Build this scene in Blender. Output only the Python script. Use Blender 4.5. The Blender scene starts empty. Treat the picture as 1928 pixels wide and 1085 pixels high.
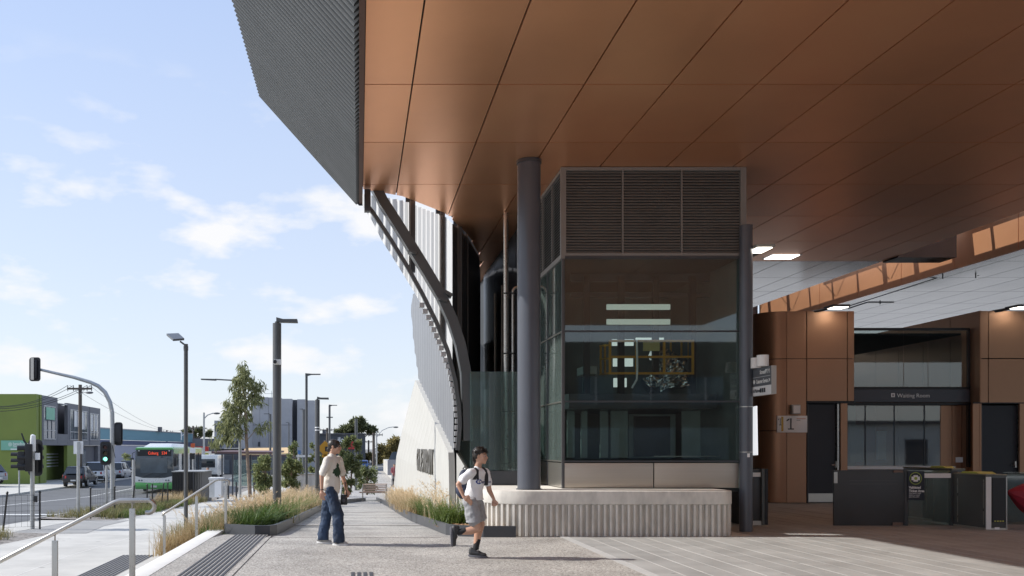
import bpy, bmesh, math, random
from mathutils import Vector, Matrix
import numpy as np
random.seed(7)
S = bpy.context.scene
COL = S.collection
# ---------------------------------------------------------------- camera, sky, sun, exposure
F = 1710.0; CX = 676.0; CY = 842.0; EYE = 1.5
cd = bpy.data.cameras.new('camera'); cam = bpy.data.objects.new('camera', cd); COL.objects.link(cam)
cam.location = (0, 0, EYE); cam.rotation_euler = (math.pi/2, 0, 0)
cd.sensor_width = 36; cd.sensor_fit = 'HORIZONTAL'; cd.lens = 36*F/1928
cd.shift_x = (964-CX)/1928; cd.shift_y = (CY-542.5)/1928
cd.clip_start = .1; cd.clip_end = 3000
S.camera = cam
S.view_settings.view_transform = 'Standard'; S.view_settings.look = 'None'
S.view_settings.exposure = 0.68; S.view_settings.gamma = 1.0; S.view_settings.use_curve_mapping = False
SUNV = Vector((-1, .11, .75)).normalized()
SUN_EL = math.asin(SUNV.z); SUN_ROT = math.atan2(SUNV.x, SUNV.y)
W = bpy.data.worlds.new('World'); S.world = W; W.use_nodes = True
nt = W.node_tree; nt.nodes.clear()
def N(t, ty, **kw):
    n = t.nodes.new(ty)
    for k, v in kw.items(): setattr(n, k, v)
    return n
out = N(nt, 'ShaderNodeOutputWorld'); bg = N(nt, 'ShaderNodeBackground'); bg.inputs[1].default_value = .15
sky = N(nt, 'ShaderNodeTexSky', sky_type='NISHITA', sun_disc=False, sun_elevation=SUN_EL, sun_rotation=SUN_ROT)
sky.altitude = 50; sky.air_density = 1.0; sky.dust_density = .8; sky.ozone_density = 1.5
tc = N(nt, 'ShaderNodeTexCoord'); mp = N(nt, 'ShaderNodeMapping'); mp.inputs['Scale'].default_value = (8.5, 8.5, 21)
mp.inputs['Location'].default_value = (1.2, .4, 2.1)
no = N(nt, 'ShaderNodeTexNoise'); no.inputs['Scale'].default_value = 1.0; no.inputs['Detail'].default_value = 7; no.inputs['Roughness'].default_value = .52
rp = N(nt, 'ShaderNodeValToRGB'); rp.color_ramp.elements[0].position = .525; rp.color_ramp.elements[1].position = .65
mx = N(nt, 'ShaderNodeMix', data_type='RGBA'); mx.inputs['B'].default_value = (4.1, 4.1, 4.15, 1)
# cloud cover thins out with height; pale veil near the horizon
sp = N(nt, 'ShaderNodeSeparateXYZ')
mr = N(nt, 'ShaderNodeMapRange'); mr.inputs['From Min'].default_value = .24; mr.inputs['From Max'].default_value = .40; mr.inputs['To Min'].default_value = .95; mr.inputs['To Max'].default_value = .0
mu = N(nt, 'ShaderNodeMath', operation='MULTIPLY')
veil = N(nt, 'ShaderNodeMapRange'); veil.inputs['From Min'].default_value = -.02; veil.inputs['From Max'].default_value = .5; veil.inputs['To Min'].default_value = .85; veil.inputs['To Max'].default_value = .72
vm = N(nt, 'ShaderNodeMix', data_type='RGBA'); vm.inputs['B'].default_value = (3.6, 4.25, 5.3, 1)
vc = N(nt, 'ShaderNodeValToRGB'); vc.color_ramp.elements[0].color = (.435, .46, .50, 1); vc.color_ramp.elements[1].color = (.285, .355, .52, 1); vc.color_ramp.elements[1].position = .5
vs_ = N(nt, 'ShaderNodeVectorMath', operation='SCALE'); vs_.inputs['Scale'].default_value = 7.75
L = nt.links.new
L(tc.outputs['Generated'], mp.inputs[0]); L(mp.outputs[0], no.inputs['Vector']); L(no.outputs['Fac'], rp.inputs[0])
L(tc.outputs['Generated'], sp.inputs[0]); L(sp.outputs['Z'], mr.inputs['Value']); L(sp.outputs['Z'], veil.inputs['Value'])
L(rp.outputs[0], mu.inputs[0]); L(mr.outputs[0], mu.inputs[1]); L(mu.outputs[0], mx.inputs['Factor'])
L(sp.outputs['Z'], vc.inputs[0]); L(vc.outputs[0], vs_.inputs[0]); L(vs_.outputs[0], vm.inputs['B'])
L(veil.outputs[0], vm.inputs['Factor']); L(sky.outputs[0], vm.inputs['A'])
L(vm.outputs['Result'], mx.inputs['A']); L(mx.outputs['Result'], bg.inputs[0]); L(bg.outputs[0], out.inputs[0])
sd = bpy.data.lights.new('sun', 'SUN'); sd.energy = 3.25; sd.angle = math.radians(.53); sd.color = (1, .965, .90)
so = bpy.data.objects.new('sun', sd); COL.objects.link(so); so.rotation_euler = SUNV.to_track_quat('Z', 'Y').to_euler()

# ---------------------------------------------------------------- helpers
def P(px, py, Y): return Vector(((px-CX)*Y/F, Y, EYE+(CY-py)*Y/F))
def XP(px, Y): return (px-CX)*Y/F
def ZP(py, Y): return EYE+(CY-py)*Y/F
def zs(Y): return -.55-.025*min(max(Y-17, 0), 38)
def zp(Y): return -1.45*min(max(Y-15, 0), 35)/35
def tag(o, label=None, cat=None, group=None, kind=None):
    for k, v in (('label', label), ('category', cat), ('group', group), ('kind', kind)):
        if v: o[k] = v
    return o
def thing(name, label, cat, loc=(0, 0, 0), group=None):
    o = bpy.data.objects.new(name, None); COL.objects.link(o); o.location = loc; o.empty_display_size = .2
    return tag(o, label, cat, group)
def link(name, me, mat=None, parent=None, loc=None):
    o = bpy.data.objects.new(name, me); COL.objects.link(o)
    if mat and not me.materials: me.materials.append(mat)
    base = Vector(loc) if loc else Vector((0, 0, 0))
    if parent:
        o.parent = parent
        if parent.type == 'EMPTY': base = base-Vector(parent.location)
        else: base = base-sum((Vector(q.location) for q in chain(parent)), Vector((0, 0, 0)))
    o.location = base
    return o
def chain(o):
    r = []
    while o: r.append(o); o = o.parent
    return r
def copy_tree(o, parent=None):
    c = o.copy(); COL.objects.link(c)
    if parent: c.parent = parent
    for ch in list(o.children): copy_tree(ch, c)
    return c
class MB:
    def __init__(s): s.v = []; s.f = []
    def add(s, vs, fs):
        b = len(s.v); s.v += [tuple(v) for v in vs]; s.f += [tuple(i+b for i in f) for f in fs]; return s
    def box(s, x0, x1, y0, y1, z0, z1):
        return s.add([(x0,y0,z0),(x1,y0,z0),(x1,y1,z0),(x0,y1,z0),(x0,y0,z1),(x1,y0,z1),(x1,y1,z1),(x0,y1,z1)],
                     [(0,3,2,1),(4,5,6,7),(0,1,5,4),(1,2,6,5),(2,3,7,6),(3,0,4,7)])
    def quad(s, a, b, c, d): return s.add([a, b, c, d], [(0,1,2,3)])
    def prism(s, pts, vec):                      # polygon (3D points) swept along vec
        n = len(pts); v = [Vector(p) for p in pts]; w = [p+Vector(vec) for p in v]
        return s.add(v+w, [tuple(range(n))[::-1], tuple(range(n, 2*n))]+[(i, (i+1) % n, n+(i+1) % n, n+i) for i in range(n)])
    def tube(s, pts, rad, n=8, cap=True):
        pts = [Vector(p) for p in pts]; m = len(pts)
        if not isinstance(rad, (list, tuple)): rad = [rad]*m
        up = None; rings = []
        for i, p in enumerate(pts):
            d = (pts[min(i+1, m-1)]-pts[max(i-1, 0)]).normalized()
            if up is None: up = Vector((0, 0, 1)) if abs(d.z) < .9 else Vector((1, 0, 0))
            a = d.cross(up).normalized(); b = a.cross(d).normalized(); up = b
            rings.append([p+(a*math.cos(t)+b*math.sin(t))*rad[i] for t in [2*math.pi*k/n for k in range(n)]])
        vs = [q for r in rings for q in r]
        fs = [(i*n+k, i*n+(k+1) % n, (i+1)*n+(k+1) % n, (i+1)*n+k) for i in range(m-1) for k in range(n)]
        if cap: fs += [tuple(range(n))[::-1], tuple(range((m-1)*n, m*n))]
        return s.add(vs, fs)
    def cyl(s, x, y, z0, z1, r, n=24, r2=None): return s.tube([(x, y, z0), (x, y, z1)], [r, r if r2 is None else r2], n)
    def ball(s, c, r, n=10, m=7):
        c = Vector(c); r = Vector(r) if hasattr(r, '__len__') else Vector((r, r, r)); vs = []
        for i in range(m+1):
            ph = math.pi*i/m
            for k in range(n):
                t = 2*math.pi*k/n; vs.append(c+Vector((math.sin(ph)*math.cos(t)*r.x, math.sin(ph)*math.sin(t)*r.y, -math.cos(ph)*r.z)))
        return s.add(vs, [(i*n+k, i*n+(k+1) % n, (i+1)*n+(k+1) % n, (i+1)*n+k) for i in range(m) for k in range(n)])
    def loft(s, rings, closed=True, cap=False):
        n = len(rings[0]); vs = [q for r in rings for q in r]; m = n if closed else n-1
        fs = [(i*n+k, i*n+(k+1) % n, (i+1)*n+(k+1) % n, (i+1)*n+k) for i in range(len(rings)-1) for k in range(m)]
        if cap: fs += [tuple(range(n))[::-1], tuple(range((len(rings)-1)*n, len(rings)*n))]
        return s.add(vs, fs)
    def mesh(s, name='mesh', smooth=False, bevel=0, fix=True):
        me = bpy.data.meshes.new(name); me.from_pydata(s.v, [], s.f); me.validate()
        if fix or bevel:
            bm = bmesh.new(); bm.from_mesh(me)
            if fix: bmesh.ops.recalc_face_normals(bm, faces=bm.faces)
            if bevel:
                eds = [e for e in bm.edges if len(e.link_faces) == 2 and e.calc_face_angle(0) > .5]
                bmesh.ops.bevel(bm, geom=eds, offset=bevel, segments=2, affect='EDGES', profile=.6)
            bm.to_mesh(me); bm.free()
        if smooth:
            me.polygons.foreach_set('use_smooth', [True]*len(me.polygons))
            if smooth != 'all': me.set_sharp_from_angle(angle=math.radians(40))
        me.update(); return me
    def build(s, name, mat, parent=None, smooth=False, bevel=0, loc=None, fix=True):
        return link(name, s.mesh(name, smooth, bevel, fix), mat, parent, loc)
def B(): return MB()
def box(name, mat, parent, x0, x1, y0, y1, z0, z1, bevel=0): return B().box(x0, x1, y0, y1, z0, z1).build(name, mat, parent, bevel=bevel, smooth=bool(bevel))
def pbox(name, mat, parent, px0, px1, py0, py1, Y, d, bevel=0):      # px rectangle standing at depth Y, thickness d going back
    return box(name, mat, parent, XP(px0, Y), XP(px1, Y), Y, Y+d, ZP(py1, Y), ZP(py0, Y), bevel)
def text(s, size, loc, rot, mat, name='lettering', parent=None, ext=.003, align='LEFT', sx=1.0, bold=0):
    cu = bpy.data.curves.new('txt', 'FONT'); cu.body = s; cu.size = size; cu.extrude = ext; cu.align_x = align; cu.offset = bold; cu.resolution_u = 3
    to = bpy.data.objects.new('txt', cu); COL.objects.link(to)
    me = bpy.data.meshes.new_from_object(to.evaluated_get(bpy.context.evaluated_depsgraph_get()))
    bpy.data.objects.remove(to); bpy.data.curves.remove(cu)
    R = rot if isinstance(rot, Matrix) else Matrix.Rotation(rot[2], 4, 'Z') @ Matrix.Rotation(rot[1], 4, 'Y') @ Matrix.Rotation(rot[0], 4, 'X')
    me.transform(Matrix.Translation(loc) @ R.to_4x4() @ Matrix.Diagonal((sx, 1, 1, 1)))
    me.materials.clear()
    return link(name, me, mat, parent)
FRONT = (math.pi/2, 0, 0)                    # text facing the camera
LEFTW = (math.pi/2, 0, -math.pi/2)           # text facing -X

# ---------------------------------------------------------------- materials
def M(name, col, rough=.6, metal=0., var=.12, vs=2.5, bump=0., bs=60, spec=.5, emit=None, estr=1, vz=None, orand=0, spots=0):
    m = bpy.data.materials.new(name); m.use_nodes = True; t = m.node_tree; b = t.nodes['Principled BSDF']
    b.inputs['Roughness'].default_value = rough; b.inputs['Metallic'].default_value = metal; b.inputs['Specular IOR Level'].default_value = spec
    g = N(t, 'ShaderNodeNewGeometry'); src = g.outputs['Position']
    if vz:
        q = N(t, 'ShaderNodeMapping'); q.inputs['Scale'].default_value = vz; t.links.new(src, q.inputs[0]); src = q.outputs[0]
    if var:
        n = N(t, 'ShaderNodeTexNoise'); n.inputs['Scale'].default_value = vs; n.inputs['Detail'].default_value = 6; n.inputs['Roughness'].default_value = .6
        t.links.new(src, n.inputs['Vector'])
        r = N(t, 'ShaderNodeValToRGB'); e = r.color_ramp.elements; e[0].position = .3; e[1].position = .7
        e[0].color = [c*(1-var) for c in col[:3]]+[1]; e[1].color = [min(c*(1+var), 1) for c in col[:3]]+[1]
        t.links.new(n.outputs['Fac'], r.inputs[0]); t.links.new(r.outputs[0], b.inputs['Base Color'])
        if orand:
            oi = N(t, 'ShaderNodeObjectInfo'); om = N(t, 'ShaderNodeMapRange'); om.inputs['To Min'].default_value = 1-orand; om.inputs['To Max'].default_value = 1+orand
            ov = N(t, 'ShaderNodeVectorMath', operation='SCALE'); t.links.new(oi.outputs['Random'], om.inputs['Value']); t.links.new(r.outputs[0], ov.inputs[0]); t.links.new(om.outputs[0], ov.inputs['Scale']); t.links.new(ov.outputs[0], b.inputs['Base Color'])
        if rough > .15 and var > .03:
            rr = N(t, 'ShaderNodeMapRange'); rr.inputs['To Min'].default_value = rough*.88; rr.inputs['To Max'].default_value = min(rough*1.12, 1)
            t.links.new(n.outputs['Fac'], rr.inputs['Value']); t.links.new(rr.outputs[0], b.inputs['Roughness'])
    else: b.inputs['Base Color'].default_value = list(col[:3])+[1]
    if spots:                                                # gum spots and small stains
        sv = N(t, 'ShaderNodeTexVoronoi'); sv.inputs['Scale'].default_value = spots; t.links.new(g.outputs['Position'], sv.inputs['Vector'])
        sr = N(t, 'ShaderNodeMapRange'); sr.inputs['From Min'].default_value = .05; sr.inputs['From Max'].default_value = .09; sr.inputs['To Min'].default_value = .62
        t.links.new(sv.outputs['Distance'], sr.inputs['Value']); lk = b.inputs['Base Color'].links[0].from_socket
        se = N(t, 'ShaderNodeVectorMath', operation='SCALE'); t.links.new(lk, se.inputs[0]); t.links.new(sr.outputs[0], se.inputs['Scale']); t.links.new(se.outputs[0], b.inputs['Base Color'])
    if bump:
        n2 = N(t, 'ShaderNodeTexNoise'); n2.inputs['Scale'].default_value = bs; n2.inputs['Detail'].default_value = 4
        t.links.new(src, n2.inputs['Vector'])
        bp = N(t, 'ShaderNodeBump'); bp.inputs['Strength'].default_value = bump; bp.inputs['Distance'].default_value = .02
        t.links.new(n2.outputs['Fac'], bp.inputs['Height']); t.links.new(bp.outputs[0], b.inputs['Normal'])
    if emit:
        b.inputs['Emission Color'].default_value = list(emit)+[1]; b.inputs['Emission Strength'].default_value = estr
    return m
def speckle(name, cols, scale, rough=.85, bump=.3, big=.14):         # exposed aggregate, gravel, bark mulch
    m = bpy.data.materials.new(name); m.use_nodes = True; t = m.node_tree; b = t.nodes['Principled BSDF']; b.inputs['Roughness'].default_value = rough
    g = N(t, 'ShaderNodeNewGeometry'); v = N(t, 'ShaderNodeTexVoronoi'); v.inputs['Scale'].default_value = scale
    t.links.new(g.outputs['Position'], v.inputs['Vector'])
    s = N(t, 'ShaderNodeSeparateColor'); t.links.new(v.outputs['Color'], s.inputs[0])
    r = N(t, 'ShaderNodeValToRGB'); e = r.color_ramp.elements
    for i, c in enumerate(cols):
        el = e[i] if i < 2 else e.new(.5)
        el.color = list(c)+[1]
    for i, el in enumerate(sorted(range(len(cols)))): pass
    n_ = len(cols)
    for i in range(n_): e[i].position = i/max(n_-1, 1)
    for i in range(n_): e[i].color = list(cols[i])+[1]
    t.links.new(s.outputs[0], r.inputs[0])
    n = N(t, 'ShaderNodeTexNoise'); n.inputs['Scale'].default_value = .9; n.inputs['Detail'].default_value = 7; t.links.new(g.outputs['Position'], n.inputs['Vector'])
    mr = N(t, 'ShaderNodeMapRange'); mr.inputs['From Min'].default_value = .3; mr.inputs['From Max'].default_value = .7; mr.inputs['To Min'].default_value = 1-big; mr.inputs['To Max'].default_value = 1+big
    t.links.new(n.outputs['Fac'], mr.inputs['Value'])
    h = N(t, 'ShaderNodeVectorMath', operation='SCALE'); t.links.new(r.outputs[0], h.inputs[0]); t.links.new(mr.outputs[0], h.inputs['Scale'])
    sv = N(t, 'ShaderNodeTexVoronoi'); sv.inputs['Scale'].default_value = 1.7; t.links.new(g.outputs['Position'], sv.inputs['Vector'])
    sr = N(t, 'ShaderNodeMapRange'); sr.inputs['From Min'].default_value = .04; sr.inputs['From Max'].default_value = .08; sr.inputs['To Min'].default_value = .6
    se = N(t, 'ShaderNodeVectorMath', operation='SCALE'); t.links.new(sv.outputs['Distance'], sr.inputs['Value']); t.links.new(h.outputs[0], se.inputs[0]); t.links.new(sr.outputs[0], se.inputs['Scale'])
    t.links.new(se.outputs[0], b.inputs['Base Color'])
    bp = N(t, 'ShaderNodeBump'); bp.inputs['Strength'].default_value = bump; bp.inputs['Distance'].default_value = .01
    t.links.new(v.outputs['Distance'], bp.inputs['Height']); bp.invert = True; t.links.new(bp.outputs[0], b.inputs['Normal'])
    return m
def glass(name, tint, refl=.06, rough=.02, film=0):
    m = bpy.data.materials.new(name); m.use_nodes = True; t = m.node_tree; t.nodes.remove(t.nodes['Principled BSDF'])
    o = t.nodes['Material Output']; lw = N(t, 'ShaderNodeLayerWeight'); lw.inputs['Blend'].default_value = .5
    p = N(t, 'ShaderNodeMath', operation='POWER'); p.inputs[1].default_value = 4.0; t.links.new(lw.outputs['Facing'], p.inputs[0])
    ma = N(t, 'ShaderNodeMath', operation='MULTIPLY_ADD'); ma.inputs[1].default_value = 1-refl; ma.inputs[2].default_value = refl; t.links.new(p.outputs[0], ma.inputs[0])
    n = N(t, 'ShaderNodeTexNoise'); n.inputs['Scale'].default_value = .8; g = N(t, 'ShaderNodeNewGeometry'); t.links.new(g.outputs['Position'], n.inputs['Vector'])
    bp = N(t, 'ShaderNodeBump'); bp.inputs['Strength'].default_value = .04; t.links.new(n.outputs['Fac'], bp.inputs['Height'])
    tr = N(t, 'ShaderNodeBsdfTransparent'); tr.inputs[0].default_value = list(tint)+[1]
    gl = N(t, 'ShaderNodeBsdfGlossy'); gl.inputs['Roughness'].default_value = rough; t.links.new(bp.outputs[0], gl.inputs['Normal'])
    mx = N(t, 'ShaderNodeMixShader'); t.links.new(ma.outputs[0], mx.inputs[0]); t.links.new(tr.outputs[0], mx.inputs[1]); t.links.new(gl.outputs[0], mx.inputs[2])
    if film:                                                # thin film of dust that catches sunlight
        df = N(t, 'ShaderNodeBsdfDiffuse'); df.inputs[0].default_value = (.50, .60, .57, 1); tl = N(t, 'ShaderNodeBsdfTranslucent'); tl.inputs[0].default_value = (.50, .60, .57, 1)
        m2 = N(t, 'ShaderNodeMixShader'); t.links.new(df.outputs[0], m2.inputs[1]); t.links.new(tl.outputs[0], m2.inputs[2])
        m3 = N(t, 'ShaderNodeMixShader'); m3.inputs[0].default_value = film; t.links.new(mx.outputs[0], m3.inputs[1]); t.links.new(m2.outputs[0], m3.inputs[2]); mx = m3
    t.links.new(mx.outputs[0], o.inputs[0]); return m
def leafmat(name, c1, c2, trans=.35):
    m = bpy.data.materials.new(name); m.use_nodes = True; t = m.node_tree; b = t.nodes['Principled BSDF']; b.inputs['Roughness'].default_value = .55; b.inputs['Specular IOR Level'].default_value = .35
    g = N(t, 'ShaderNodeNewGeometry'); r = N(t, 'ShaderNodeValToRGB'); e = r.color_ramp.elements; e[0].color = list(c1)+[1]; e[1].color = list(c2)+[1]
    t.links.new(g.outputs['Random Per Island'], r.inputs[0]); t.links.new(r.outputs[0], b.inputs['Base Color'])
    tr = N(t, 'ShaderNodeBsdfTranslucent'); t.links.new(r.outputs[0], tr.inputs[0])
    mx = N(t, 'ShaderNodeMixShader'); mx.inputs[0].default_value = trans; o = t.nodes['Material Output']
    t.links.new(b.outputs[0], mx.inputs[1]); t.links.new(tr.outputs[0], mx.inputs[2]); t.links.new(mx.outputs[0], o.inputs[0]); return m
def brushed(name, col, rough=.35, metal=.9, aniso=(.25, .25, 30)):    # satin metal with fine streaks
    return M(name, col, rough, metal, var=.05, vs=3, bump=.02, bs=8, vz=aniso)

m_copper = M('copper anodised panel', (.97, .48, .255), .34, .80, orand=.05, var=.05, vs=.6, bump=.05, bs=.9)
m_brown = M('bronze wall panel', (.42, .235, .145), .40, .65, orand=.06, var=.06, vs=.7, bump=.03, bs=1.2)
m_greysoff = M('aluminium soffit and reflection grey', (.37, .37, .38), .24, .8, orand=.06, var=.05, vs=.8, bump=.05, bs=1.0)
m_joint = M('dark joint', (.03, .025, .022), .8, var=0)
m_fascia = M('dark grey corrugated steel', (.19, .195, .195), .42, .3, var=.1, vs=1.2)
m_char = M('charcoal paint', (.055, .058, .066), .38, var=.12, vs=2)
m_slate = M('slate blue column paint', (.088, .095, .115), .3, .1, var=.06, vs=1.5)
m_arch = M('steel rib paint', (.085, .088, .09), .4, .1, var=.08, vs=1.5)
m_louv = M('louvre blade', (.25, .243, .235), .45, .25, var=.06)
m_black = M('black satin', (.018, .018, .02), .42, var=.1)
m_dark = M('dark interior', (.03, .032, .034), .6, var=.15)
m_steel = brushed('brushed stainless', (.62, .585, .53), .3)
m_steel2 = brushed('stainless rail', (.46, .435, .40), .28, aniso=(3, 3, 3))
m_white = M('white paint', (.78, .78, .77), .45, var=.03)
m_conc_w = M('pale precast concrete', (.465, .458, .43), .75, var=.06, vs=1.1, bump=.12, bs=90, vz=(6, 6, .5))
m_conc = M('grey precast concrete', (.62, .59, .54), .8, var=.17, vs=3.0, bump=.15, bs=60, vz=(2.2, 2.2, .9))
m_path = M('footpath concrete', (.50, .485, .45), .85, spots=1.3, var=.14, vs=.9, bump=.12, bs=70)
m_kerb = M('kerb concrete', (.52, .505, .47), .85, var=.1, vs=2)
m_asph = M('asphalt', (.115, .117, .12), .85, var=.2, vs=.7, bump=.15, bs=50)
m_line = M('road marking', (.74, .74, .72), .7, var=.12, vs=4)
m_agg = speckle('exposed aggregate', big=.24, cols= [(.14, .13, .12), (.28, .262, .238), (.36, .336, .306), (.41, .39, .36), (.56, .54, .51)], scale=66)
m_gravel = speckle('gravel verge', [(.12, .10, .085), (.26, .235, .21), (.36, .33, .30)], 16)
m_mulch = speckle('bark mulch', [(.11, .06, .03), (.26, .15, .08), (.40, .26, .15)], 22, bump=.6)
m_soil = speckle('planter soil', [(.05, .035, .025), (.12, .09, .06), (.2, .16, .11)], 20)
m_tact = M('tactile bar rubber', (.05, .05, .055), .6, var=.15, vs=9)
m_groundm = M('street ground', (.20, .195, .18), .9, var=.2, vs=.15)
m_glass = glass('green tinted glazing', (.72, .82, .80), .10, film=.13)
m_glassd = glass('smoked glazing', (.80, .86, .84), .08)
m_skin = M('skin', (.50, .285, .195), .5, var=.06, vs=14)
# ================================================================ GROUND, ROAD, PATHS
def sheet(name, xs_fn, Ys, zfn, mat, kind='structure', smooth=False):
    """ribbon following the fall of the street: xs_fn(Y) -> (x0, x1)"""
    m = B(); r = []
    for Y in Ys:
        x0, x1 = xs_fn(Y); r.append([(x0, Y, zfn(Y, 0) if zfn.__code__.co_argcount > 1 else zfn(Y)), (x1, Y, zfn(Y, 1) if zfn.__code__.co_argcount > 1 else zfn(Y))])
    m.loft(r, closed=False); o = m.build(name, mat, fix=False); tag(o, kind=kind); return o
YS = [-40, 0, 10, 17, 22, 28, 34, 40, 47, 55, 80, 120, 200, 1200]
sheet('ground', lambda Y: (-700, 700), YS, lambda Y: zs(Y)-.05, m_groundm)
kx = lambda Y: -10.4-.03*(Y-30); fx = lambda Y: -21.4-.012*(Y-50)
road = sheet('road', lambda Y: (fx(Y), kx(Y)), [2, 10, 17, 22, 28, 34, 40, 47, 55, 80, 120, 200], lambda Y: zs(Y)-.012, m_asph)
sheet('cross_street', lambda Y: (-120, 60), [112, 126], lambda Y: zs(Y)-.006, m_asph)
sheet('side_street', lambda Y: (-60, fx(Y)), [34, 40, 47, 52], lambda Y: zs(Y)-.016, m_asph)
for nm, x0f, x1f, Y0, Y1 in (('lane_line', lambda Y: -16.25-.012*(Y-40), lambda Y: -16.12-.012*(Y-40), 16, 95),):
    sheet(nm, lambda Y: (x0f(Y), x1f(Y)), [Y0, 22, 28, 34, 40, 47, 55, Y1], lambda Y: zs(Y)-.006, m_line)
sheet('stop_line', lambda Y: (-16.0, -10.75), [32.9, 33.4], lambda Y: zs(Y)-.006, m_line)
sheet('stop_line', lambda Y: (-12.6, -11.0), [61.9, 62.3], lambda Y: zs(Y)-.006, m_line)
kb = B()
for x0, x1, ys in ((0, .16, [28.6, 31, 34, 40, 47, 55, 70, 100]), (0, .16, [4, 17, 23.6])):
    kb.loft([[(kx(Y)+x0, Y, zs(Y)-.08), (kx(Y)+x0, Y, zs(Y)+.09), (kx(Y)+x1, Y, zs(Y)+.1), (kx(Y)+x1, Y, zs(Y)-.05)] for Y in ys], closed=False)
tag(kb.build('kerb', m_kerb), kind='structure')
kb = B().loft([[(fx(Y), Y, zs(Y)-.1), (fx(Y), Y, zs(Y)+.1), (fx(Y)-.18, Y, zs(Y)+.11), (fx(Y)-.2, Y, zs(Y)-.05)] for Y in [52, 56, 62, 70, 100, 140]], closed=False)
tag(kb.build('kerb', m_kerb), kind='structure')
sheet('far_footpath', lambda Y: (fx(Y)-9, fx(Y)-.18), [52, 56, 62, 66, 100, 140], lambda Y: zs(Y)+.1, m_path)
FP = [2, 8, 12, 17, 20, 24, 28, 32, 36, 40, 47, 55, 70]
sheet('footpath', lambda Y: (-7.72, -3.3 if Y > 17.5 else -2.9), FP, lambda Y: zs(Y)+.012, m_path)
sheet('verge', lambda Y: (kx(Y)+.15, -7.66), [2, 8, 17, 23], lambda Y, k: zs(Y)+(.075 if k == 0 else .008), m_gravel)
sheet('verge', lambda Y: (kx(Y)+.15, -7.66), [28.9, 34, 40, 47, 55, 66], lambda Y, k: zs(Y)+(.075 if k == 0 else .008), m_gravel)
sheet('crossing_ramp', lambda Y: (kx(Y)-.0, -8.9), [23, 26, 28.9], lambda Y: zs(Y)+.022, m_path)
sheet('crossing_apron', lambda Y: (-8.95, -6.9 if Y < 26 else -7.3), [23, 26, 28.9], lambda Y: zs(Y)+.018, M('asphalt path', (.30, .295, .285), .9, var=.15, vs=2, bump=.1))
# saw-cut joints of the footpath
j = B()
for Y in np.arange(9, 60, 3.4): j.box(-7.7, -3.35, Y, Y+.012, zs(Y)+.006, zs(Y)+.0135)
for Y0, Y1 in zip(FP[:-1], FP[1:]):
    j.loft([[(-5.45, Y, zs(Y)+.014), (-5.43, Y, zs(Y)+.014)] for Y in (Y0, Y1)], closed=False)
tag(j.build('footpath_joint', M('pale joint', (.70, .68, .64), .8, var=.05), fix=False), kind='structure')
# plaza of exposed aggregate, then the path that falls away between the planters
pz = B()
pz.box(-2.66, 3.37, -12, 15.0, -.6, 0)
tag(pz.build('plaza', m_agg), kind='structure')
pY = [15, 18, 21, 25, 30, 35, 40, 45, 50, 56, 112]
sheet('path', lambda Y: ((-2.66, 6.4) if Y < 15.2 else (-2.3, 3.0) if Y < 18.5 else (-1.8, 2.0) if Y < 45 else (-3.0, 6)), pY, lambda Y: zp(Y)-(.003 if Y > 15.1 else 0), m_agg)
jn = B()
for Y in (15.02, 19.6, 24, 29): jn.box(-1.5, 1.35, Y, Y+.014, zp(Y)-.02, zp(Y)+.003)
jn.box(-1.48, -1.465, 6, 15.5, -.01, .003)
tag(jn.build('path_joint', m_joint, fix=False), kind='structure')
dr = thing('drain_grate', 'small dark slotted drain cover set in the aggregate plaza near the front of the photo', 'drain', (XP(680, 10.7), 10.7, 0))
for k in range(4): box('grate_bar', m_tact, dr, XP(661+k*11.5, 10.7), XP(668+k*11.5, 10.7), 10.3, 10.86, .0, .006)
# paving of long stone strips: each strip a piece
pav = box('paving', M('paving bed joint', (.60, .585, .54), .85, var=.08), None, 3.36, 40, -12, 26, -.3, -.004); tag(pav, kind='structure')
m_pave = M('stone paver', (.325, .322, .312), .8, spots=1.9, orand=.07, var=.18, vs=1.6, bump=.08, bs=45)
pm = {}
def strip(w, y0, y1):
    k = (round(w, 3), y0, y1)
    if k not in pm: pm[k] = B().box(0, w, y0, y1, -.05, .0).mesh('paver', bevel=.0); pm[k].materials.append(m_pave)
    return pm[k]
brd = box('border_stone', M('border stone', (.45, .45, .44), .8, var=.1, vs=2), pav, 3.36, 3.49, -12, 15.25, -.05, .001)
for k in range(64):
    w = .316; x = 3.50+k*w
    y1 = 15.26 if x < 6.5 else 25.6
    o = bpy.data.objects.new('paver', strip(w-.016, -9, y1)); COL.objects.link(o); o.parent = pav; o.location = (x, 0, random.uniform(-.0012, .0012))
box('border_stone', m_pave, pav, 23.73, 39.9, -9, 25.6, -.05, 0)
box('station_floor', M('station floor', (.16, .145, .13), .55, var=.12, vs=1.2), None, 2.2, 40, 26.0, 47, -.5, -.006)['kind'] = 'structure'
box('bounce_ground', m_path, None, 3.0, 70, 47.02, 112, -1.6, -.01)['kind'] = 'structure'  # pale ground added behind the station to brighten the soffit's reflection
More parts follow.
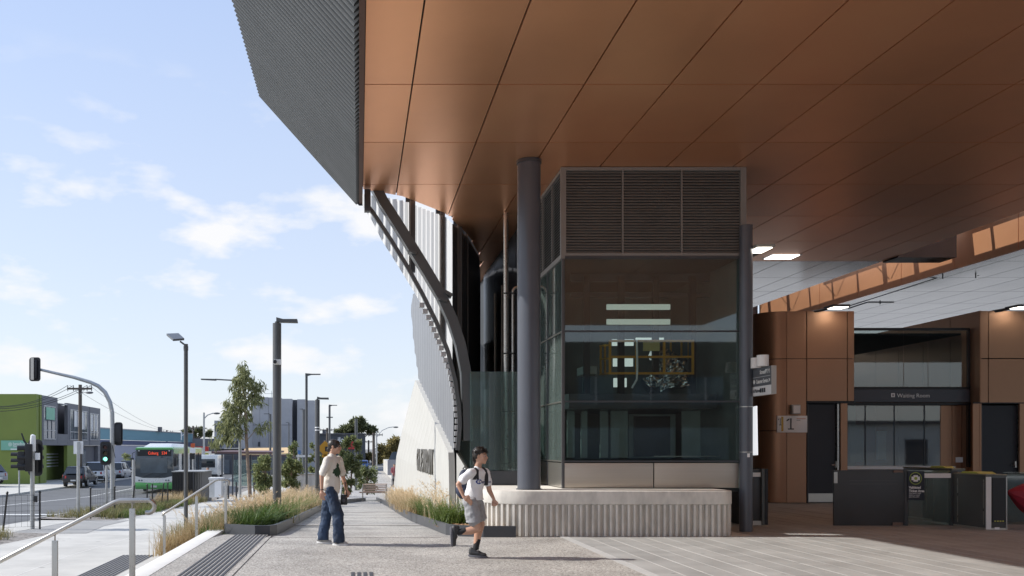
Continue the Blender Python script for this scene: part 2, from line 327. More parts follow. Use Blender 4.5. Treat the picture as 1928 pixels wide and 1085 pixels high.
# ---------------------------------------------------------------- steps
st = thing('steps', 'pale concrete steps with white edge going down from the plaza to the footpath', 'steps', (-2.7, 12, 0))
box('nosing', M('white nosing concrete', (.70, .69, .66), .8, var=.06, vs=3), st, -2.72, -2.44, 4, 16.4, -.12, .006, .006)
for k in range(3): box('step', m_conc_w, st, -2.70-.26*(k+1), -2.68-.26*k, 4, 16.3, -.62, -.1375*(k+1), .004)
for (xa, xb, z, y0, y1, n, lab) in ((-2.12, -1.56, .0, 4, 15.55, 9, 'wide band of dark ribbed tactile strips at the top of the steps'), (-4.45, -3.85, -.538, 8, 17.1, 9, 'band of dark ribbed tactile strips on the footpath at the foot of the steps')):
    t = thing('tactile_band', lab, 'tactile strips', ((xa+xb)/2, 12, z), 'tactile strips by the steps')
    base = box('tactile_base', M('tactile base', (.36, .345, .32), .8, var=.1, vs=8), t, xa, xb, y0, y1, z-.01, z+.003)
    me = B().box(0, (xb-xa)/n*.52, y0, y1, 0, .007).mesh('tactile_bar')
    for k in range(n): link('tactile_bar', me, m_tact, t, (xa+.012+k*(xb-xa)/n, 0, z+.002))
# ---------------------------------------------------------------- planters
def planter(name, lab, rim, soil_pts, mat, soilmat, h=.17):
    t = thing(name, lab, 'planter', (rim[0][0], rim[0][1], 0)); m = B(); r = []
    for i, (x, y) in enumerate(rim):
        a = Vector(rim[max(i-1, 0)]); b = Vector(rim[min(i+1, len(rim)-1)]); d = (b-a).normalized(); n = Vector((-d.y, d.x))*.06
        z = zp(y); r.append([(x, y, z-.25), (x, y, z+h), (x+n.x, y+n.y, z+h), (x+n.x, y+n.y, z-.25)])
    m.loft(r, cap=True); m.build('rim', mat, t)
    sm = B().loft(soil_pts, closed=False); so_ = sm.build('soil', soilmat, t, fix=False); return t
LR = [(-2.36, 16.25), (-2.3, 16.17), (-1.75, 15.62), (-1.58, 15.66), (-1.5, 15.95), (-1.46, 18), (-1.42, 24), (-1.36, 30.5), (-1.3, 36), (-.9, 42), (-.2, 46.6), (.3, 48.3)]
LR = LR[::-1]
lpl = planter('planter', 'long dark edged planter of straw coloured grasses left of the path', LR,
        [[(-3.7, Y, zs(Y)+.03), (-2.6, Y, (zs(Y)+zp(Y))/2+.02), (-1.5+max(0, (Y-36)*.06), Y, zp(Y)+.13)] for Y in (16.9, 20, 25, 30, 36, 42, 47)], m_char, m_soil, .18)
RR = [(2.62, 15.2), (2.1, 15.24), (1.75, 15.5), (1.58, 15.93), (1.49, 18.3), (1.33, 21.4), (1.27, 25), (1.2, 37), (1.0, 50)]
rpl = planter('planter', 'dark steel edged planter with bark mulch and green grasses by the white wall', RR,
        [[(1.45 if Y > 16.5 else (1.66 if Y > 15.7 else 2.0), Y, zp(Y)+.1), (2.1, Y, zp(Y)+.14), (2.7, Y, zp(Y)+.16)] for Y in (15.35, 16, 17, 18.5, 22, 26, 34)], m_char, m_mulch, .19)

# ================================================================ STATION CANOPY
SZ = 6.5                                                   # soffit level
T = [(.07, 17.6), (.87, 18.1), (1.84, 19.4), (2.54, 21.3), (3.1, 23.5), (3.5, 26.2)]
def Tb(x):                                                 # back edge of the soffit
    if x <= T[0][0]: return T[0][1]
    for (xa, ya), (xb, yb) in zip(T, T[1:]):
        if x <= xb: return ya+(yb-ya)*(x-xa)/(xb-xa)
    return 46.0
cn = thing('station_canopy', 'big station roof with copper soffit panels and a dark ribbed fascia', 'canopy', (7, 12, SZ))
xs = [.07]+[.735+1.186*k for k in range(11)]+[13.3, 14.1]
ys = [17.28+2.38*k for k in range(-5, 13)]
g = .011
def soff(x0, x1, y0, y1, mat, name='soffit_panel'):
    sx = [x1-g+(x0-x1+2*g)*k/10 for k in range(11)]
    tp = [(x, max(y0+g, min(y1-g, Tb(x))), SZ) for x in sx if Tb(x) > y0+g+.02]
    if not tp: return
    if Tb(x0) >= y1 and Tb(x1) >= y1: tp = [tp[0], tp[-1]]
    pts = [(tp[-1][0], y0+g, SZ), (x1-g, y0+g, SZ)]+tp
    B().prism(pts, (0, 0, .04)).build(name, mat, cn)
for i in range(len(xs)-1):
    for jy in range(len(ys)-1):
        y0, y1 = ys[jy], ys[jy+1]
        grey = (y0 > 24 and xs[i] > 9)  # far copper panels coloured grey, standing in for a bright grazing reflection
        soff(xs[i], xs[i+1], y0, y1, m_greysoff if grey else m_copper)
for y0, y1 in ((-9, ys[0]),):
    for i in range(0, len(xs)-1):
        for (ya, yb) in ((-4.9, 0), (0, ys[0])): soff(xs[i], xs[i+1], ya, yb, m_copper)
# beyond the roof slot: grey metal soffit
gx = [16.06+1.186*k for k in range(11)]
for i in range(10):
    for jy in range(3, len(ys)-1): soff(gx[i], gx[i+1], ys[jy], ys[jy+1], m_greysoff)
bk = B()
bk.prism([(x, y, SZ+.045) for x, y in [(.06, -5), (14.1, -5), (14.1, 47), (3.5, 47)]+T[::-1]], (0, 0, .12))
bk.box(16.05, 40, -5, 47, SZ+.045, SZ+.3)
bk.build('joint_backing', m_joint, cn)
rz = lambda x: 8.27-(x+1.88)*.026
rf = B(); rf.prism([(x, y, rz(x)) for x, y in ((-1.88, -5), (-1.88, 17.55), (.0, 17.7), (2.4, 21.5), (3.4, 26), (3.4, 47), (14.1, 47), (14.1, -5))], (0, 0, .05))
rf.box(14.0, 14.1, -5, 47, SZ+.17, 7.86); rf.box(.09, .16, -5, 17.4, SZ+.05, 8.27)
rf.box(16.3, 40, -5, 47, 8.9, 9.0); rf.box(-1.8, 14, -5, -4.9, SZ+.1, 8.27)
rf.build('roof_sheet', m_char, cn)
# fascia: corrugated sheet leaning out from the soffit edge
def corr(name, a, b, d, n, amp, mat, parent, m=1, seg=4):
    """corrugated sheet between edge a->a+d and b->b+d, n waves along d, normal offset amp"""
    a, b, d = Vector(a), Vector(b), Vector(d); nn = (b-a).cross(d).normalized(); mb = B(); rows = []
    K = n*seg
    for k in range(K+1):
        t = k/K; o = nn*amp*max(-1, min(1, 1.9*math.sin(2*math.pi*k/seg+.4))); rows.append([a+(b-a)*q/m+d*t+o for q in range(m+1)])
    mb.loft(rows, closed=False); ob = mb.build(name, mat, parent, fix=False); return ob
corr('fascia', (-.02, 17.62, 6.21), (-1.9, 17.62, 8.31), (0, -22.6, 0), 146, .05, m_fascia, cn, seg=8)
B().prism([(.0, 17.65, 6.19), (.07, 17.65, 6.19), (.07, 17.65, 6.5), (-1.86, 17.65, 8.27), (-1.9, 17.65, 8.31)], (0, -.03, 0)).build('fascia_end', m_char, cn)
box('edge_lip', M('dark brown lip', (.10, .045, .03), .5, .3, var=.05), cn, .0, .068, -5, 17.6, 6.215, 6.24)
box('edge_return', m_brown, cn, .05, .068, -5, 17.6, 6.24, 6.52)
for jy in range(len(ys)-1):
    if ys[jy+1] > 36.6: soff(14.12, 16.04, max(ys[jy], 36.6), ys[jy+1], m_greysoff)
# roof slot: lit copper reveal with skylight frame
me = B().box(0, .05, .01, 2.37, SZ-.22, 8.85).mesh('reveal_panel'); 
for jy in range(len(ys)-2):
    if ys[jy]+2.3 < 36.5: link('reveal_panel', me, m_copper, cn, (16.0, ys[jy], 0))
box('slot_end', m_char, cn, 14.12, 15.98, 36.4, 36.6, SZ, 8.8)
box('bulkhead', m_char, cn, 14.13, 15.66, 23.8, 24.5, SZ-.03, 7.8)
sk = B()
for y in np.arange(6, 36, 1.55): sk.box(14.1, 16.0, y, y+(.10 if int(y*10) % 3 else .22), 7.88, 7.97)
sk.box(14.9, 14.96, 6, 31.4, 7.89, 7.96)
for y in np.arange(24.5, 35, 3.1): sk.tube([(14.2, y, 7.92), (15.9, y+1.5, 7.92)], .018, 6); sk.tube([(15.9, y+1.6, 7.92), (14.2, y+3.0, 7.92)], .018, 6)
sk.build('skylight_frame', m_char, cn)
# ================================================================ HULL: steel rib, screens, skin, white wall
YC = 17.8
hl = thing('curved_facade', 'hull shaped facade of corrugated screens on a white concrete base under the roof edge', 'facade', (1.5, YC, 0))
def poly(pxs, Y): return [P(x, y, Y) for x, y in pxs]
Ecut = [(683, 388), (700, 415), (720, 455), (735, 478), (750, 502), (781, 552), (806, 598), (826, 645), (846, 700), (856, 750), (861, 792), (859, 832), (856, 852)]
def Eat(py):
    for (xa, ya), (xb, yb) in zip(Ecut, Ecut[1:]):
        if py <= yb: t = (py-ya)/(yb-ya); return xa+(xb-xa)*t
    return 856
def Earc(z):                                               # x of the cut edge at world height z
    return XP(Eat(CY-(z-EYE)*F/YC), YC)
m_screen = bpy.data.materials.new('translucent corrugated sheet'); m_screen.use_nodes = True
t_ = m_screen.node_tree; b_ = t_.nodes['Principled BSDF']; b_.inputs['Base Color'].default_value = (.74, .75, .76, 1); b_.inputs['Roughness'].default_value = .35
tl = N(t_, 'ShaderNodeBsdfTranslucent'); tl.inputs[0].default_value = (.70, .70, .695, 1); mxs = N(t_, 'ShaderNodeMixShader'); mxs.inputs[0].default_value = .82
t_.links.new(b_.outputs[0], mxs.inputs[1]); t_.links.new(tl.outputs[0], mxs.inputs[2]); t_.links.new(mxs.outputs[0], t_.nodes['Material Output'].inputs[0])
# inner screens follow the soffit curve
def resample(pts, step):
    o = []; 
    for (xa, ya), (xb, yb) in zip(pts, pts[1:]):
        n = max(1, int(math.hypot(xb-xa, yb-ya)/step))
        for k in range(n): o.append((xa+(xb-xa)*k/n, ya+(yb-ya)*k/n))
    return o+[pts[-1]]
dT = [(x-T[0][0], y-T[0][1]) for x, y in T]
rs = resample(dT, .033)
bounds = [0, .10, .22, .335, .65, 1.0]
zr = [6.46, 6.3, 5.8, 5.4, 5.0, 4.5, 4.0, 3.5, 3.0, 2.6, 2.2, 1.8, 1.5, .76]
def inv(pts, x):
    for (xa, ya), (xb, yb) in zip(pts, pts[1:]):
        if min(xa, xb) <= x <= max(xa, xb) and xa != xb: return ya+(yb-ya)*(x-xa)/(xb-xa)
for bi in range(5):
    i0, i1 = int(bounds[bi]*(len(rs)-1)), int(bounds[bi+1]*(len(rs)-1)); m = B(); rows = []
    for k in range(i0, i1+1):                                # upright ribs, cut off along the sweeping lower edge
        a = rs[max(k-1, 0)]; b = rs[min(k+1, len(rs)-1)]; d = Vector((b[0]-a[0], b[1]-a[1])).normalized(); o = .034*math.sin(2*math.pi*k/5.0)
        X_, Y_ = T[0][0]+rs[k][0]-d.y*o, T[0][1]+.2+rs[k][1]+d.x*o; px = CX+X_*F/Y_
        if bi < 3: z1 = EYE+(CY-inv(Ecut, min(max(px, 683.5), 855)))*Y_/F
        else: X_ = min(X_, 3.56); z1 = .76
        rows.append([(X_, Y_, 6.47+(z1-6.47)*q/6) for q in range(7)])
    m.loft(rows, closed=False); m.build('screen' if bi < 3 else 'inner_lining', m_screen if bi < 3 else m_char, hl, fix=False, smooth='all')
# outer grey skin with standing ribs
sil = [(779, 553), (775, 572), (775.5, 600), (780, 649), (786, 692), (789.5, 716)]
def SK(px, py): Y = 2.03/((px-CX)/F+.0088); return P(px, py, Y)           # plane of the outer skin
def inv(pts, x):
    for (xa, ya), (xb, yb) in zip(pts, pts[1:]):
        if min(xa, xb) <= x <= max(xa, xb) and xa != xb: return ya+(yb-ya)*(x-xa)/(xb-xa)
top_c = [(775, 585), (776, 564), (779, 553.5)]+[p for p in Ecut if 552 <= p[1] <= 792 and p[0] > 780]
bot_c = [(775, 586), (776, 606), (780, 649), (786, 692), (789.5, 716), (856, 852)]
rows = []; n = 168
for k in range(n+1):
    px = 775+(856-775)*(1-(1-k/n)**1.0); yt, yb = inv(top_c, px), inv(bot_c, px); nr = Vector((-.022 if (k % 7) < 2 else 0, 0, 0))
    rows.append([SK(px, yt+(yb-yt)*q/6)+nr for q in range(7)])
B().loft(rows, closed=False).build('skin', M('grey steel cladding', (.225, .23, .245), .45, .2, var=.05, vs=.9), hl, fix=False)
# small bent clip flashings along the cut edge
clip = B().box(-.055, .045, -.06, .05, -.045, .045).mesh('edge_clip', bevel=.008)
for py in np.arange(575, 845, 11.5): link('edge_clip', clip, M('clip metal', (.42, .42, .42), .4, .4, var=0) if 'clip metal' not in bpy.data.materials else bpy.data.materials['clip metal'], hl, P(Eat(py)+1, py, YC-.03))
# white concrete base
lf = [(789.5, 716, 27.0), (764.6, 809, 32), (752, 859, 36), (747, 917, 39.5), (746, 960, 40)]
rt = [(856, 852, 17.8), (857, 880, 17.8), (857.5, 910, 17.8), (857.5, 940, 17.8), (857.5, 972, 17.8)]
def dense(pts, n):
    o = []
    for a, b in zip(pts, pts[1:]):
        for k in range(n): t = k/n; o.append(tuple(a[i]+(b[i]-a[i])*t for i in range(3)))
    return o+[pts[-1]]
m = B(); rows = []
for a, b in zip(dense(lf, 3), dense(rt, 3)):
    A, Bp = P(*a), P(*b); n = 56; row = []
    for k in range(n+1):
        p = A.lerp(Bp, k/n); row.append(p+Vector((-1, -.1, 0))*(.005 if k % 4 == 0 else 0))
    rows.append(row)
m.loft(rows, closed=False); ow = m.build('concrete_base', m_conc_w, hl, fix=False)
sol = ow.modifiers.new('thickness', 'SOLIDIFY'); sol.thickness = .12; sol.offset = -1
B().prism([P(859.5, 853, 17.75), P(880, 887, 17.5), P(906, 925, 17.2), P(906, 985, 17.2), P(860, 985, 17.75)], (.05, .12, 0)).build('concrete_base', m_conc_w, hl)
# station name in raised striped metal letters
wA, wB = P(752, 870, 37), P(857, 870, 17.8); dW = (wB-wA)
def on_wall(px):
    k = (px-CX)/F; s = (k*wA.y-wA.x)/(dW.x-k*dW.y); return wA+dW*s
sg = thing('station_name_sign', 'tall dark metal station name letters GLENROY fixed on the white concrete wall', 'sign', on_wall(811))
from mathutils.bvhtree import BVHTree
wbv = BVHTree.FromPolygons([tuple(v.co) for v in ow.data.vertices], [tuple(p.vertices) for p in ow.data.polygons])
def wall_hit(px, py): return wbv.ray_cast(Vector((0, 0, EYE)), (P(px, py, 10)-Vector((0, 0, EYE))).normalized())[0]
p0, p1 = wall_hit(794.5, 868), wall_hit(828.5, 868); p0.z = p1.z = .88; sg.location = p0.lerp(p1, .5); dd = (p1-p0); Ln = dd.length; dn = dd.normalized()
Rw = Matrix((dn, Vector((0, 0, 1)), dn.cross(Vector((0, 0, 1))))).transposed()
cw = Ln/7
m_let = M('weathered letter metal', (.19, .18, .165), .5, .4, var=.35, vs=7, vz=(8, 8, .6))
for i, c in enumerate('GLENROY'):
    o = text(c, .80, p0+dn*(cw*i+.02)+Vector((-.11, -.02, 0)), Rw, m_let, 'letter', sg, ext=.05, sx=.98, bold=.022)
    o.location.z += .0
# steel ribs
def beam(name, cl, w, h, Y, mat, d):
    """rectangular beam along px centreline cl at depth Y: width h in picture plane, depth d"""
    pts = [P(x, y, Y) for x, y in cl]; rings = []
    for i, p in enumerate(pts):
        a = pts[max(i-1, 0)]; b = pts[min(i+1, len(pts)-1)]; t = (b-a).normalized(); n = Vector((t.z, 0, -t.x))
        hh = h*(1 if not isinstance(h, tuple) else 1)
        rings.append([p+n*hh/2, p-n*hh/2, p-n*hh/2+Vector((0, d, 0)), p+n*hh/2+Vector((0, d, 0))])
    return B().loft(rings, cap=True).build(name, mat, hl)
beam('steel_rib', [(706, 346), (722, 378), (748, 418), (776, 463), (806, 512), (832, 556), (853, 602), (868, 648), (878, 700), (881, 760), (882, 830)], 0, .19, 17.7, m_arch, .32)
beam('tie_rail', [(690, 384), (704, 402), (736, 451), (768, 503), (796, 554), (822, 606), (844, 662), (857, 716), (864, 765), (866, 800), (862, 848)], 0, .075, 17.66, m_arch, .1)
for x0, x1, y0, y1, Y in ((686, 698, 356, 397, 17.5),): pbox('hanger', m_char, hl, x0, x1, y0, y1, Y, .15)
for (x0, x1, y0, y1, Y) in ((764, 782, 374, 512, 18.5), (821, 838, 396, 640, 19.5), (854, 870, 412, 800, 20.6), (870, 882, 432, 880, 21.5)):
    pbox('mullion', m_char, hl, x0, x1, y0-8, y1, Y, .16)
    pbox('mullion', M('mullion edge', (.16, .16, .165), .4, .3, var=0) if 'mullion edge' not in bpy.data.materials else bpy.data.materials['mullion edge'], hl, x0+(x1-x0)*.45, x0+(x1-x0)*.55, y0-8, y1, Y-.02, .02)
for (a, b) in (((770, 470), (784, 476)), ((826, 560), (842, 566)), ((838, 548), (852, 556))): beam('bracket', [a, b], 0, .06, 17.6, m_arch, .3)

# ================================================================ PLINTH AND COLUMNS
def rrect(x0, x1, y0, y1, rl, rr, n=10):
    o = []
    for cx, cy, r, a0 in ((x0+rl, y0+rl, rl, math.pi), (x1-rr, y0+rr, rr, 1.5*math.pi), (x1-rr, y1-rr, rr, 0), (x0+rl, y1-rl, rl, .5*math.pi)):
        for k in range(n+1): a = a0+.5*math.pi*k/n; o.append((cx+r*math.cos(a), cy+r*math.sin(a)))
    return o
pl = thing('plinth', 'low rounded concrete plinth with ribbed face under the glass lift tower', 'plinth', (4.2, 15.9, 0))
top = rrect(2.10, 6.36, 15.24, 19.5, .85, .32)
B().prism([(x, y, .535) for x, y in top], (0, 0, .225)).build('capping', m_conc, pl, bevel=.012, smooth=True)
B().prism([(x, y, -.3) for x, y in rrect(2.16, 6.30, 15.30, 19.4, .82, .3)], (0, 0, .84)).build('core', m_conc, pl)
rib = B().box(-.021, .021, -.062, .004, .0, .535).mesh('rib', bevel=.006)
per = rrect(2.16, 6.30, 15.30, 17.4, .82, .3, 16); segs = list(zip(per, per[1:])); acc = 0; nxt = .0
# walk along the front (left back corner -> front -> right side)
walk = [p for p in per if p[1] < 16.6]; walk.sort(key=lambda p: 0)
start = [(2.16, 17.2)]+[p for p in per[:34]]+[(6.30, 16.9)]
L_ = 0; pitch = .1005; pos = 0
for a, b in zip(start, start[1:]):
    a, b = Vector(a), Vector(b); d = b-a; l = d.length
    while pos <= L_+l and l > 0:
        p = a+d*((pos-L_)/l); o = link('rib', rib, m_conc, pl, (p.x, p.y, -.002)); o.rotation_euler.z = math.atan2(d.y, d.x); pos += pitch
    L_ += l
col = thing('column', 'thick slate blue round column standing on the plinth by the lift tower', 'column', (2.965, 15.85, .76), 'steel columns of the station')
B().cyl(2.965, 15.85, .76, 6.5, .2, 40).build('shaft', m_slate, col, smooth=True)
B().cyl(2.965, 15.85, 6.44, 6.497, .215, 40).build('collar', m_char, col, smooth=True)
B().cyl(2.965, 15.85, .758, .775, .222, 40).build('base_ring', m_char, col, smooth=True)
c2 = thing('column', 'dark round column in the shade behind the curved steel rib', 'column', (3.0, 24.0, 0), 'steel columns of the station')
B().cyl(3.0, 24.0, 0, 6.5, .17, 32).build('shaft', m_slate, c2, smooth=True)
for z in (3.6, ): B().cyl(3.0, 24.0, z, z+.02, .173, 32).build('joint_ring', m_char, c2)

# ================================================================ GLAZED LIFT TOWER
LX0, LX1, LY = 3.63, 6.9, 16.2
lt = thing('lift_tower', 'glazed lift tower with louvred top and steel base panels on the plinth', 'lift tower', (5.2, LY, .76))
zz = dict(b0=.765, b1=1.235, g0=1.255, g1=2.30, h0=2.325, h1=3.555, i0=3.575, i1=4.86, l0=4.88, l1=6.47)
for x0, x1 in ((XP(1061, LY), XP(1230, LY)), (XP(1232, LY), XP(1391, LY))): box('base_panel', M('warm panel steel', (.52, .465, .40), .42, .9, var=.05, vz=(.25, .25, 30)) if 'warm panel steel' not in bpy.data.materials else bpy.data.materials['warm panel steel'], lt, x0, x1, LY, LY+.03, .775, 1.215, .004)
box('corner_post', m_louv, lt, LX0-.03, LX0+.06, LY-.02, LY+.07, 4.86, 6.49)
box('corner_post', M('corner post', (.10, .10, .105), .4, .4, var=.05), lt, LX0-.01, LX0+.035, LY-.012, LY+.05, .765, 4.86)
box('corner_post', m_louv, lt, LX1-.1, LX1, LY-.02, LY+.07, .765, 6.49)
for z, hgt in ((1.235, .025), (2.302, .024), (3.557, .022), (4.86, .05)): box('transom', m_char, lt, LX0+.04, LX1-.1, LY-.022, LY+.05, z-.002, z+hgt)
for a, b in (('g0', 'g1'), ('h0', 'h1'), ('i0', 'i1')): box('glass_pane', m_glassd, lt, LX0+.045, LX1-.11, LY+.006, LY+.018, zz[a]+.004, zz[b]-.004)
box('louvre_head', m_louv, lt, LX0+.06, LX1-.1, LY-.015, LY+.06, 6.43, 6.49)
box('louvre_sill', m_louv, lt, LX0+.06, LX1-.1, LY-.02, LY+.06, 4.91, 4.955)
for px in (1172.5, 1283.5): box('louvre_mullion', m_louv, lt, XP(px, LY)-.012, XP(px, LY)+.012, LY-.012, LY+.05, 4.955, 6.43)
blade = {}
def blades(x0, x1, n, z0, z1, side=False):
    w = x1-x0; p = (z1-z0)/n
    me = B().prism([(0, .0, 0), (0, .035, p*.75), (0, .043, p*.75), (0, .008, -.004)], (w, 0, 0)).mesh('louvre_blade')
    for k in range(n):
        if side: o = link('louvre_blade', me, m_louv, lt, (LX0+.0, x1, z0+k*p+.006)); o.rotation_euler.z = -math.pi/2
        else: link('louvre_blade', me, m_louv, lt, (x0, LY-.01, z0+k*p+.006))
for a, b in ((LX0+.062, XP(1172.5, LY)-.013), (XP(1172.5, LY)+.013, XP(1283.5, LY)-.013), (XP(1283.5, LY)+.013, LX1-.102)): blades(a, b, 29, 4.957, 6.43)
for a, b in ((LY+.08, LY+.85), (LY+.88, LY+1.75), (LY+1.78, LY+2.6)): blades(a, b, 29, 4.957, 6.43, True)
box('louvre_back', m_dark, lt, LX0+.07, LX1-.02, LY+.055, LY+.07, 4.9, 6.45)
box('louvre_back', m_dark, lt, LX0+.055, LX0+.065, LY+.07, LY+2.65, 4.9, 6.45)
for y in (LY+.865, LY+1.765, LY+2.64): box('louvre_mullion', m_louv, lt, LX0-.012, LX0+.04, y-.012, y+.012, 4.9, 6.48)
box('louvre_sill', m_louv, lt, LX0-.02, LX0+.05, LY+.07, LY+2.7, 4.86, 4.95); box('louvre_head', m_louv, lt, LX0-.015, LX0+.05, LY+.07, LY+2.7, 6.43, 6.49)
# side glazing: narrow panes
for y0, y1 in ((LY+.055, LY+1.28), (LY+1.31, LY+2.66)):
    for a, b in (('g0', 'g1'), ('h0', 'h1'), ('i0', 'i1')): box('glass_pane', m_glass, lt, LX0+.006, LX0+.018, y0, y1, zz[a]+.004, zz[b]-.004)
    box('base_panel', m_steel, lt, LX0+.002, LX0+.03, y0, y1, .775, 1.215)
for z, hgt in ((1.235, .022), (2.302, .022), (3.557, .02)): box('transom', m_steel, lt, LX0-.012, LX0+.04, LY+.05, LY+2.66, z-.002, z+hgt)
box('side_mullion', m_char, lt, LX0-.008, LX0+.04, LY+1.28, LY+1.31, .77, 4.87)
# inside
m_room = M('shaft wall', (.13, .145, .14), .6, var=.15)
m_int = M('interior panel', (.34, .39, .375), .5, .1, var=.1, vs=2)
box('back_wall', m_room, lt, LX0+.05, LX1-.05, 19.9, 20.0, .76, 6.4)
box('shaft_floor', m_dark, lt, LX0+.05, LX1-.05, LY+.1, 19.9, .70, .765)
box('side_wall', m_room, lt, LX1-.06, LX1-.02, LY+.08, 19.9, .76, 6.4)
box('landing_slab', m_char, lt, LX0+.3, LX1-.2, 17.0, 19.8, 2.22, 2.5)
box('ceiling', m_dark, lt, LX0+.05, LX1-.05, LY+.08, 19.9, 4.9, 4.95)
for px in (1100, 1165, 1230, 1300): pbox('frame_post', m_black, lt, px, px+11, 520, 760, 17.6, .1)
pbox('shaft_beam', m_char, lt, 1075, 1345, 515, 530, 17.7, .1); pbox('shaft_beam', m_char, lt, 1075, 1345, 552, 560, 17.7, .1)
for px0, px1, tone in ((1068, 1082, 0), (1094, 1106, 1), (1130, 1145, 0), (1150, 1182, 0), (1284, 1324, 0), (1330, 1356, 0)): pbox('lift_panel', m_int, lt, px0, px1, 768, 862, 18.2+.1*tone, .04)
pbox('lift_door', m_int, lt, 1184, 1272, 780, 862, 18.6, .05); pbox('lift_door_leaf', m_black, lt, 1194, 1262, 784, 860, 18.55, .03)
pbox('bench_rail', m_steel, lt, 1232, 1358, 858.5, 860.5, 17.2, .04)
m_glow = M('diffuser', (.8, .8, .78), .5, var=0, emit=(.86, .95, .86), estr=.22)  # added glow emulating bright bands inside the tower
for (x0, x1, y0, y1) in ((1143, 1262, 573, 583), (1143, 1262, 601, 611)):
    pbox('glow_strip', m_glow, lt, x0, x1, y0, y1, 17.5, .05)
for (x0, x1, y0, y1) in ((1153, 1193, 639, 651), (1155, 1192, 675, 690), (1156, 1180, 712, 729), (1198, 1250, 636, 640)): pbox('pale_pane', M('glowing pane', (.8, .8, .78), .5, var=0, emit=(.88, .95, .92), estr=.45) if 'glowing pane' not in bpy.data.materials else bpy.data.materials['glowing pane'], lt, x0, x1, y0, y1, 19.3, .05)  # pane glow stands in for brightness behind the back wall
for (x0, x1, y0, y1) in ((1356, 1370, 562, 604), (1356, 1370, 645, 728), (1324, 1331, 656, 730)): pbox('pale_pane', m_int, lt, x0, x1, y0, y1, 18.6, .05)
# yellow guard frame on the lift car
gf = thing('guard_frame', 'yellow guard rail frame seen through the middle panes of the lift tower', 'guard rail', P(1218, 706, 17.4))
my = M('yellow paint', (.62, .30, .02), .4, var=.1)
def bar(px0, px1, py0, py1, Y, nm='rail'): pbox(nm, my, gf, px0, px1, py0, py1, Y, .04)
for y in (640, 670, 701): bar(1147, 1307, y, y+4, 17.4)
for x in (1147, 1197, 1249, 1303): bar(x, x+4, 640, 705, 17.39, 'post')
for y in (650, 675, 703): beam_ = B().tube([P(1147, y, 17.4), P(1130, y+2, 18.4)], .02, 6).build('rail', my, gf)
for x in (1130, 1138): bar(x, x+3, 650, 706, 18.4, 'post')
for x in (1262, 1282, 1296): bar(x, x+3, 642, 676, 18.4, 'post')
pbox('warning_plate', M('pale yellow plate', (.55, .48, .2), .5, var=.1), gf, 1211, 1242, 644, 661, 17.38, .01)
# crumpled foil ducts
fd = thing('foil_duct', 'crumpled silver foil wrapped duct behind the glass of the lift tower', 'duct', P(1250, 735, 17.9))
mfoil = M('foil', (.75, .76, .76), .16, 1, var=.04)
def foil(pts, r, seed):
    rnd = random.Random(seed); bm_ = B(); pts = [P(*p) for p in pts]; n = 18; rings = []
    m_ = 26
    for i in range(m_+1):
        t = i/m_*(len(pts)-1); k = min(int(t), len(pts)-2); p = pts[k].lerp(pts[k+1], t-k); d = (pts[k+1]-pts[k]).normalized(); a = d.cross(Vector((0, 1, 0))).normalized()
        rings.append([p+(a*math.cos(2*math.pi*q/n)+Vector((0, 1, 0))*math.sin(2*math.pi*q/n))*r*rnd.uniform(.75, 1.12) for q in range(n)])
    bm_.loft(rings, cap=True).build('duct_wrap', mfoil, fd)
foil([(1228, 662, 18), (1250, 672, 18), (1284, 690, 17.9)], .17, 1); foil([(1240, 684, 17.8), (1275, 700, 17.8), (1290, 728, 17.8)], .17, 2)
foil([(1215, 728, 17.7), (1235, 718, 17.7), (1250, 730, 17.7)], .16, 3); foil([(1255, 705, 17.7), (1262, 730, 17.7)], .16, 4)
mc = thing('lift_machine', 'grey lift machinery cabinet on the landing inside the lift tower', 'machine', P(1110, 748, 17.6))
pbox('cabinet', m_int, mc, 1098, 1124, 690, 705, 17.7, .5); pbox('leg', m_int, mc, 1099, 1107, 705, 748, 17.7, .08)
B().tube([P(1199, 640, 17.3), P(1200, 690, 17.3), P(1199, 715, 17.3), P(1190, 731, 17.3)], .02, 8).build('conduit', m_white, mc, smooth=True)
# dark side wall beyond the tower
dw = thing('side_wall', 'dark clad station wall receding behind the steel pipes', 'wall', (3.7, 22, 0))
for k in range(7): box('wall_panel', m_char, dw, LX0+.0, LX0+.1, 18.92+k*1.08, 18.92+k*1.08+1.05, .76, 6.5)
box('wall_core', m_dark, dw, LX0+.06, LX0+.3, 18.9, 46, .0, 6.49)
for k in range(24): B().prism([(LX0-.015, 25.2, 3.2+k*.055), (LX0-.06, 25.2, 3.17+k*.055), (LX0-.055, 25.2, 3.165+k*.055), (LX0-.01, 25.2, 3.19+k*.055)], (0, 1.2, 0)).build('louvre_blade', m_louv, dw)
for y in (19.9, 20.3, 22.2, 23.0, 24.2): box('mullion', M('bright edge trim', (.4, .39, .35), .35, .7, var=0) if 'bright edge trim' not in bpy.data.materials else bpy.data.materials['bright edge trim'], dw, LX0-.03, LX0-.002, y, y+.03, .9, 5.6)
box('inner_floor', m_conc, dw, 1.9, LX0, 17.7, 26, .3, .755)
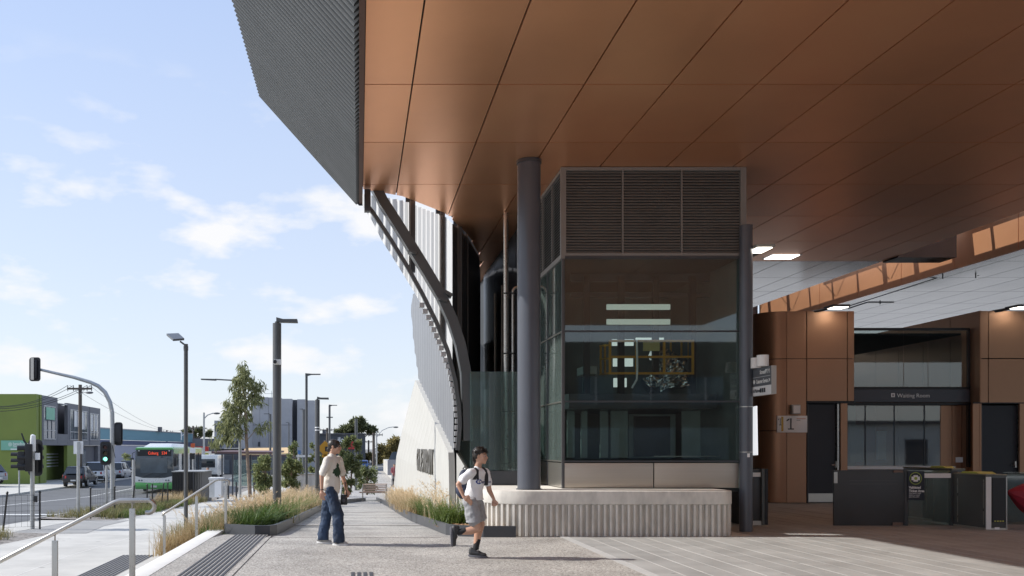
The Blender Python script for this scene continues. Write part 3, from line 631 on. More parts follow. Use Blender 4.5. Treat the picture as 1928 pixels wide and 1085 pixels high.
# pipes
pp = thing('steel_pipe', 'tall thick stainless pipe rising to the copper soffit behind the column', 'pipe', (XP(950.5, 18.6), 18.6, 1), 'stainless pipes by the lift tower')
yy = 19.4; x_ = XP(952.5, yy)
B().cyl(x_, yy, .76, 6.5, .052, 20).build('pipe', m_steel2, pp, smooth=True)
for py in (553, 666, 775, 873): box('clamp', m_black, pp, x_-.09, XP(970, yy), yy-.07, yy-.04, ZP(py, yy)-.012, ZP(py, yy)+.012)
p2 = thing('steel_pipe', 'thinner stainless pipe that bends over towards the column', 'pipe', (XP(966, yy), yy, 1), 'stainless pipes by the lift tower')
bx = XP(965.5, yy); bz = ZP(541, yy); r_ = .11
B().tube([(bx, yy, .76), (bx, yy, bz-r_)]+[(bx+r_-r_*math.cos(a), yy, bz-r_+r_*math.sin(a)) for a in np.linspace(.2, math.pi/2, 6)]+[(3.6, yy, bz)], .034, 16).build('pipe', m_steel2, p2, smooth=True)
# glass balustrade
bl = thing('glass_balustrade', 'tall clear glass balustrade between the white wall and the round column', 'balustrade', (2.9, 17.6, .76))
pbox('glass_panel', m_glass, bl, 886, 1010, 700, 886, 17.58, .014)
gq = [P(885.2, 700, 17.62), P(885.2, 886, 17.62), P(863, 846, 19.2), P(880.6, 702, 19.2)]
B().prism(gq, (.012, .004, 0)).build('glass_panel', m_glass, bl)
B().tube([P(863.5, 848, 19.1), P(872, 775, 19.15), P(881, 703, 19.2)], .016, 6).build('edge_rail', m_steel2, bl)
pbox('upstand', m_char, bl, 884, 1010, 887, 913, 17.58, .2); pbox('kick_rail', m_steel, bl, 905, 1010, 914, 919, 17.5, .1)
B().prism([P(863, 848, 19.2), P(885, 887, 17.6), P(885, 905, 17.6), P(866, 872, 18.6)], (.04, .1, 0)).build('upstand', M('grey flashing', (.45, .47, .46), .5, .3), bl)
# ================================================================ STATION BUILDING UNDER THE CANOPY
KY = 24.2
kb_ = thing('station_building', 'bronze panelled station building with doors and a glazed waiting room under the roof', 'building', (13, KY, 0))
ktop = ZP(585, KY)
def kx_(px, Y=KY): return XP(px, Y)
def kp(px0, px1, py0, py1, name='wall_panel', mat=None, Y=KY, d=.05): return pbox(name, mat or m_brown, kb_, px0, px1, py0, py1, Y, d)
# rounded corner on the left, panel rows
R0 = .62; cx_ = kx_(1437)+R0
def corner(z0, z1):
    pts = [(cx_-R0*math.cos(a), KY+R0-R0*math.sin(a)) for a in np.linspace(0, math.pi/2, 9)]
    pin = [(x+(cx_-x)*.08, y+(KY+R0-y)*.08) for x, y in pts]
    b = B().prism([(x, y, z0) for x, y in pts+pin[::-1]], (0, 0, z1-z0)); b.build('corner_panel', m_brown, kb_, smooth=True)
zrow = [0.02, ZP(810, KY)-.008, ZP(674.5, KY)-.008, ktop]
for z0, z1 in zip(zrow, zrow[1:]):
    corner(z0, z1-.016)
    box('wall_panel', m_brown, kb_, cx_-R0, cx_-R0+.05, KY+R0+.012, KY+R0+2.4, z0, z1-.016)
    box('wall_panel', m_brown, kb_, cx_-R0, cx_-R0+.05, KY+R0+2.42, KY+R0+5.0, z0, z1-.016)
    box('wall_panel', m_brown, kb_, cx_+.012, kx_(1518), KY, KY+.05, z0, z1-.016)
z1_, z2_ = zrow[2], zrow[3]
for a, b in ((1519.6, 1594.6), (1596.2, 1608)):
    box('wall_panel', m_brown, kb_, kx_(a), kx_(b), KY, KY+.05, z1_, z2_-.016)
    box('wall_panel', m_brown, kb_, kx_(a), kx_(b), KY, KY+.05, ZP(755, KY), z1_-.016)
box('core', m_dark, kb_, cx_+.05, kx_(1607), KY+.06, KY+5, ZP(757, KY), ktop-.02)
box('core', m_dark, kb_, cx_-.5, kx_(1520), KY+.6, KY+5, .02, ktop-.02); box('core', m_dark, kb_, kx_(1520), kx_(1607), KY+.5, KY+5, .02, 3)
box('door_head', m_black, kb_, kx_(1519), kx_(1608), KY+.01, KY+.06, ZP(759, KY), ZP(755.5, KY))
box('jamb_panel', m_brown, kb_, kx_(1583), kx_(1595.5), KY, KY+.05, .02, ZP(760, KY))
def door(px0, px1, pyt, lab, hand):
    Y = KY+.1
    d = pbox('door', M('dark navy door', (.022, .023, .032), .45, var=.1), kb_, px0, px1, pyt, 945.5, Y, .05); d['label'] = lab
    k = B().box(XP(px0, Y)+.01, XP(px1, Y)-.01, Y-.006, Y, .03, .26).build('kick_plate', m_steel, d)
    h = B().box(XP(hand, Y)-.02, XP(hand, Y)+.02, Y-.05, Y, .95, 1.12).tube([(XP(hand, Y), Y-.05, 1.02), (XP(hand, Y)-.12, Y-.05, 1.02)], .012, 6).build('handle', m_steel2, d)
    box('door_frame', m_steel2, kb_, XP(px1, Y)+.01, XP(px1, Y)+.05, KY+.02, KY+.15, .0, ZP(pyt-1, Y)); box('door_frame', m_char, kb_, XP(px0, Y)-.03, XP(px0, Y)-.003, KY+.06, KY+.15, .0, ZP(pyt-1, Y))
door(1521, 1573, 762, 'plain dark door beside the platform number sign', 1573); door(1848, 1915, 764, 'plain dark door at the right edge of the photo', 1910)
# right hand block
for a, b in ((1846, 1860), (1861.6, 1960), (1961.5, 2060)):
    for za, zb in ((ZP(758, KY), ZP(675, KY)-.008), (ZP(675, KY)+.008, ktop)): box('wall_panel', m_brown, kb_, kx_(a), kx_(b), KY, KY+.05, za, zb-.01)
box('wall_panel', m_brown, kb_, kx_(1833), kx_(1846), KY+.02, KY+.06, .02, ZP(760, KY)); box('wall_panel', m_brown, kb_, kx_(1920), kx_(2060), KY, KY+.05, .02, ZP(760, KY))
box('door_head', m_black, kb_, kx_(1834), kx_(2060), KY+.01, KY+.05, ZP(760, KY), ZP(757.5, KY))
box('core', m_dark, kb_, kx_(1847)+.06, 21, KY+.5, KY+9, .02, ktop-.02)
xr = kx_(1845)
for k in range(8):
    y0 = KY+k*1.22
    box('wall_panel', m_brown, kb_, xr, xr+.05, y0+.012, y0+1.21, .02, ktop-.002); 
box('back_wall', m_brown, kb_, 10, 22, KY+9.8, KY+9.9, 0, 4.2)
# waiting room glazing
WY = 24.55
pbox('window_frame', m_black, kb_, 1606, 1826, 617.5, 622, WY, .08); pbox('window_frame', m_black, kb_, 1606, 1826, 729, 733, WY, .08)
for px in (1823,): pbox('window_frame', m_black, kb_, px, px+4, 620, 880, WY, .08)
pbox('glass_pane', m_glassd, kb_, 1607, 1701, 622.5, 728.5, WY+.02, .012); pbox('glass_pane', m_glassd, kb_, 1702, 1747, 622.5, 728.5, WY+.02, .012); pbox('glass_pane', m_glassd, kb_, 1748, 1822, 622.5, 728.5, WY+.02, .012)
pbox('name_band', M('waiting room band', (.055, .058, .072), .35, var=.08), kb_, 1606, 1824, 733.5, 757, WY-.02, .1)
pbox('window_frame', m_black, kb_, 1594, 1830, 758, 763, WY, .1)
for a, b in ((1596, 1629), (1630.5, 1683.5), (1685, 1740), (1742, 1770)): pbox('glass_pane', m_glassd, kb_, a, b, 764, 877.5, WY+.03, .012)
for px in (1629.2, 1684, 1740.5): pbox('sliding_stile', m_char, kb_, px-.6, px+.8, 764, 877, WY+.02, .04)
pbox('sill', m_white, kb_, 1596, 1799, 878, 884, WY-.03, .1)
pbox('dado_panel', m_char, kb_, 1596, 1799, 884.5, 944, WY, .06)
for a, b, mt in ((1771, 1792, m_brown), (1793, 1810, m_brown), (1812, 1832, m_brown)): pbox('wall_panel', mt, kb_, a, b, 764, 943, WY+.1, .05)
pbox('switch_plate', m_white, kb_, 1800, 1813, 861, 871, WY+.07, .02)
# inside the waiting room
box('room_back', m_int, kb_, 13.2, 16.4, 30, 30.1, 0, 3.2); box('room_ceiling', m_dark, kb_, 13.2, 16.4, WY+.2, 30, 4.55, 4.6)
for px0, px1, py0, py1, mt in ((1600, 1626, 800, 870, m_int), (1652, 1682, 812, 866, m_white), (1690, 1776, 806, 852, m_white)): pbox('notice_board', mt, kb_, px0, px1, py0, py1, 28.5, .05)
pbox('room_seat', my, kb_, 1695, 1762, 858, 863, 28.3, .4); pbox('room_seat_leg', my, kb_, 1722, 1730, 863, 880, 28.4, .2)
# signs
m_sgrey = M('sign grey', (.115, .125, .14), .4, var=.04); m_txt = M('sign lettering white', (.82, .82, .80), .5, var=0); m_swhite = M('sign panel white', (.85, .85, .85), .5, var=.03); m_dtxt = M('sign lettering dark', (.03, .03, .035), .5, var=0)
s = thing('waiting_room_sign', 'white Waiting Room lettering with a small square icon on the dark band above the glass', 'sign', P(1678, 750, WY-.03))
text('Waiting Room', .150, P(1689, 748.5, WY-.024), FRONT, m_txt, 'lettering', s, .002)
pbox('icon', m_txt, s, 1678, 1685, 740.5, 748, WY-.026, .004); pbox('icon_mark', m_dtxt, s, 1680.5, 1682.5, 742.5, 746.5, WY-.029, .003)
s = thing('platform_sign', 'pale platform number sign with two black 1s and a yellow bar on the bronze wall', 'sign', P(1492, 814, KY))
pbox('panel', m_swhite, s, 1463.5, 1520, 783, 814.5, KY-.05, .04, .006)
pbox('bar', M('ochre', (.55, .36, .06), .5, var=0), s, 1471, 1475, 785, 812, KY-.054, .003)
def one(px0, px1, py0, py1):
    w = (px1-px0); q = B()
    for a0, a1, b0, b1 in ((px0+w*.42, px0+w*.62, py0, py1), (px0+w*.05, px1, py1-(py1-py0)*.09, py1)): q.box(XP(a0, KY), XP(a1, KY), KY-.057, KY-.054, ZP(b1, KY), ZP(b0, KY))
    q.prism([P(px0+w*.44, py0, KY-.057), P(px0+w*.44, py0+(py1-py0)*.13, KY-.057), P(px0, py0+(py1-py0)*.27, KY-.057), P(px0, py0+(py1-py0)*.14, KY-.057)], (0, .003, 0)); q.build('numeral', m_dtxt, s)
one(1465, 1469.5, 788, 801); one(1481, 1493, 788, 809)
pbox('small_print', M('sign orange', (.6, .3, .2), .5, var=0), s, 1500, 1517, 788, 789.2, KY-.054, .003); pbox('small_print', m_dtxt, s, 1500, 1507, 791, 791.8, KY-.054, .003)
s = thing('wall_speaker', 'small grey box speaker on the bronze wall above the platform sign', 'speaker', P(1499, 781, KY)); pbox('case', M('speaker grey', (.33, .33, .32), .5, var=.04), s, 1491, 1508, 762, 780, KY-.12, .12, .02); pbox('grille', m_swhite, s, 1494, 1507, 763.5, 778.5, KY-.126, .006)
def flood(px, py, Y, lab):
    f = thing('floodlight', lab, 'lamp', P(px, py+4, Y), 'floodlights on top of the station building')
    c = P(px, py, Y); b = B().box(c.x-.28, c.x+.16, Y-.3, Y+.2, c.z-.01, c.z+.05); b.tube([(c.x-.2, Y+.1, c.z), (c.x-.55, Y+.4, c.z-.06)], .04, 6); b.build('housing', m_char, f)
    box('lamp_face', M('lamp face', (.9, .9, .85), .4, var=0, emit=(1, .93, .8), estr=6) if 'lamp face' not in bpy.data.materials else bpy.data.materials['lamp face'], f, c.x-.23, c.x+.12, Y-.28, Y+.1, c.z-.018, c.z-.0105)
    ld = bpy.data.lights.new('flood', 'SPOT'); ld.energy = 4; ld.spot_size = 2.2; ld.color = (1, .88, .7); ld.shadow_soft_size = .15
    lo = bpy.data.objects.new('flood', ld); COL.objects.link(lo); lo.location = (c.x, Y-.12, c.z-.05); lo.rotation_euler = (math.radians(15), 0, 0)
flood(1578, 580, 23.9, 'lit floodlight over the bronze wall left of the waiting room'); flood(1922, 580, 23.9, 'lit floodlight over the bronze wall at the right edge')
# sprinkler pipes hanging under the soffit
sp_ = thing('sprinkler_pipe', 'thin dark sprinkler pipe under the grey soffit beside the roof slot', 'pipe', P(1660, 560, 29.5))
B().tube([P(1597, 581, 29), P(1634, 569, 28.6), P(1683, 569, 28.6)], .022, 6).tube([P(1657, 566, 28.6), P(1657, 573, 28.6)], .02, 5).build('pipe', m_char, sp_)
sp_ = thing('sprinkler_pipe', 'long dark sprinkler pipe with drop heads under the grey soffit', 'pipe', P(1800, 520, 27))
B().tube([P(1600, 576, 28), P(1775, 520, 26.8), P(1862, 493, 25)], .015, 6).tube([P(1775, 519, 26.5), P(1775, 525, 26.5)], .018, 5).tube([P(1840, 519, 26.5), P(1896, 507, 26.2)], .018, 5).tube([P(1837, 517, 26.4), P(1837, 524, 26.4)], .018, 5).build('pipe', m_char, sp_)

# ================================================================ SLENDER POST WITH LAMP, SIGN AND PANEL
po = thing('post', 'slender slate blue round post at the right corner of the lift tower', 'post', (XP(1405, 16.15), 16.15, 0), 'steel columns of the station')
PX_ = XP(1404.5, 16.15)
B().cyl(PX_, 16.15, 0, ZP(425, 16.15), .112, 32).build('shaft', m_slate, po, smooth=True); 
for z in (ZP(767, 16.15), ZP(852, 16.15)): B().cyl(PX_, 16.15, z, z+.012, .1145, 32).build('band', m_steel2, po)
pbox('plate', m_swhite, po, 1407, 1412, 854, 861, 16.03, .004)
la = thing('arm_lamp', 'flat lit lamp on a short arm fixed to the slender post', 'lamp', P(1404, 476, 16.1))
box('housing', M('lamp grey', (.36, .36, .33), .4, .3, var=.05), la, 6.98, 7.31, 15.94, 16.95, 5.02, 5.07, .01); B().tube([(6.92, 16.2, 5.0), (7.1, 16.3, 5.04)], .03, 6).build('arm', m_slate, la)
box('lamp_face', bpy.data.materials['lamp face'], la, 7.02, 7.28, 16.0, 16.42, 5.008, 5.019)
cl = thing('ceiling_light', 'lit rectangular panel light in the soffit beyond the slender post', 'lamp', P(1472, 488, 24.0))
q = [P(1446, 490.5, 23.95), P(1455, 484.2, 23.95), P(1498, 484.2, 23.95), P(1490, 490.5, 23.95)]
box('diffuser', M('ceiling lamp', (.9, .9, .9), .4, var=0, emit=(1, 1, .97), estr=3), cl, 10.75, 11.45, 23.6, 24.1, SZ-.02, SZ-.004); box('lamp_frame', m_white, cl, 10.7, 11.5, 23.55, 24.15, SZ-.006, SZ-.001)
ws = thing('wayfinding_sign', 'dark grey and white wayfinding blade reading Customer Service on the slender post', 'sign', P(1430, 742, 15.8))
SX = 6.97; Y0, Y1 = 15.36, 16.15; zb, zm, zt = 2.40, 2.56, 2.88
box('blade', m_sgrey, ws, SX, SX+.085, Y0, Y1, zm, zt); box('blade_foot', M('sign white face', (.74, .74, .74), .5, var=.02), ws, SX, SX+.085, Y0, Y1, zb, zm-.001)
box('end_cap', M('end cap', (.42, .41, .39), .5, .2, var=.03), ws, SX+.001, SX+.084, Y0-.012, Y0-.001, zb, zt)
box('rule', m_swhite, ws, SX-.003, SX-.001, Y0+.03, Y1-.03, 2.715, 2.72)
def lt_text(s, size, y, z, mat, sx=1): text(s, size, (SX-.003, y, z), LEFTW, mat, 'lettering', ws, .001, align='RIGHT', sx=sx, bold=.002)
lt_text('Street/PT', .10, Y0+.12, 2.765, m_txt, .8); lt_text('\u2191', .10, Y0+.03, 2.765, m_txt); lt_text('Customer Service', .10, Y0+.12, 2.61, m_txt, .62); lt_text('\u2197', .10, Y0+.03, 2.61, m_txt)
B().prism([(SX-.003, Y0+.66+.04*math.cos(a), 2.645+.04*math.sin(a)) for a in np.linspace(0, 2*math.pi, 14)[:-1]], (.002, 0, 0)).build('dot_icon', m_txt, ws)
text('\u2190 All Platforms', .085, (SX-.003, Y1-.03, 2.455), LEFTW, m_dtxt, 'lettering', ws, .001, sx=.62)
for k in range(3): box('icon', m_dtxt, ws, SX-.003, SX-.001, Y0+.22+k*.075, Y0+.28+k*.075, 2.445, 2.52)
ls = thing('loudspeaker', 'short white cylinder loudspeaker standing on the wayfinding blade', 'loudspeaker', P(1436, 690, 15.5), 'white cylinders on the wayfinding blade'); B().cyl(XP(1436, 15.55)-.0, 15.55, 2.885, ZP(669, 15.55), .096, 28).build('case', m_white, ls, smooth=True)
ls = thing('camera_housing', 'lower white housing behind the white cylinder on the wayfinding blade', 'camera', P(1420, 692, 15.9), 'white cylinders on the wayfinding blade'); B().cyl(XP(1421, 15.95)+.02, 15.95, 2.885, ZP(674, 15.95), .085, 24).build('case', m_white, ls, smooth=True)
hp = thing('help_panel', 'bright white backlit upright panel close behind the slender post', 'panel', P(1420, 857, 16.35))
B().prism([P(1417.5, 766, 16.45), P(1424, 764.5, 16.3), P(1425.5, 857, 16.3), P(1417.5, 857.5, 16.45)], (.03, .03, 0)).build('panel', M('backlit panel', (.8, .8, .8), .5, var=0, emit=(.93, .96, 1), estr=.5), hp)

# ================================================================ TICKET GATES
GY = 17.35
m_gate = M('gate grey', (.06, .062, .064), .4, .2, var=.08); m_gate2 = M('gate panel', (.105, .11, .105), .35, .3, var=.06); m_lime = M('lime trim', (.50, .52, .10), .45, var=.05)
gb = thing('barrier_panel', 'wide black solid barrier in front of the dark door and waiting room', 'barrier', (9.7, GY, 0))
pbox('panel', m_gate, gb, 1570, 1707, 885.5, 990, GY, .04, .004); pbox('hinge', m_steel, gb, 1570.5, 1577, 889, 910, GY-.02, .02); pbox('hinge', M('bracket bronze', (.2, .13, .1), .4, .6), gb, 1681, 1700, 984, 991, GY-.02, .03); pbox('hinge', M('bracket bronze', (.2, .13, .1), .4, .6), gb, 1683, 1700, 886, 890, GY-.02, .03)
for z in (905, 911): pbox('scuff_rail', m_gate2, gb, 1600, 1690, z, z+1, GY-.003, .004)
gp = thing('gate_screen', 'clear glass gate screen carrying the Validated Ticket Area notice', 'screen', (10.8, GY, 0))
pbox('frame_post', m_gate, gp, 1703, 1710, 886, 991, GY-.01, .07); pbox('frame_post', m_gate, gp, 1791.5, 1803, 887, 992, GY-.01, .09)
pbox('glass_panel', m_glass, gp, 1710.5, 1791, 886, 988, GY+.02, .012); pbox('top_strip', m_swhite, gp, 1737, 1791, 891.5, 900, GY+.005, .012)
cb = thing('ticket_gate', 'dark ticket gate cabinet behind the glass gate screen', 'ticket gate', (11.0, 18.2, 0), 'ticket gates of the station')
def cabinet(t, x0, x1, y0, y1, h=1.06):
    box('cabinet', m_gate2, t, x0, x1, y0, y1, .03, h, .01); box('foot', m_steel, t, x0-.01, x1+.01, y0-.01, y1+.01, 0, .035)
    for y in (y0+.06, (y0+y1)/2, y1-.06): box('panel_trim', m_steel2, t, x0-.008, x0-.001, y-.006, y+.006, .08, h-.08)
    box('top_plate', M('gate top', (.30, .27, .2), .4, .4) if 'gate top' not in bpy.data.materials else bpy.data.materials['gate top'], t, x0-.01, x1+.01, y0-.01, y1+.01, h, h+.018)
    B().prism([(x0+.03, y0+.22, h+.02), (x0+.03, y0+.75, h+.02), (x0+.03, y0+.68, h+.055), (x0+.03, y0+.32, h+.055)], (x1-x0-.06, 0, 0)).build('reader_hood', m_lime, t)
cabinet(cb, XP(1768, 18.3), XP(1768, 18.3)+.25, 17.9, 19.5)
cb = thing('ticket_gate', 'ticket gate cabinet with a white edge and black front near the right edge', 'ticket gate', (XP(1880, 16.45), 16.45, 0), 'ticket gates of the station')
gx0, gx1 = XP(1856.5, 16.45), XP(1895, 16.45)
cabinet(cb, gx0, gx1, 16.45, 18.0, ZP(893, 16.45)-.02)
box('edge_strip', m_white, cb, gx0-.006, XP(1865, 16.45), 16.43, 16.449, .02, ZP(898, 16.45)); box('front_panel', m_black, cb, XP(1867.5, 16.45), XP(1892, 16.45), 16.435, 16.449, .14, ZP(900, 16.45)); box('front_trim', m_steel2, cb, XP(1893, 16.45), gx1+.004, 16.435, 16.449, .02, ZP(898, 16.45))
for k in range(4): box('status_mark', m_lime, cb, XP(1871+k*5, 16.45), XP(1874+k*5, 16.45), 16.43, 16.434, .15, .17)
pbox('gate_label', m_swhite, cb, 1873, 1882, 993, 997, 16.43, .004)
g3 = thing('gate_screen', 'tall dark glass gate screen behind the red umbrella at the right edge', 'screen', (12.4, 17.6, 0)); pbox('glass_panel', m_glassd, g3, 1889, 1960, 889, 990, 17.6, .012); pbox('panel', m_gate2, g3, 1897, 1975, 892, 988, 18.1, .05)
cb = thing('ticket_gate', 'dark ticket gate cabinet half hidden behind the slender post', 'ticket gate', (XP(1432, 17.5), 17.5, 0), 'ticket gates of the station')
pbox('cabinet', m_gate, cb, 1400, 1434, 884, 991, 17.5, 1.3, .005); pbox('frame_post', m_gate2, cb, 1434.5, 1440, 883, 993, 17.45, .06); pbox('frame_post', m_black, cb, 1441, 1446, 883, 993, 17.5, 1.2); pbox('label_plate', m_swhite, cb, 1416, 1432, 890, 898, 17.48, .01); pbox('plinth_rail', m_steel, cb, 1416, 1434, 981, 989, 17.47, .02)
tp = thing('ticket_notice', 'dark navy notice reading Validated Ticket Area with a green ringed icon', 'notice', P(1724, 941, GY))
m_navy = M('notice navy', (.018, .022, .034), .4, var=0); m_ring = M('notice green', (.36, .46, .08), .5, var=0)
pbox('panel', m_navy, tp, 1709.5, 1740.5, 887, 942, GY-.03, .012)
c = P(1724, 901, GY-.033)
def disc(name, mat, r, dy, n=24, hole=0):
    b = B(); a = [2*math.pi*k/n for k in range(n)]
    o = [(c.x+r*math.cos(t), c.y+dy, c.z+r*math.sin(t)) for t in a]
    if hole: b.loft([o, [(c.x+hole*math.cos(t), c.y+dy, c.z+hole*math.sin(t)) for t in a]])
    else: b.add(o, [tuple(range(n))])
    b.build(name, mat, tp, fix=False)
disc('ring', m_ring, .118, 0, hole=.105)
box('ticket_icon', m_txt, tp, c.x-.042, c.x+.042, c.y-.003, c.y-.001, c.z-.062, c.z+.062); box('ticket_icon', m_txt, tp, c.x-.08, c.x+.08, c.y-.002, c.y, c.z-.035, c.z+.035); c.y -= .005; disc('check_icon', m_ring, .03, 0); c.y += .005
text('Validated\nTicket Area', .066, P(1711.5, 920.2, GY-.034), FRONT, m_txt, 'lettering', tp, .001, sx=.92, bold=.002)
text('You need a valid\nticket to travel\npast this point', .034, P(1711.5, 930, GY-.034), FRONT, m_swhite, 'lettering', tp, .001)
# red umbrella at the right edge
um = thing('umbrella', 'dark red umbrella half open at the right edge of the photo', 'umbrella', P(1926, 960, 16.6))
m_red = M('dark red cloth', (.28, .012, .03), .7, var=.15, vs=8)
c0 = P(1897, 926, 16.6); r_ = []
ax = Vector((1, 0, -.25)).normalized(); u = ax.cross(Vector((0, 1, 0))).normalized(); v = Vector((0, 1, 0))
for k in range(7):
    t = k/6; rr = .02+.34*math.sin(t*1.45); r_.append([c0+ax*(.62*t)+(u*math.cos(a)*(1 if i % 2 else .93)+v*math.sin(a)*(1 if i % 2 else .93))*rr for i, a in enumerate(np.linspace(0, 2*math.pi, 17)[:-1])])
B().loft(r_).build('canopy_cloth', m_red, um); B().tube([c0-ax*.06, c0+ax*.95], .01, 6).build('shaft', m_black, um)
for a in np.linspace(0, 2*math.pi, 9)[:-1]: B().tube([c0+ax*.02, c0+ax*.62+(u*math.cos(a)+v*math.sin(a))*.345], .006, 4).build('rib', m_black, um)
# ================================================================ HANDRAILS
def rail(lab, path, posts, r, w):
    t = thing('handrail', lab, 'handrail', posts[0][0], 'stainless handrails of the steps')
    B().tube(path, r, 12).build('rail', m_steel2, t, smooth=True)
    for p, ztop, railz in posts:
        x, y, z = p; box('post', m_steel2, t, x-w/2, x+w/2, y-w*.2, y+w*.2, z-.3, ztop, .002); B().cyl(x, y, ztop-.002, railz, r*.35, 8).build('pin', m_steel2, t)
def arc(c, r, a0, a1, n, Y): return [Vector((c[0]+r*math.cos(a), Y, c[1]+r*math.sin(a))) for a in np.linspace(a0, a1, n)]
Yn = 7.8; k_ = Yn/F
cc = P(279, 954, Yn)
pth = [P(-60, 1089, Yn), P(0, 1057, Yn), P(215, 946, Yn), P(226, 942.5, Yn), P(279, 942, Yn)]+[cc+Vector((12*k_*math.sin(a), 0, 12*k_*math.cos(a))) for a in np.linspace(.3, 3.0, 8)]+[P(274, 965, Yn)]
rail('near stainless handrail of the steps with a curled end and thick flat posts', pth, [((XP(249, Yn), Yn, -.1), ZP(958, Yn), ZP(943, Yn)), ((XP(103.5, Yn), Yn, -.6), ZP(1018, Yn), ZP(1005, Yn))], .0195, .05)
Yf = 16.3
pth = [P(306, 972, Yf), P(307, 967, Yf), P(312, 965, Yf), P(405, 905, Yf), P(411, 903, Yf), P(428, 903.5, Yf), P(431.5, 907, Yf), P(431.5, 914, Yf)]
rail('far stainless handrail of the steps beside the straw coloured grasses', pth, [((XP(425, Yf), Yf, -.1), ZP(913, Yf), ZP(905, Yf)), ((XP(370, Yf), Yf, -.5), ZP(935, Yf), ZP(929, Yf)), ((XP(309.5, Yf), Yf, -.7), ZP(971, Yf), ZP(966, Yf))], .02, .05)

# ================================================================ LAMP POSTS
m_pole = M('grey pole paint', (.10, .103, .106), .4, .2, var=.1, vs=2); m_galv = M('galvanised steel', (.42, .43, .43), .42, .5, var=.12, vs=6)
def zg(x, Y): return zs(Y) if x < -3.2 else zp(Y)
def lamp_post(lab, px, pytop, Y, rad, headl, grp='grey lamp posts', thick=False):
    x = XP(px, Y); z0 = (zs(Y) if x < -3.3 else zp(Y)); zt = ZP(pytop, Y)
    t = thing('lamp_post', lab, 'lamp post', (x, Y, z0), grp)
    B().cyl(x, Y, z0-.1, zt, rad, 20).build('pole', m_pole, t, smooth=True)
    h = B(); s = headl
    if thick: h.prism([(x-.02*s, Y-.09, zt+.03), (x-.02*s, Y-.09, zt+.13), (x+.3*s, Y-.09, zt+.09), (x+.98*s, Y-.09, zt+.09), (x+s, Y-.09, zt+.04), (x+s, Y-.09, zt+.01), (x+.2*s, Y-.09, zt+.02)], (0, .18, 0)); h.cyl(x, Y, zt-.01, zt+.04, .05, 10)
    else: h.prism([(x-.05, Y-.06, zt-.05), (x-.05, Y-.06, zt+.07), (x+.4*s, Y-.06, zt+.045), (x+s, Y-.06, zt+.045), (x+s, Y-.06, zt), (x+.35*s, Y-.06, zt-.005), (x+.05, Y-.06, zt-.05)], (0, .14, 0))
    h.build('head', m_pole, t); return t, x, zt
t, x, zt = lamp_post('thick grey lamp post with a security camera rising from the straw grasses', 521.5, 609, 21.0, .1, .48, thick=True)
zc = ZP(683, 21); cm_ = B().tube([(x-.02, 20.93, zc), (x-.02, 20.78, zc)], [.062, .055], 14).box(x-.05, x+.11, 20.84, 20.93, zc-.06, zc+.06).build('camera', m_white, t, smooth=True)
B().tube([(x-.025, 20.80, zc), (x-.025, 20.765, zc)], .044, 12).build('lens', m_black, cm_)
lamp_post('slim grey lamp post behind the woman near the thick lamp post', 577, 706, 40, .055, .62)
t, x, zt = lamp_post('thick grey lamp post with pale bands standing behind the woman', 597.5, 753, 38, .1, .48, thick=True)
for py in (806, 811): B().cyl(x, 38, ZP(py, 38), ZP(py, 38)+.04, .104, 16).build('band', m_swhite, t)
t, x, zt = lamp_post('distant slim lamp post right of the thick pair', 620.5, 764, 60, .07, .5); B().box(x-.2, x+.22, 59.9, 60, ZP(787, 60), ZP(785, 60)).build('bracket', m_pole, t)
lamp_post('slim lamp post in front of the concrete apartment block', 509, 780, 70, .09, -.5)
lamp_post('short lamp post before the concrete block, right of the thick camera post', 572, 771, 66, .1, -.3)
lamp_post('very thin lamp post before the concrete block', 544, 796, 90, .06, -.3)
lamp_post('grey lamp post beside the far red sign', 670.5, 789, 62, .1, .0001)
# street lamp with square head, by the footpath
Y = 22.7; x = XP(350, Y); t = thing('street_lamp', 'dark street lamp with a square tilted panel head by the footpath', 'street lamp', (x, Y, zs(Y)))
B().cyl(x, Y, zs(Y)-.1, ZP(648, Y), .052, 18).cyl(x, Y, ZP(660, Y), ZP(652, Y), .06, 18).build('pole', m_pole, t, smooth=True)
B().tube([P(350, 651, Y), P(339, 643, Y)], .022, 8).build('arm', m_pole, t)
q = [P(313.5, 632, 22.9), P(336, 631, 23.2), P(347, 641, 22.5), P(326, 642.5, 22.2)]
hd = B().prism(q, (0, 0, .05)).build('head', m_pole, t)
for k in range(4):
    a = q[0].lerp(q[3], .35).lerp(q[1].lerp(q[2], .35), .2+.18*k); b = q[0].lerp(q[3], .8).lerp(q[1].lerp(q[2], .8), .2+.18*k)
    B().prism([a-Vector((.03, 0, .004)), a+Vector((.03, 0, -.004)), b+Vector((.03, 0, -.004)), b-Vector((.03, 0, .004))], (0, 0, -.006)).build('diode_panel', m_swhite, hd)
Y = 45.0; x = XP(452, Y); t = thing('street_lamp', 'galvanised street lamp pole behind the gum sapling with a long arm pointing left', 'street lamp', (x, Y, zs(Y)))
B().cyl(x, Y, zs(Y)-.1, ZP(716, Y), .07, 16).build('pole', m_galv, t, smooth=True); B().tube([P(452, 717, Y), P(405, 714.5, Y)], .035, 8).build('arm', m_pole, t); B().prism([P(378, 713, Y), P(406, 713.5, Y), P(406, 716.5, Y), P(378, 715, Y)], (0, .3, 0)).build('head', m_pole, t)
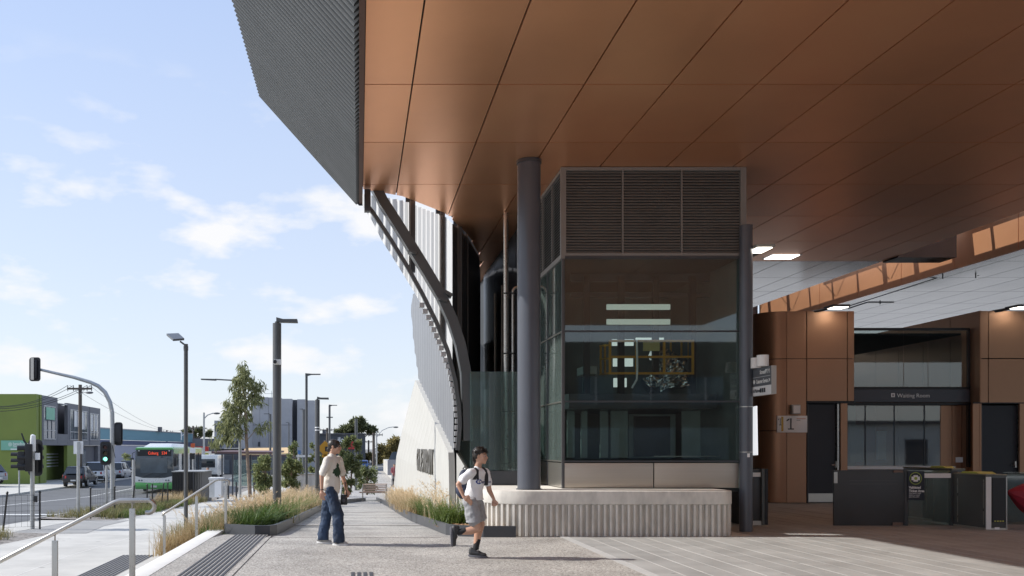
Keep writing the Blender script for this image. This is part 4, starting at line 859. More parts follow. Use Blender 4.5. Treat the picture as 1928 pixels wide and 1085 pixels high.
def curved_lamp(lab, px, pyt, Y, dx, dy):
    x = XP(px, Y); t = thing('street_lamp', lab, 'street lamp', (x, Y, zs(Y)), 'far street lamps with curved arms')
    B().cyl(x, Y, zs(Y)-.1, ZP(pyt, Y), .09, 10).build('pole', m_galv, t, smooth=True)
    B().tube([P(px, pyt+12, Y), P(px+dx*.3, pyt+12-dy*.65, Y), P(px+dx*.7, pyt+12-dy*.95, Y), P(px+dx, pyt+12-dy, Y)], .05, 8).build('arm', m_galv, t); B().ball(P(px+dx*1.1, pyt+12-dy+.6, Y), (.32, .2, .1)).build('head', m_pole, t)
curved_lamp('far street lamp with a curved arm above the blue warehouse end', 384, 777, 85, 22, 11); curved_lamp('far street lamp with a long curved arm near the white wall', 709, 812, 110, 33, 20)

# ================================================================ TRAFFIC SIGNALS
m_sig = M('signal black', (.016, .016, .018), .45, var=.15)
def lens(name, c, r, dirv, mat, parent):
    d = Vector(dirv).normalized(); return B().tube([c, c+d*.02], r, 16).build(name, mat, parent)
m_red_l = M('red lens', (.08, .01, .01), .3, var=0); m_amb = M('amber lens', (.09, .05, .01), .3, var=0); m_grn = M('green lens lit', (.2, .8, .5), .3, var=0, emit=(.25, 1, .72), estr=1.6); m_grn0 = M('green lens', (.01, .05, .03), .3, var=0)
def signal(t, c, ang, hh=1.15, w=.5, lit=None, board=True):
    """three lamp signal head, centre c, facing ang (0 = towards the camera)"""
    d = Vector((math.sin(ang), -math.cos(ang), 0)); s_ = Vector((math.cos(ang), math.sin(ang), 0)); c = Vector(c)
    def ob(w2, h2, y0, y1, name, mat, bev=0):
        pts = [c+s_*a*w2/2+Vector((0, 0, b*h2/2))+d*y0 for a, b in ((-1, -1), (1, -1), (1, 1), (-1, 1))]
        return B().prism(pts, d*(y1-y0)).build(name, mat, t, bevel=bev, smooth=bool(bev))
    if board:
        n = 6; rr = .12; pts = []
        for sx_, sz_, a0 in ((1, 1, 0), (-1, 1, .5), (-1, -1, 1), (1, -1, 1.5)):
            for k in range(n): a = (a0+.5*k/(n-1))*math.pi; pts.append(c+s_*(sx_*(w/2-rr)+rr*math.cos(a))+Vector((0, 0, sz_*(hh/2-rr)+rr*math.sin(a))))
        B().prism(pts, d*.02).build('backboard', m_sig, t)
    ob(.27, hh*.78, -.12, .06, 'case', m_sig, .02)
    for k, (m1) in enumerate((m_red_l, m_amb, m_grn if lit else m_grn0)):
        cc = c+Vector((0, 0, (1-k)*hh*.25)); lens('lens', cc+d*.06, hh*.085, d, m1, t)
        rings = []
        for q in (0, 1): rings.append([cc+d*(.06+.2*q)+s_*hh*.1*math.cos(a)+Vector((0, 0, hh*.1*math.sin(a))) for a in np.linspace(-.5, math.pi+.5, 12)])
        B().loft(rings, closed=False).build('visor', m_sig, t, fix=False)
    return d, s_
Y = 24.6; x = XP(61, Y); t = thing('traffic_signal', 'galvanised signal post with black heads and a white cap at the kerb corner', 'traffic signal', (x, Y, zs(Y)))
B().cyl(x, Y, zs(Y), ZP(850, Y), .06, 18).build('post', m_galv, t, smooth=True)
B().tube([P(62, 850, Y), P(62, 828, Y), P(62.5, 820, Y), P(63, 818.5, Y)], [.075, .075, .065, .03], 16).build('cap', m_white, t, smooth=True)
B().tube([P(53, 846, Y), P(50, 836, Y), P(44, 829, Y), P(41, 818, Y)][:3], .025, 8).tube([P(46, 831, Y), P(40.5, 816, Y)], .022, 8).build('camera_arm', m_sig, t)
signal(t, P(66, 862, Y+.25), math.radians(165), hh=1.0, w=.45)
signal(t, P(52, 862, Y-.15), math.radians(-75), hh=.95, w=.4, board=False); signal(t, P(40, 868, Y-.1), math.radians(-85), hh=.66, w=.36, board=False)
pbox('terminal_box', m_swhite, t, 66, 73, 853, 866, Y-.1, .1); pbox('push_button', m_sig, t, 64, 68.5, 934, 946, Y-.08, .1, .01)
Y = 40.0; x = XP(211, Y); t = thing('traffic_signal', 'tall curved mast arm signal pole hanging a black signal over the road', 'traffic signal', (x, Y, zs(Y)))
pts = [(211.5, 960), (211.5, 900), (211.5, 800), (211, 776), (207, 757), (198, 739), (185, 727), (170, 720), (140, 711), (105, 703), (75, 696)]
B().tube([P(a, b, Y) for a, b in pts], [.105, .1, .098, .097, .095, .092, .09, .085, .075, .065, .06], 14).build('mast', m_galv, t, smooth=True)
signal(t, P(65.5, 695.5, Y-.1), math.radians(172), hh=1.05, w=.52); B().box(P(64, 0, Y).x-.05, P(66, 0, Y).x+.04, Y-.28, Y-.2, ZP(716, Y), ZP(675, Y)).build('bracket', m_steel2, t)
signal(t, P(223, 817, Y+.1), math.radians(176), hh=1.02, w=.38); signal(t, P(199, 853.5, Y-.35), math.radians(8), hh=1.02, w=.46, lit=True)
B().tube([P(211, 838, Y-.1), P(217, 862, Y-.2)], .015, 5).build('cable', m_sig, t)
# sign backs and bare sign poles along the verge
def pole(lab, px, pyt, Y, r=.035, sign=None, mat=None, pyb=None):
    x = XP(px, Y); z0 = zs(Y) if pyb is None else ZP(pyb, Y); t = thing('sign_pole', lab, 'sign pole', (x, Y, z0)); B().cyl(x, Y, z0-.05, ZP(pyt, Y), r, 10).build('pole', mat or m_galv, t, smooth=True)
    if sign: pbox('sign_back', m_swhite, t, *sign, Y-.08 if sign[0] < px-20 else Y+.04, .012)
    return t
t = pole('white sign seen from behind on a pole in the gravel verge', 147.5, 832, 30.5, .055, (138.5, 156.5, 831, 855)); pbox('stiffener', m_galv, t, 145, 150, 833, 878, 30.44, .03)
pole('bare galvanised pole in the verge left of the signal mast', 200.5, 877, 36, .045); pole('bare galvanised pole in the verge left of the bus', 251.5, 866, 38, .07)
pole('short bare pole on the far footpath by the grey hatchback', 36, 882, 57, .05, mat=m_galv)
t = pole('orange and white bus stop flag sign beyond the street lamp', 363.5, 838, 52, .05); pbox('flag', M('orange sign', (.6, .12, .04), .5, var=.05), t, 359, 367, 835, 843, 51.9, .02); pbox('flag', m_swhite, t, 357, 368, 844, 853, 51.9, .02); pbox('flag', m_sig, t, 357, 367, 854, 865, 51.9, .02)
t = pole('yellow diamond warning sign behind the head of the woman', 611.5, 830, 46, .04, pyb=905); c = P(612, 844.5, 45.9); r_ = .40
B().prism([(c.x-r_, c.y, c.z), (c.x, c.y, c.z-r_), (c.x+r_, c.y, c.z), (c.x, c.y, c.z+r_)], (0, .015, 0)).build('diamond_plate', M('warning yellow', (.62, .30, .02), .5, var=.05), t)
pbox('sub_plate', bpy.data.materials['warning yellow'], t, 606, 617, 856, 861.5, 45.9, .015); pbox('pictogram', m_sig, t, 612, 617, 841, 850, 45.88, .01)
t = pole('small white and blue sign pole among the shrubs left of the woman', 562.5, 850, 46, .06, pyb=915); pbox('sign_plate', m_white, t, 558, 586, 857, 861, 45.9, .05); pbox('sign_plate', M('sign blue', (.08, .22, .5), .5, var=0), t, 560.5, 566, 848, 855.5, 45.9, .02)
# wire mesh fence along the verge
fe = thing('mesh_fence', 'low wire mesh fence with black steel pickets along the road verge', 'fence', (-10, 27, zs(27)))
m_wire = M('fence wire', (.10, .10, .10), .6, .3, var=0)
fpx = [(5, 1004, 956, 23.9), (75, 1001, 945, 24.6), (170.5, 981, 931, 29.5), (216, 973, 928, 32), (247, 967, 929, 34), (277, 960, 922, 36.5), (287, 958, 922, 37.5), (303, 952, 920, 39.5), (316, 948, 912, 41)]
fp = []
for k, (px, b_, t__, Y) in enumerate(fpx):
    z0 = zs(Y); x = XP(px, Y); z1 = z0+1.0; lean = .12 if k in (0, 4, 7) else 0
    B().tube([(x, Y, z0-.1), (x+lean, Y, z1)], .027, 8).ball((x+lean, Y, z1+.02), .04, 8, 5).build('picket', m_black, fe); fp.append((x, Y, z0))
m = B()
for (xa, ya, za), (xb, yb, zb_) in list(zip(fp, fp[1:])):
    if ya < 25 and yb > 26: continue
    A, Bq = Vector((xa, ya, za)), Vector((xb, yb, zb_)); n = max(3, int((Bq-A).length/.16))
    for k in range(n+1): p = A.lerp(Bq, k/n); m.tube([p+Vector((0, 0, .1)), p+Vector((0, 0, .95))], .004, 3, cap=False)
    for k in range(7): m.tube([A+Vector((0, 0, .1+.14*k)), Bq+Vector((0, 0, .1+.14*k))], .004, 3, cap=False)
w_ = m.build('wire_mesh', m_wire, fe, fix=False); w_['kind'] = 'stuff'

# ================================================================ VEHICLES
m_tyre = M('tyre', (.02, .02, .02), .8, var=.1); m_alloy = M('alloy', (.5, .5, .52), .3, .8, var=0); m_cglass = M('car glass', (.02, .025, .03), .08, 0, var=0, spec=.8)
m_tail = M('tail lamp', (.35, .02, .02), .25, var=0); m_plate = M('number plate', (.7, .7, .68), .5, var=0)
def paint(n, c, r=.28): 
    m = M(n, c, r, .35, var=.04); m.node_tree.nodes['Principled BSDF'].inputs['Coat Weight'].default_value = .35; return m
def wheel(t, x, y, r, side):
    w = B().tube([(x-.1, y, r), (x+.1, y, r)], r, 22).build('wheel', m_tyre, t, smooth=True)
    B().tube([(x-.105, y, r), (x+.105, y, r)], r*.66, 16).build('rim', m_alloy, w, smooth=True)
    s = B()
    for k in range(5): a = 2*math.pi*k/5; s.prism([(x+side*.107, y+math.cos(a+d)*q, r+math.sin(a+d)*q) for d, q in ((.12, r*.15), (.07, r*.6), (-.07, r*.6), (-.12, r*.15))], (side*.006, 0, 0))
    s.build('spoke', m_galv, w)
def car(lab, mat, suv, L, Wd, H):
    """car built at the origin, rear end at y=0 (towards the camera), nose at y=L"""
    t = thing('parked_car', lab, 'car', (0, 0, 0), 'cars parked along the far kerb')
    w = Wd/2; zb = .22; belt = .95 if suv else .88; bon = belt-.02
    tail = .10 if suv else .16
    prof = [(0, .42, .50), (.04, .36, belt-.05), (.12, .34, belt), (L*.25, .22, belt+.03), (L*.62, .22, belt), (L*.72, .22, bon), (L*.92, .24, bon-.17), (L*.985, .34, bon-.30), (L, .42, .55)]
    r = []
    for i, (y, z0, z1) in enumerate(prof):
        ww = w*(.86 if i in (0, 8) else .94 if i in (1, 7) else 1)
        r.append([(-ww*.9, y, z0), (-ww, y, z0+.1), (-ww, y, (z0+z1)/2+.05), (-ww*.93, y, z1), (ww*.93, y, z1), (ww, y, (z0+z1)/2+.05), (ww, y, z0+.1), (ww*.9, y, z0)])
    body = B().loft(r, cap=True).build('body', mat, t, bevel=.02, smooth=True)
    rt0, rt1 = (.30, L*.52) if suv else (.55, L*.50)
    base = [(.10, .93), (L*.70, .93)]
    # greenhouse: glass volume with painted roof and pillars
    gl = [[(-w*.90, .13, belt-.02), (w*.90, .13, belt-.02), (w*.90, L*.71, belt-.03), (-w*.90, L*.71, belt-.03)], [(-w*.72, rt0, H-.05), (w*.72, rt0, H-.05), (w*.72, rt1, H-.05), (-w*.72, rt1, H-.05)]]
    B().loft(gl, cap=True).build('window_glass', m_cglass, t, bevel=.02, smooth=True)
    B().loft([[(-w*.74, rt0-.03, H-.055), (w*.74, rt0-.03, H-.055), (w*.74, rt1+.05, H-.06), (-w*.74, rt1+.05, H-.06)], [(-w*.64, rt0+.1, H), (w*.64, rt0+.1, H), (w*.64, rt1-.1, H), (-w*.64, rt1-.1, H)]], cap=True).build('roof', mat, t, bevel=.015, smooth=True)
    for s in (-1, 1):
        pl_ = B()
        for ya, yb, wd in ((.13, rt0, .13), (L*.32, L*.33, .07), (L*.71, rt1, .08)):
            pl_.prism([(s*w*.905, ya, belt-.03), (s*w*.905, ya+wd, belt-.03), (s*w*.735, yb+wd, H-.05), (s*w*.735, yb, H-.05)], (s*.012, 0, 0))
        pl_.build('pillar', mat, t)
        B().prism([(s*w*.95, .04, belt-.28), (s*w*.6, -.012, belt-.28), (s*w*.6, .0, belt-.1), (s*w*.95, .09, belt-.02)], (0, .05, 0)).build('tail_lamp', m_tail, t)
        B().ball((s*(w+.09), L*.66, belt+.06), (.11, .07, .08), 8, 6).build('mirror', mat, t, smooth=True)
        for y in (L*.19, L*.81): wheel(t, s*(w-.09), y, .33 if suv else .31, s)
        B().prism([(s*w*.95, L*.93, bon-.33), (s*w*.6, L*1.0, bon-.36), (s*w*.6, L*.99, bon-.24), (s*w*.93, L*.90, bon-.2)], (0, -.05, 0)).build('headlight', m_plate, t)
    box('bumper', m_sig if suv else mat, t, -w*.84, w*.84, -.05, .12, .3, .52, .02); box('number_plate', m_plate, t, -.19, .19, -.058, -.05, .40 if not suv else .62, .50 if not suv else .73)
    B().loft([[(-w*.74, .07+.0, belt+.07), (w*.74, .07, belt+.07), (w*.60, rt0-.02, H-.12), (-w*.60, rt0-.02, H-.12)], [(-w*.74, .085, belt+.07), (w*.74, .085, belt+.07), (w*.60, rt0, H-.12), (-w*.60, rt0, H-.12)]], cap=True).build('rear_window', m_cglass, t)
    return t
def put(t, px, py, Y, rz): t.location = (XP(px, Y), Y, ZP(py, Y)); t.rotation_euler.z = math.radians(rz)
put(car('grey hatchback parked by the green wall at the left edge', paint('silver grey paint', (.30, .31, .33)), False, 4.2, 1.75, 1.47), 0, 912, 66, 68)
put(car('black hatchback parked in front of the green building', paint('black paint', (.012, .012, .014)), False, 4.0, 1.72, 1.47), 138, 916.5, 66.5, 2)
put(car('pale silver SUV parked behind the black hatchback', paint('pale silver paint', (.55, .57, .60)), True, 4.5, 1.85, 1.68), 176, 908, 76, 2)
put(car('silver wagon parked beyond the pale SUV, half behind the signal mast', paint('silver paint', (.45, .46, .48)), True, 4.5, 1.8, 1.62), 213, 904, 84, 2)
put(car('black SUV parked furthest along the kerb beside the bus', paint('black blue paint', (.014, .016, .022)), True, 4.7, 1.9, 1.75), 240, 901, 91, 2)
# bus
bu = thing('bus', 'green and white city bus showing Coburg 534 coming down the road', 'bus', (0, 0, 0))
m_bgreen = paint('bus green', (.10, .36, .10)); m_bwhite = paint('bus white', (.72, .73, .72)); m_bglass = M('bus glass', (.045, .06, .07), .06, 0, var=0, spec=.9)
m_bint = M('bus inside', (.16, .19, .20), .7, var=.2, vs=3)
Lb, wb, hb = 12.2, 1.25, 2.95
def bsec(y, z0, z1, w, e=.08): return [(-w, y, z0), (-w, y, z1-e), (-w+e, y, z1), (w-e, y, z1), (w, y, z1-e), (w, y, z0)]
box('body', m_bwhite, bu, -wb, wb, .06, Lb, .62, 1.25, .03); box('lower_body', m_bgreen, bu, -wb+.004, wb-.004, .05, Lb-.02, .26, .64, .03)
box('upper_body', m_bgreen, bu, -wb+.01, wb-.01, .3, Lb-.03, 2.56, 2.88)
B().loft([bsec(.02, 2.84, hb, wb-.01), bsec(.0+.5, 2.84, hb+.06, wb), bsec(Lb, 2.84, hb, wb)], cap=True).build('roof', m_bgreen, bu)
box('window_band', m_bglass, bu, -wb+.02, wb-.02, .12, Lb-.05, 1.2, 2.6)
B().loft([[(-wb+.03, .0, 1.0), (wb-.03, .0, 1.0), (wb-.05, .1, 2.86), (-wb+.05, .1, 2.86)], [(-wb+.02, .14, 1.0), (wb-.02, .14, 1.0), (wb-.02, .2, 2.86), (-wb+.02, .2, 2.86)]], cap=True).build('windscreen', m_bglass, bu, bevel=.03, smooth=True)
box('windscreen_tint', M('windscreen pale glass', (.085, .11, .125), .06, var=.25, vs=1.2, spec=.8), bu, -.88, .86, -.0, .02, 1.32, 2.30); box('destination_display', m_sig, bu, -1.1, 1.1, .06, .075, 2.42, 2.80)
B().loft([[(-1.22, -.03, .78), (-.7, -.06, .70), (0, -.075, .68), (.7, -.06, .70), (1.22, -.03, .78)], [(-1.22, -.03, 1.12), (-.7, -.06, 1.0), (0, -.075, .97), (.7, -.06, 1.0), (1.22, -.03, 1.12)]], closed=False).build('front_panel', m_bwhite, bu)
box('skirt', m_bgreen, bu, -1.22, 1.22, -.055, .1, .28, .70, .02); box('number_plate', m_plate, bu, -.2, .2, -.066, -.056, .38, .5)
m_led = M('led red', (.6, .05, .02), .5, var=0, emit=(1, .10, .04), estr=.6)
text('Coburg', .27, (-.40, .052, 2.52), FRONT, m_led, 'destination_text', bu, .001, sx=.8); text('534', .27, (.48, .052, 2.52), FRONT, m_led, 'destination_text', bu, .001, sx=.85)
for s in (-1, 1):
    for k in range(2): B().tube([(s*(.95-.17*k), -.05, .84), (s*(.95-.17*k), -.085, .84)], .055, 10).build('headlight', m_bint, bu)
    B().ball((s*.98, .04, 2.76), .05, 8, 6).build('marker_lamp', m_plate, bu)
    box('mirror', m_sig, bu, s*1.38-.1, s*1.38+.1, -.16, -.06, 1.75, 2.3, .03); B().tube([(s*1.2, .05, 2.7), (s*1.38, -.12, 2.6), (s*1.38, -.12, 2.3)], .02, 6).build('mirror_arm', m_sig, bu)
    for y in (2.6, 8.6): wheel(bu, s*(wb-.15), y, .48, s)
    for k in range(6): box('window_pillar', m_sig if k % 2 else m_bwhite, bu, s*wb-.012, s*wb+.012, 2.0+1.7*k, 2.12+1.7*k+(.9 if k in (0, 2) else 0), 1.22, 2.56)
B().loft([[(-.95, 1.0, hb+.03), (.95, 1.0, hb+.03), (.95, 8, hb+.03), (-.95, 8, hb+.03)], [(-.75, 2.3, hb+.30), (.75, 2.3, hb+.30), (.75, 7.6, hb+.26), (-.75, 7.6, hb+.26)]], cap=True).build('roof_pod', m_bwhite, bu, bevel=.06, smooth=True)
B().tube([(-.7, -.03, 1.06), (-.05, -.04, 1.30)], .012, 5).tube([(.1, -.03, 1.06), (.75, -.04, 1.30)], .012, 5).build('wiper', m_sig, bu)
Y = 59.0; bu.location = (XP(290, Y), Y, zs(Y)); bu.rotation_euler.z = math.radians(1.2)
for v in [o for o in COL.objects if o.name.startswith('parked_car')]: pass
# white van behind the bus, blue vehicle far off
va = thing('white_van', 'white boxy van at the far bus stop behind the black cabinet', 'van', (XP(389, 80), 80, zs(80))); x = XP(389, 80)
box('cargo_body', m_bwhite, va, x-.95, x+.95, 80, 84, zs(80)+.5, zs(80)+2.3, .06); box('windscreen', m_cglass, va, x-.8, x+.75, 79.97, 80.1, zs(80)+1.2, zs(80)+1.95, .02); box('bumper', m_sig, va, x-.95, x+.95, 79.95, 80.1, zs(80)+.35, zs(80)+.6)
for s in (-.8, .8):
    for y in (80.7, 83.2): B().tube([(x+s-.1, y, zs(80)+.33), (x+s+.1, y, zs(80)+.33)], .33, 14).build('wheel', m_tyre, va)
    box('headlight', m_plate, va, x+s-.12, x+s+.12, 79.93, 80, zs(80)+.75, zs(80)+.9)
bt = thing('blue_truck', 'small blue truck stopped far down the path by the utility poles', 'truck', P(684, 884, 100)); mbt = paint('blue paint', (.03, .10, .32))
pbox('cab', mbt, bt, 676, 693, 867, 879, 100, 2, .08); pbox('chassis', m_sig, bt, 674, 694, 879, 883, 100, 4); pbox('window', m_cglass, bt, 678, 691, 869, 873, 99.95, .1); pbox('tray', mbt, bt, 673, 695, 874, 880, 102.1, 3)
for px in (676, 691): B().tube([P(px-2, 882, 100.3), P(px+2, 882, 100.3)], .35, 12).build('wheel', m_tyre, bt)

# ================================================================ BUILDINGS ALONG THE STREET
m_green = M('olive green render', (.20, .25, .055), .7, var=.06, vs=.6); m_grey = M('grey cladding', (.165, .165, .18), .6, var=.05, vs=.8); m_greyd = M('dark grey cladding', (.095, .095, .11), .6, var=.05)
m_win = M('window glass', (.10, .125, .15), .06, 0, var=.35, vs=.5, spec=.9); m_frame = M('alu frame', (.42, .43, .45), .4, .4, var=0)
gbd = thing('green_building', 'two storey green and grey building with tall windows at the left', 'building', (-26, 72, -1.5))
fa0 = -25.35
def fX(Y): return fa0-(Y-71.5)*.038                          # street facade line
def fY(px):                                                # depth where image column px meets the facade
    k = (px-CX)/F; return (fa0+71.5*.038)/(k+.038)
ztp = ZP(742, 71.5); zmid = -1.4+3.05
box('front_wall', m_green, gbd, -48, fX(71.5)-.05, 71.5, 72, -1.6, ztp)
def fac(px0, px1, z0, z1, name, mat, out=.0, dep=.3, parent=None):
    ya, yb = fY(px0), fY(px1); return B().prism([(fX(ya)+out, ya, z0), (fX(yb)+out, yb, z0), (fX(yb)+out, yb, z1), (fX(ya)+out, ya, z1)], (-dep, 0, 0)).build(name, mat, parent or gbd)
fac(75.5, 78.5, -1.6, ztp, 'wall', m_green, .0); fac(78.7, 108, zmid, ztp-.02, 'wall', m_grey, .02); fac(112, 150, zmid+.98, ztp-.45, 'recess_wall', m_greyd, -.9); fac(108.2, 127, zmid, zmid+.97, 'wall', m_grey, .02)
fac(127.2, 188.5, zmid, ztp-.3, 'wall', m_grey, .02); fac(168, 169, zmid, ztp-.3, 'panel_joint', m_greyd, .03); fac(75.6, 87, -1.6, zmid-.01, 'pier', m_green, .02); fac(100, 166, -1.6, zmid-.01, 'entry_wall', m_green, -1.6); fac(126.2, 150, -1.6, zmid-.01, 'pier', m_green, .02)
fac(150.2, 188.4, -1.6, zmid-.01, 'shopfront', m_greyd, -.3); fac(184, 188.5, -1.6, zmid-.01, 'pier', m_grey, .02); fac(108, 127, ztp-.5, ztp-.42, 'coping', m_frame, .0, .9)
for a, b, z0, z1, nm in ((81, 103.5, zmid+.55, zmid+3.15, 3), (131, 163.5, zmid+.55, zmid+3.15, 5), (168.5, 185, zmid+.6, zmid+3.05, 3)):
    w = fac(a, b, z0, z1, 'window', m_win, .05, .05)
    fac(a, b, z1, z1+.08, 'frame', m_frame, .08, .08, w); fac(a, b, z0-.08, z0, 'frame', m_frame, .08, .08, w); fac(a, b, z0+.62, z0+.7, 'frame', m_frame, .08, .05, w)
    for k in range(nm+1): q = a+(b-a)*k/nm; fac(q-.3, q+.3, z0, z1, 'mullion', m_frame if k in (0, nm) else m_greyd, .085, .06, w)
fac(85, 101, zmid+2.1, zmid+3.1, 'window_poster', M('mint poster', (.24, .50, .36), .6, var=.06), .10, .02); fac(139, 146, zmid+1.7, zmid+3.1, 'blind', m_white, .06, .01); fac(152, 159, zmid+1.5, zmid+3.1, 'blind', m_white, .06, .01)
fac(171, 175, zmid+1.4, zmid+3.0, 'blind', m_white, .055, .01); fac(177.5, 182, zmid+1.4, zmid+3.0, 'blind', m_white, .055, .01)
for k in range(5): fac(122, 142, -.25+.27*k, -.15+.27*k, 'letterbox_slat', m_swhite, -1.55, .05)
fac(155, 166, -1.5, 1.3, 'glass_door', m_win, -.25, .05); fac(160.2, 160.7, -1.5, 1.3, 'door_frame', m_frame, -.22, .05)
ss = thing('shop_sign', 'mint green banner sign with white lettering on the green wall at the left', 'sign', P(25, 850, 71.4)); pbox('panel', M('mint banner', (.20, .45, .33), .55, var=.06), ss, 1.5, 47, 829.5, 848, 71.4, .05)
text('headspace', .36, P(24, 838.5, 71.37), FRONT, m_txt, 'lettering', ss, .002, sx=.95); text('Glenroy', .24, P(24, 842.3, 71.37), FRONT, m_txt, 'lettering', ss, .002); pbox('small_text', m_txt, ss, 20, 42, 845, 847, 71.38, .01); B().prism([P(19+4*math.cos(a), 837-4*math.sin(a), 71.37) for a in np.linspace(0, 2*math.pi, 12)[:-1]], (0, .01, 0)).build('logo_disc', M('pale mint', (.45, .62, .52), .6, var=0), ss)
B().prism([(fX(72)-1.3, 72.2, zmid), (fX(91)-1.3, 90.6, zmid), (-48, 90.6, zmid), (-48, 72.2, zmid)], (0, 0, 3.4)).build('upper_core', m_greyd, gbd); B().prism([(fX(72)-2.0, 72.2, -1.6), (fX(91)-2.0, 90.6, -1.6), (-48, 90.6, -1.6), (-48, 72.2, -1.6)], (0, 0, zmid+1.58)).build('lower_core', m_green, gbd)
# blue warehouse
bw = thing('warehouse', 'long low blue and pale warehouse wall behind the bus', 'building', (-25, 104, -1.5)); m_teal = M('teal cladding', (.16, .30, .36), .6, var=.05, vs=.3); m_navyb = M('navy band', (.09, .11, .19), .6, var=.05); m_lil = M('pale wall', (.36, .37, .44), .7, var=.06, vs=.4)
def lw(px0, px1, y00, y01, y10, y11, mat, name, off=0):
    Ya, Yb = 104+off, 118+off; B().prism([P(px0, y01, Ya), P(px1, y11, Yb), P(px1, y10, Yb), P(px0, y00, Ya)], (0, .4, 0)).build(name, mat, bw)
lw(188, 362, 806, 827.5, 817, 833, m_teal, 'upper_wall'); lw(188, 362, 828, 837.5, 833.3, 840, m_navyb, 'band', -.1); lw(188, 362, 838, 905, 840.3, 893, m_lil, 'lower_wall', .02)
lw(188, 362, 804.5, 806.5, 815.8, 817.3, m_frame, 'coping', -.1); pbox('roof_vent', m_greyd, bw, 297, 302, 804, 813, 112, 1.0)
text('h', 1.6, P(339, 829, 112.9), FRONT, m_txt, 'wall_lettering', bw, .01)
# apartment block of raw concrete
ap = thing('apartment_block', 'grey raw concrete apartment block behind the thick lamp post', 'building', P(520, 880, 115)); m_apc = M('apartment concrete', (.40, .405, .42), .8, var=.12, vs=.35, bump=.05, bs=3); m_apd = M('apartment dark', (.07, .075, .09), .6, var=.1)
Y = 115
for px0, px1, yt, off in ((473, 489, 764, .0), (489.5, 505, 748, 0), (505.5, 528, 748.5, 0), (528.5, 549.5, 751, 0), (559.5, 577, 752, .5), (577.3, 592, 754, .6)):
    pbox('concrete_wall', m_apc, ap, px0, px1, yt, 905, Y+off, 12)
for px0, px1, z in ((473, 549, 800), (473, 549, 848)): pbox('slab_joint', m_greyd, ap, px0, px1, z, z+.8, Y-.03, .05)
pbox('recess', m_apd, ap, 549.8, 559.2, 753, 905, Y+2, 8); pbox('parapet_recess', m_apd, ap, 472, 489, 754, 763.8, Y+1.5, 3); pbox('window', m_win, ap, 478, 488, 756, 763, Y+1.4, .1); pbox('window', m_apd, ap, 486, 490, 832, 841, Y-.05, .05)
pbox('dark_wall', m_apd, ap, 455, 472.8, 787, 905, Y+1, 10)
for yt in (765, 781): pbox('balcony', m_white, ap, 463, 472.8, yt, yt+7, Y-1.2, 2.2)
pbox('aerial_mast', m_galv, ap, 511, 511.6, 736, 748, Y+3, .1); pbox('aerial_bar', m_galv, ap, 499, 514, 741, 741.7, Y+3, .1); pbox('vent_stack', m_apd, ap, 513.5, 516, 737, 748, Y+3, .5)
lo = thing('low_building', 'low grey building with small windows behind the gum sapling', 'building', P(430, 880, 105))
pbox('wall', m_apc, lo, 403.5, 457, 792, 845, 105, 10); pbox('wall', m_grey, lo, 342, 405, 826, 850, 118, 8); pbox('dark_band', m_apd, lo, 404, 470, 845.5, 900, 106, 6)
for px0, px1, py0, py1 in ((405, 418, 828, 842), (426, 431, 826, 842), (435, 449, 830, 842), (405, 418, 800, 812)): w = pbox('window', m_apd, lo, px0, px1, py0, py1, 104.9, .1); pbox('frame', m_frame, w, (px0+px1)/2-.3, (px0+px1)/2+.3, py0, py1, 104.85, .05)
aw = thing('shop_awning', 'long ochre awning over the far shops below the concrete block', 'awning', P(500, 860, 95)); B().prism([P(462, 846, 95), P(542, 845, 95), P(548, 856, 93), P(455, 857, 93)], (0, 0, .12)).build('canvas', M('ochre canvas', (.62, .44, .24), .8, var=.1), aw); pbox('fascia', M('dark red fascia', (.10, .045, .045), .6, var=.1), aw, 455, 548, 857, 859.5, 93, .1)
sf = thing('distant_shops', 'dark glazed row of shops far behind the bus shelter', 'shop', P(500, 900, 100)); pbox('wall', m_apd, sf, 400, 560, 857, 897, 100, 2)
for k in range(9): pbox('window', m_win, sf, 402+17*k, 415+17*k, 866, 892, 99.9, .1)
rd = thing('shop_sign', 'red shop sign boards across the street behind the bus roof', 'sign', P(382, 858, 96)); mrd = M('shop red', (.55, .05, .03), .6, var=.05); pbox('board', mrd, rd, 386, 392, 841, 850, 96, .3); pbox('board', m_white, rd, 370, 386, 842, 857, 96.2, .2); pbox('board', mrd, rd, 369, 384, 841, 843, 96, .1); pbox('post', m_galv, rd, 383, 384, 845, 880, 96.1, .1); pbox('board', m_lime, rd, 386, 392, 853, 858, 96, .2)
# dark store with white lettering and a red sign
ds = thing('dark_store', 'dark grey box store with white lettering and a red panel far down the street', 'building', P(640, 885, 150)); m_dst = M('store charcoal', (.055, .062, .075), .6, var=.08)
pbox('front_wall', m_dst, ds, 590, 688, 817.5, 885, 150, 30); pbox('side_stack', m_dst, ds, 588, 592, 816, 860, 149.8, 4); pbox('red_panel', M('store red', (.42, .03, .03), .6, var=.05), ds, 653, 668, 824, 846, 149.8, .2); pbox('parapet', m_greyd, ds, 589, 689, 816, 818, 149.7, .5)
pbox('roof_plant', m_greyd, ds, 607, 613, 809, 817, 155, 3)
text('ile', 1.15, P(635.5, 832.5, 149.7), FRONT, m_txt, 'wall_lettering', ds, .02, bold=.02); text('go', 1.15, P(636.5, 839.5, 149.7), FRONT, m_txt, 'wall_lettering', ds, .02, bold=.02)
blk = thing('concrete_hut', 'low grey block wall beside the far walker and the white concrete base', 'wall', P(745, 890, 62)); pbox('wall', M('block grey', (.26, .26, .28), .7, var=.08), blk, 730, 752, 866, 895, 72, 1); B().prism([P(738, 852, 72.5), P(752, 850, 72.5), P(752, 866, 72.5), P(732, 866, 72.5)], (0, .1, 0)).build('glass_end', m_win, blk)
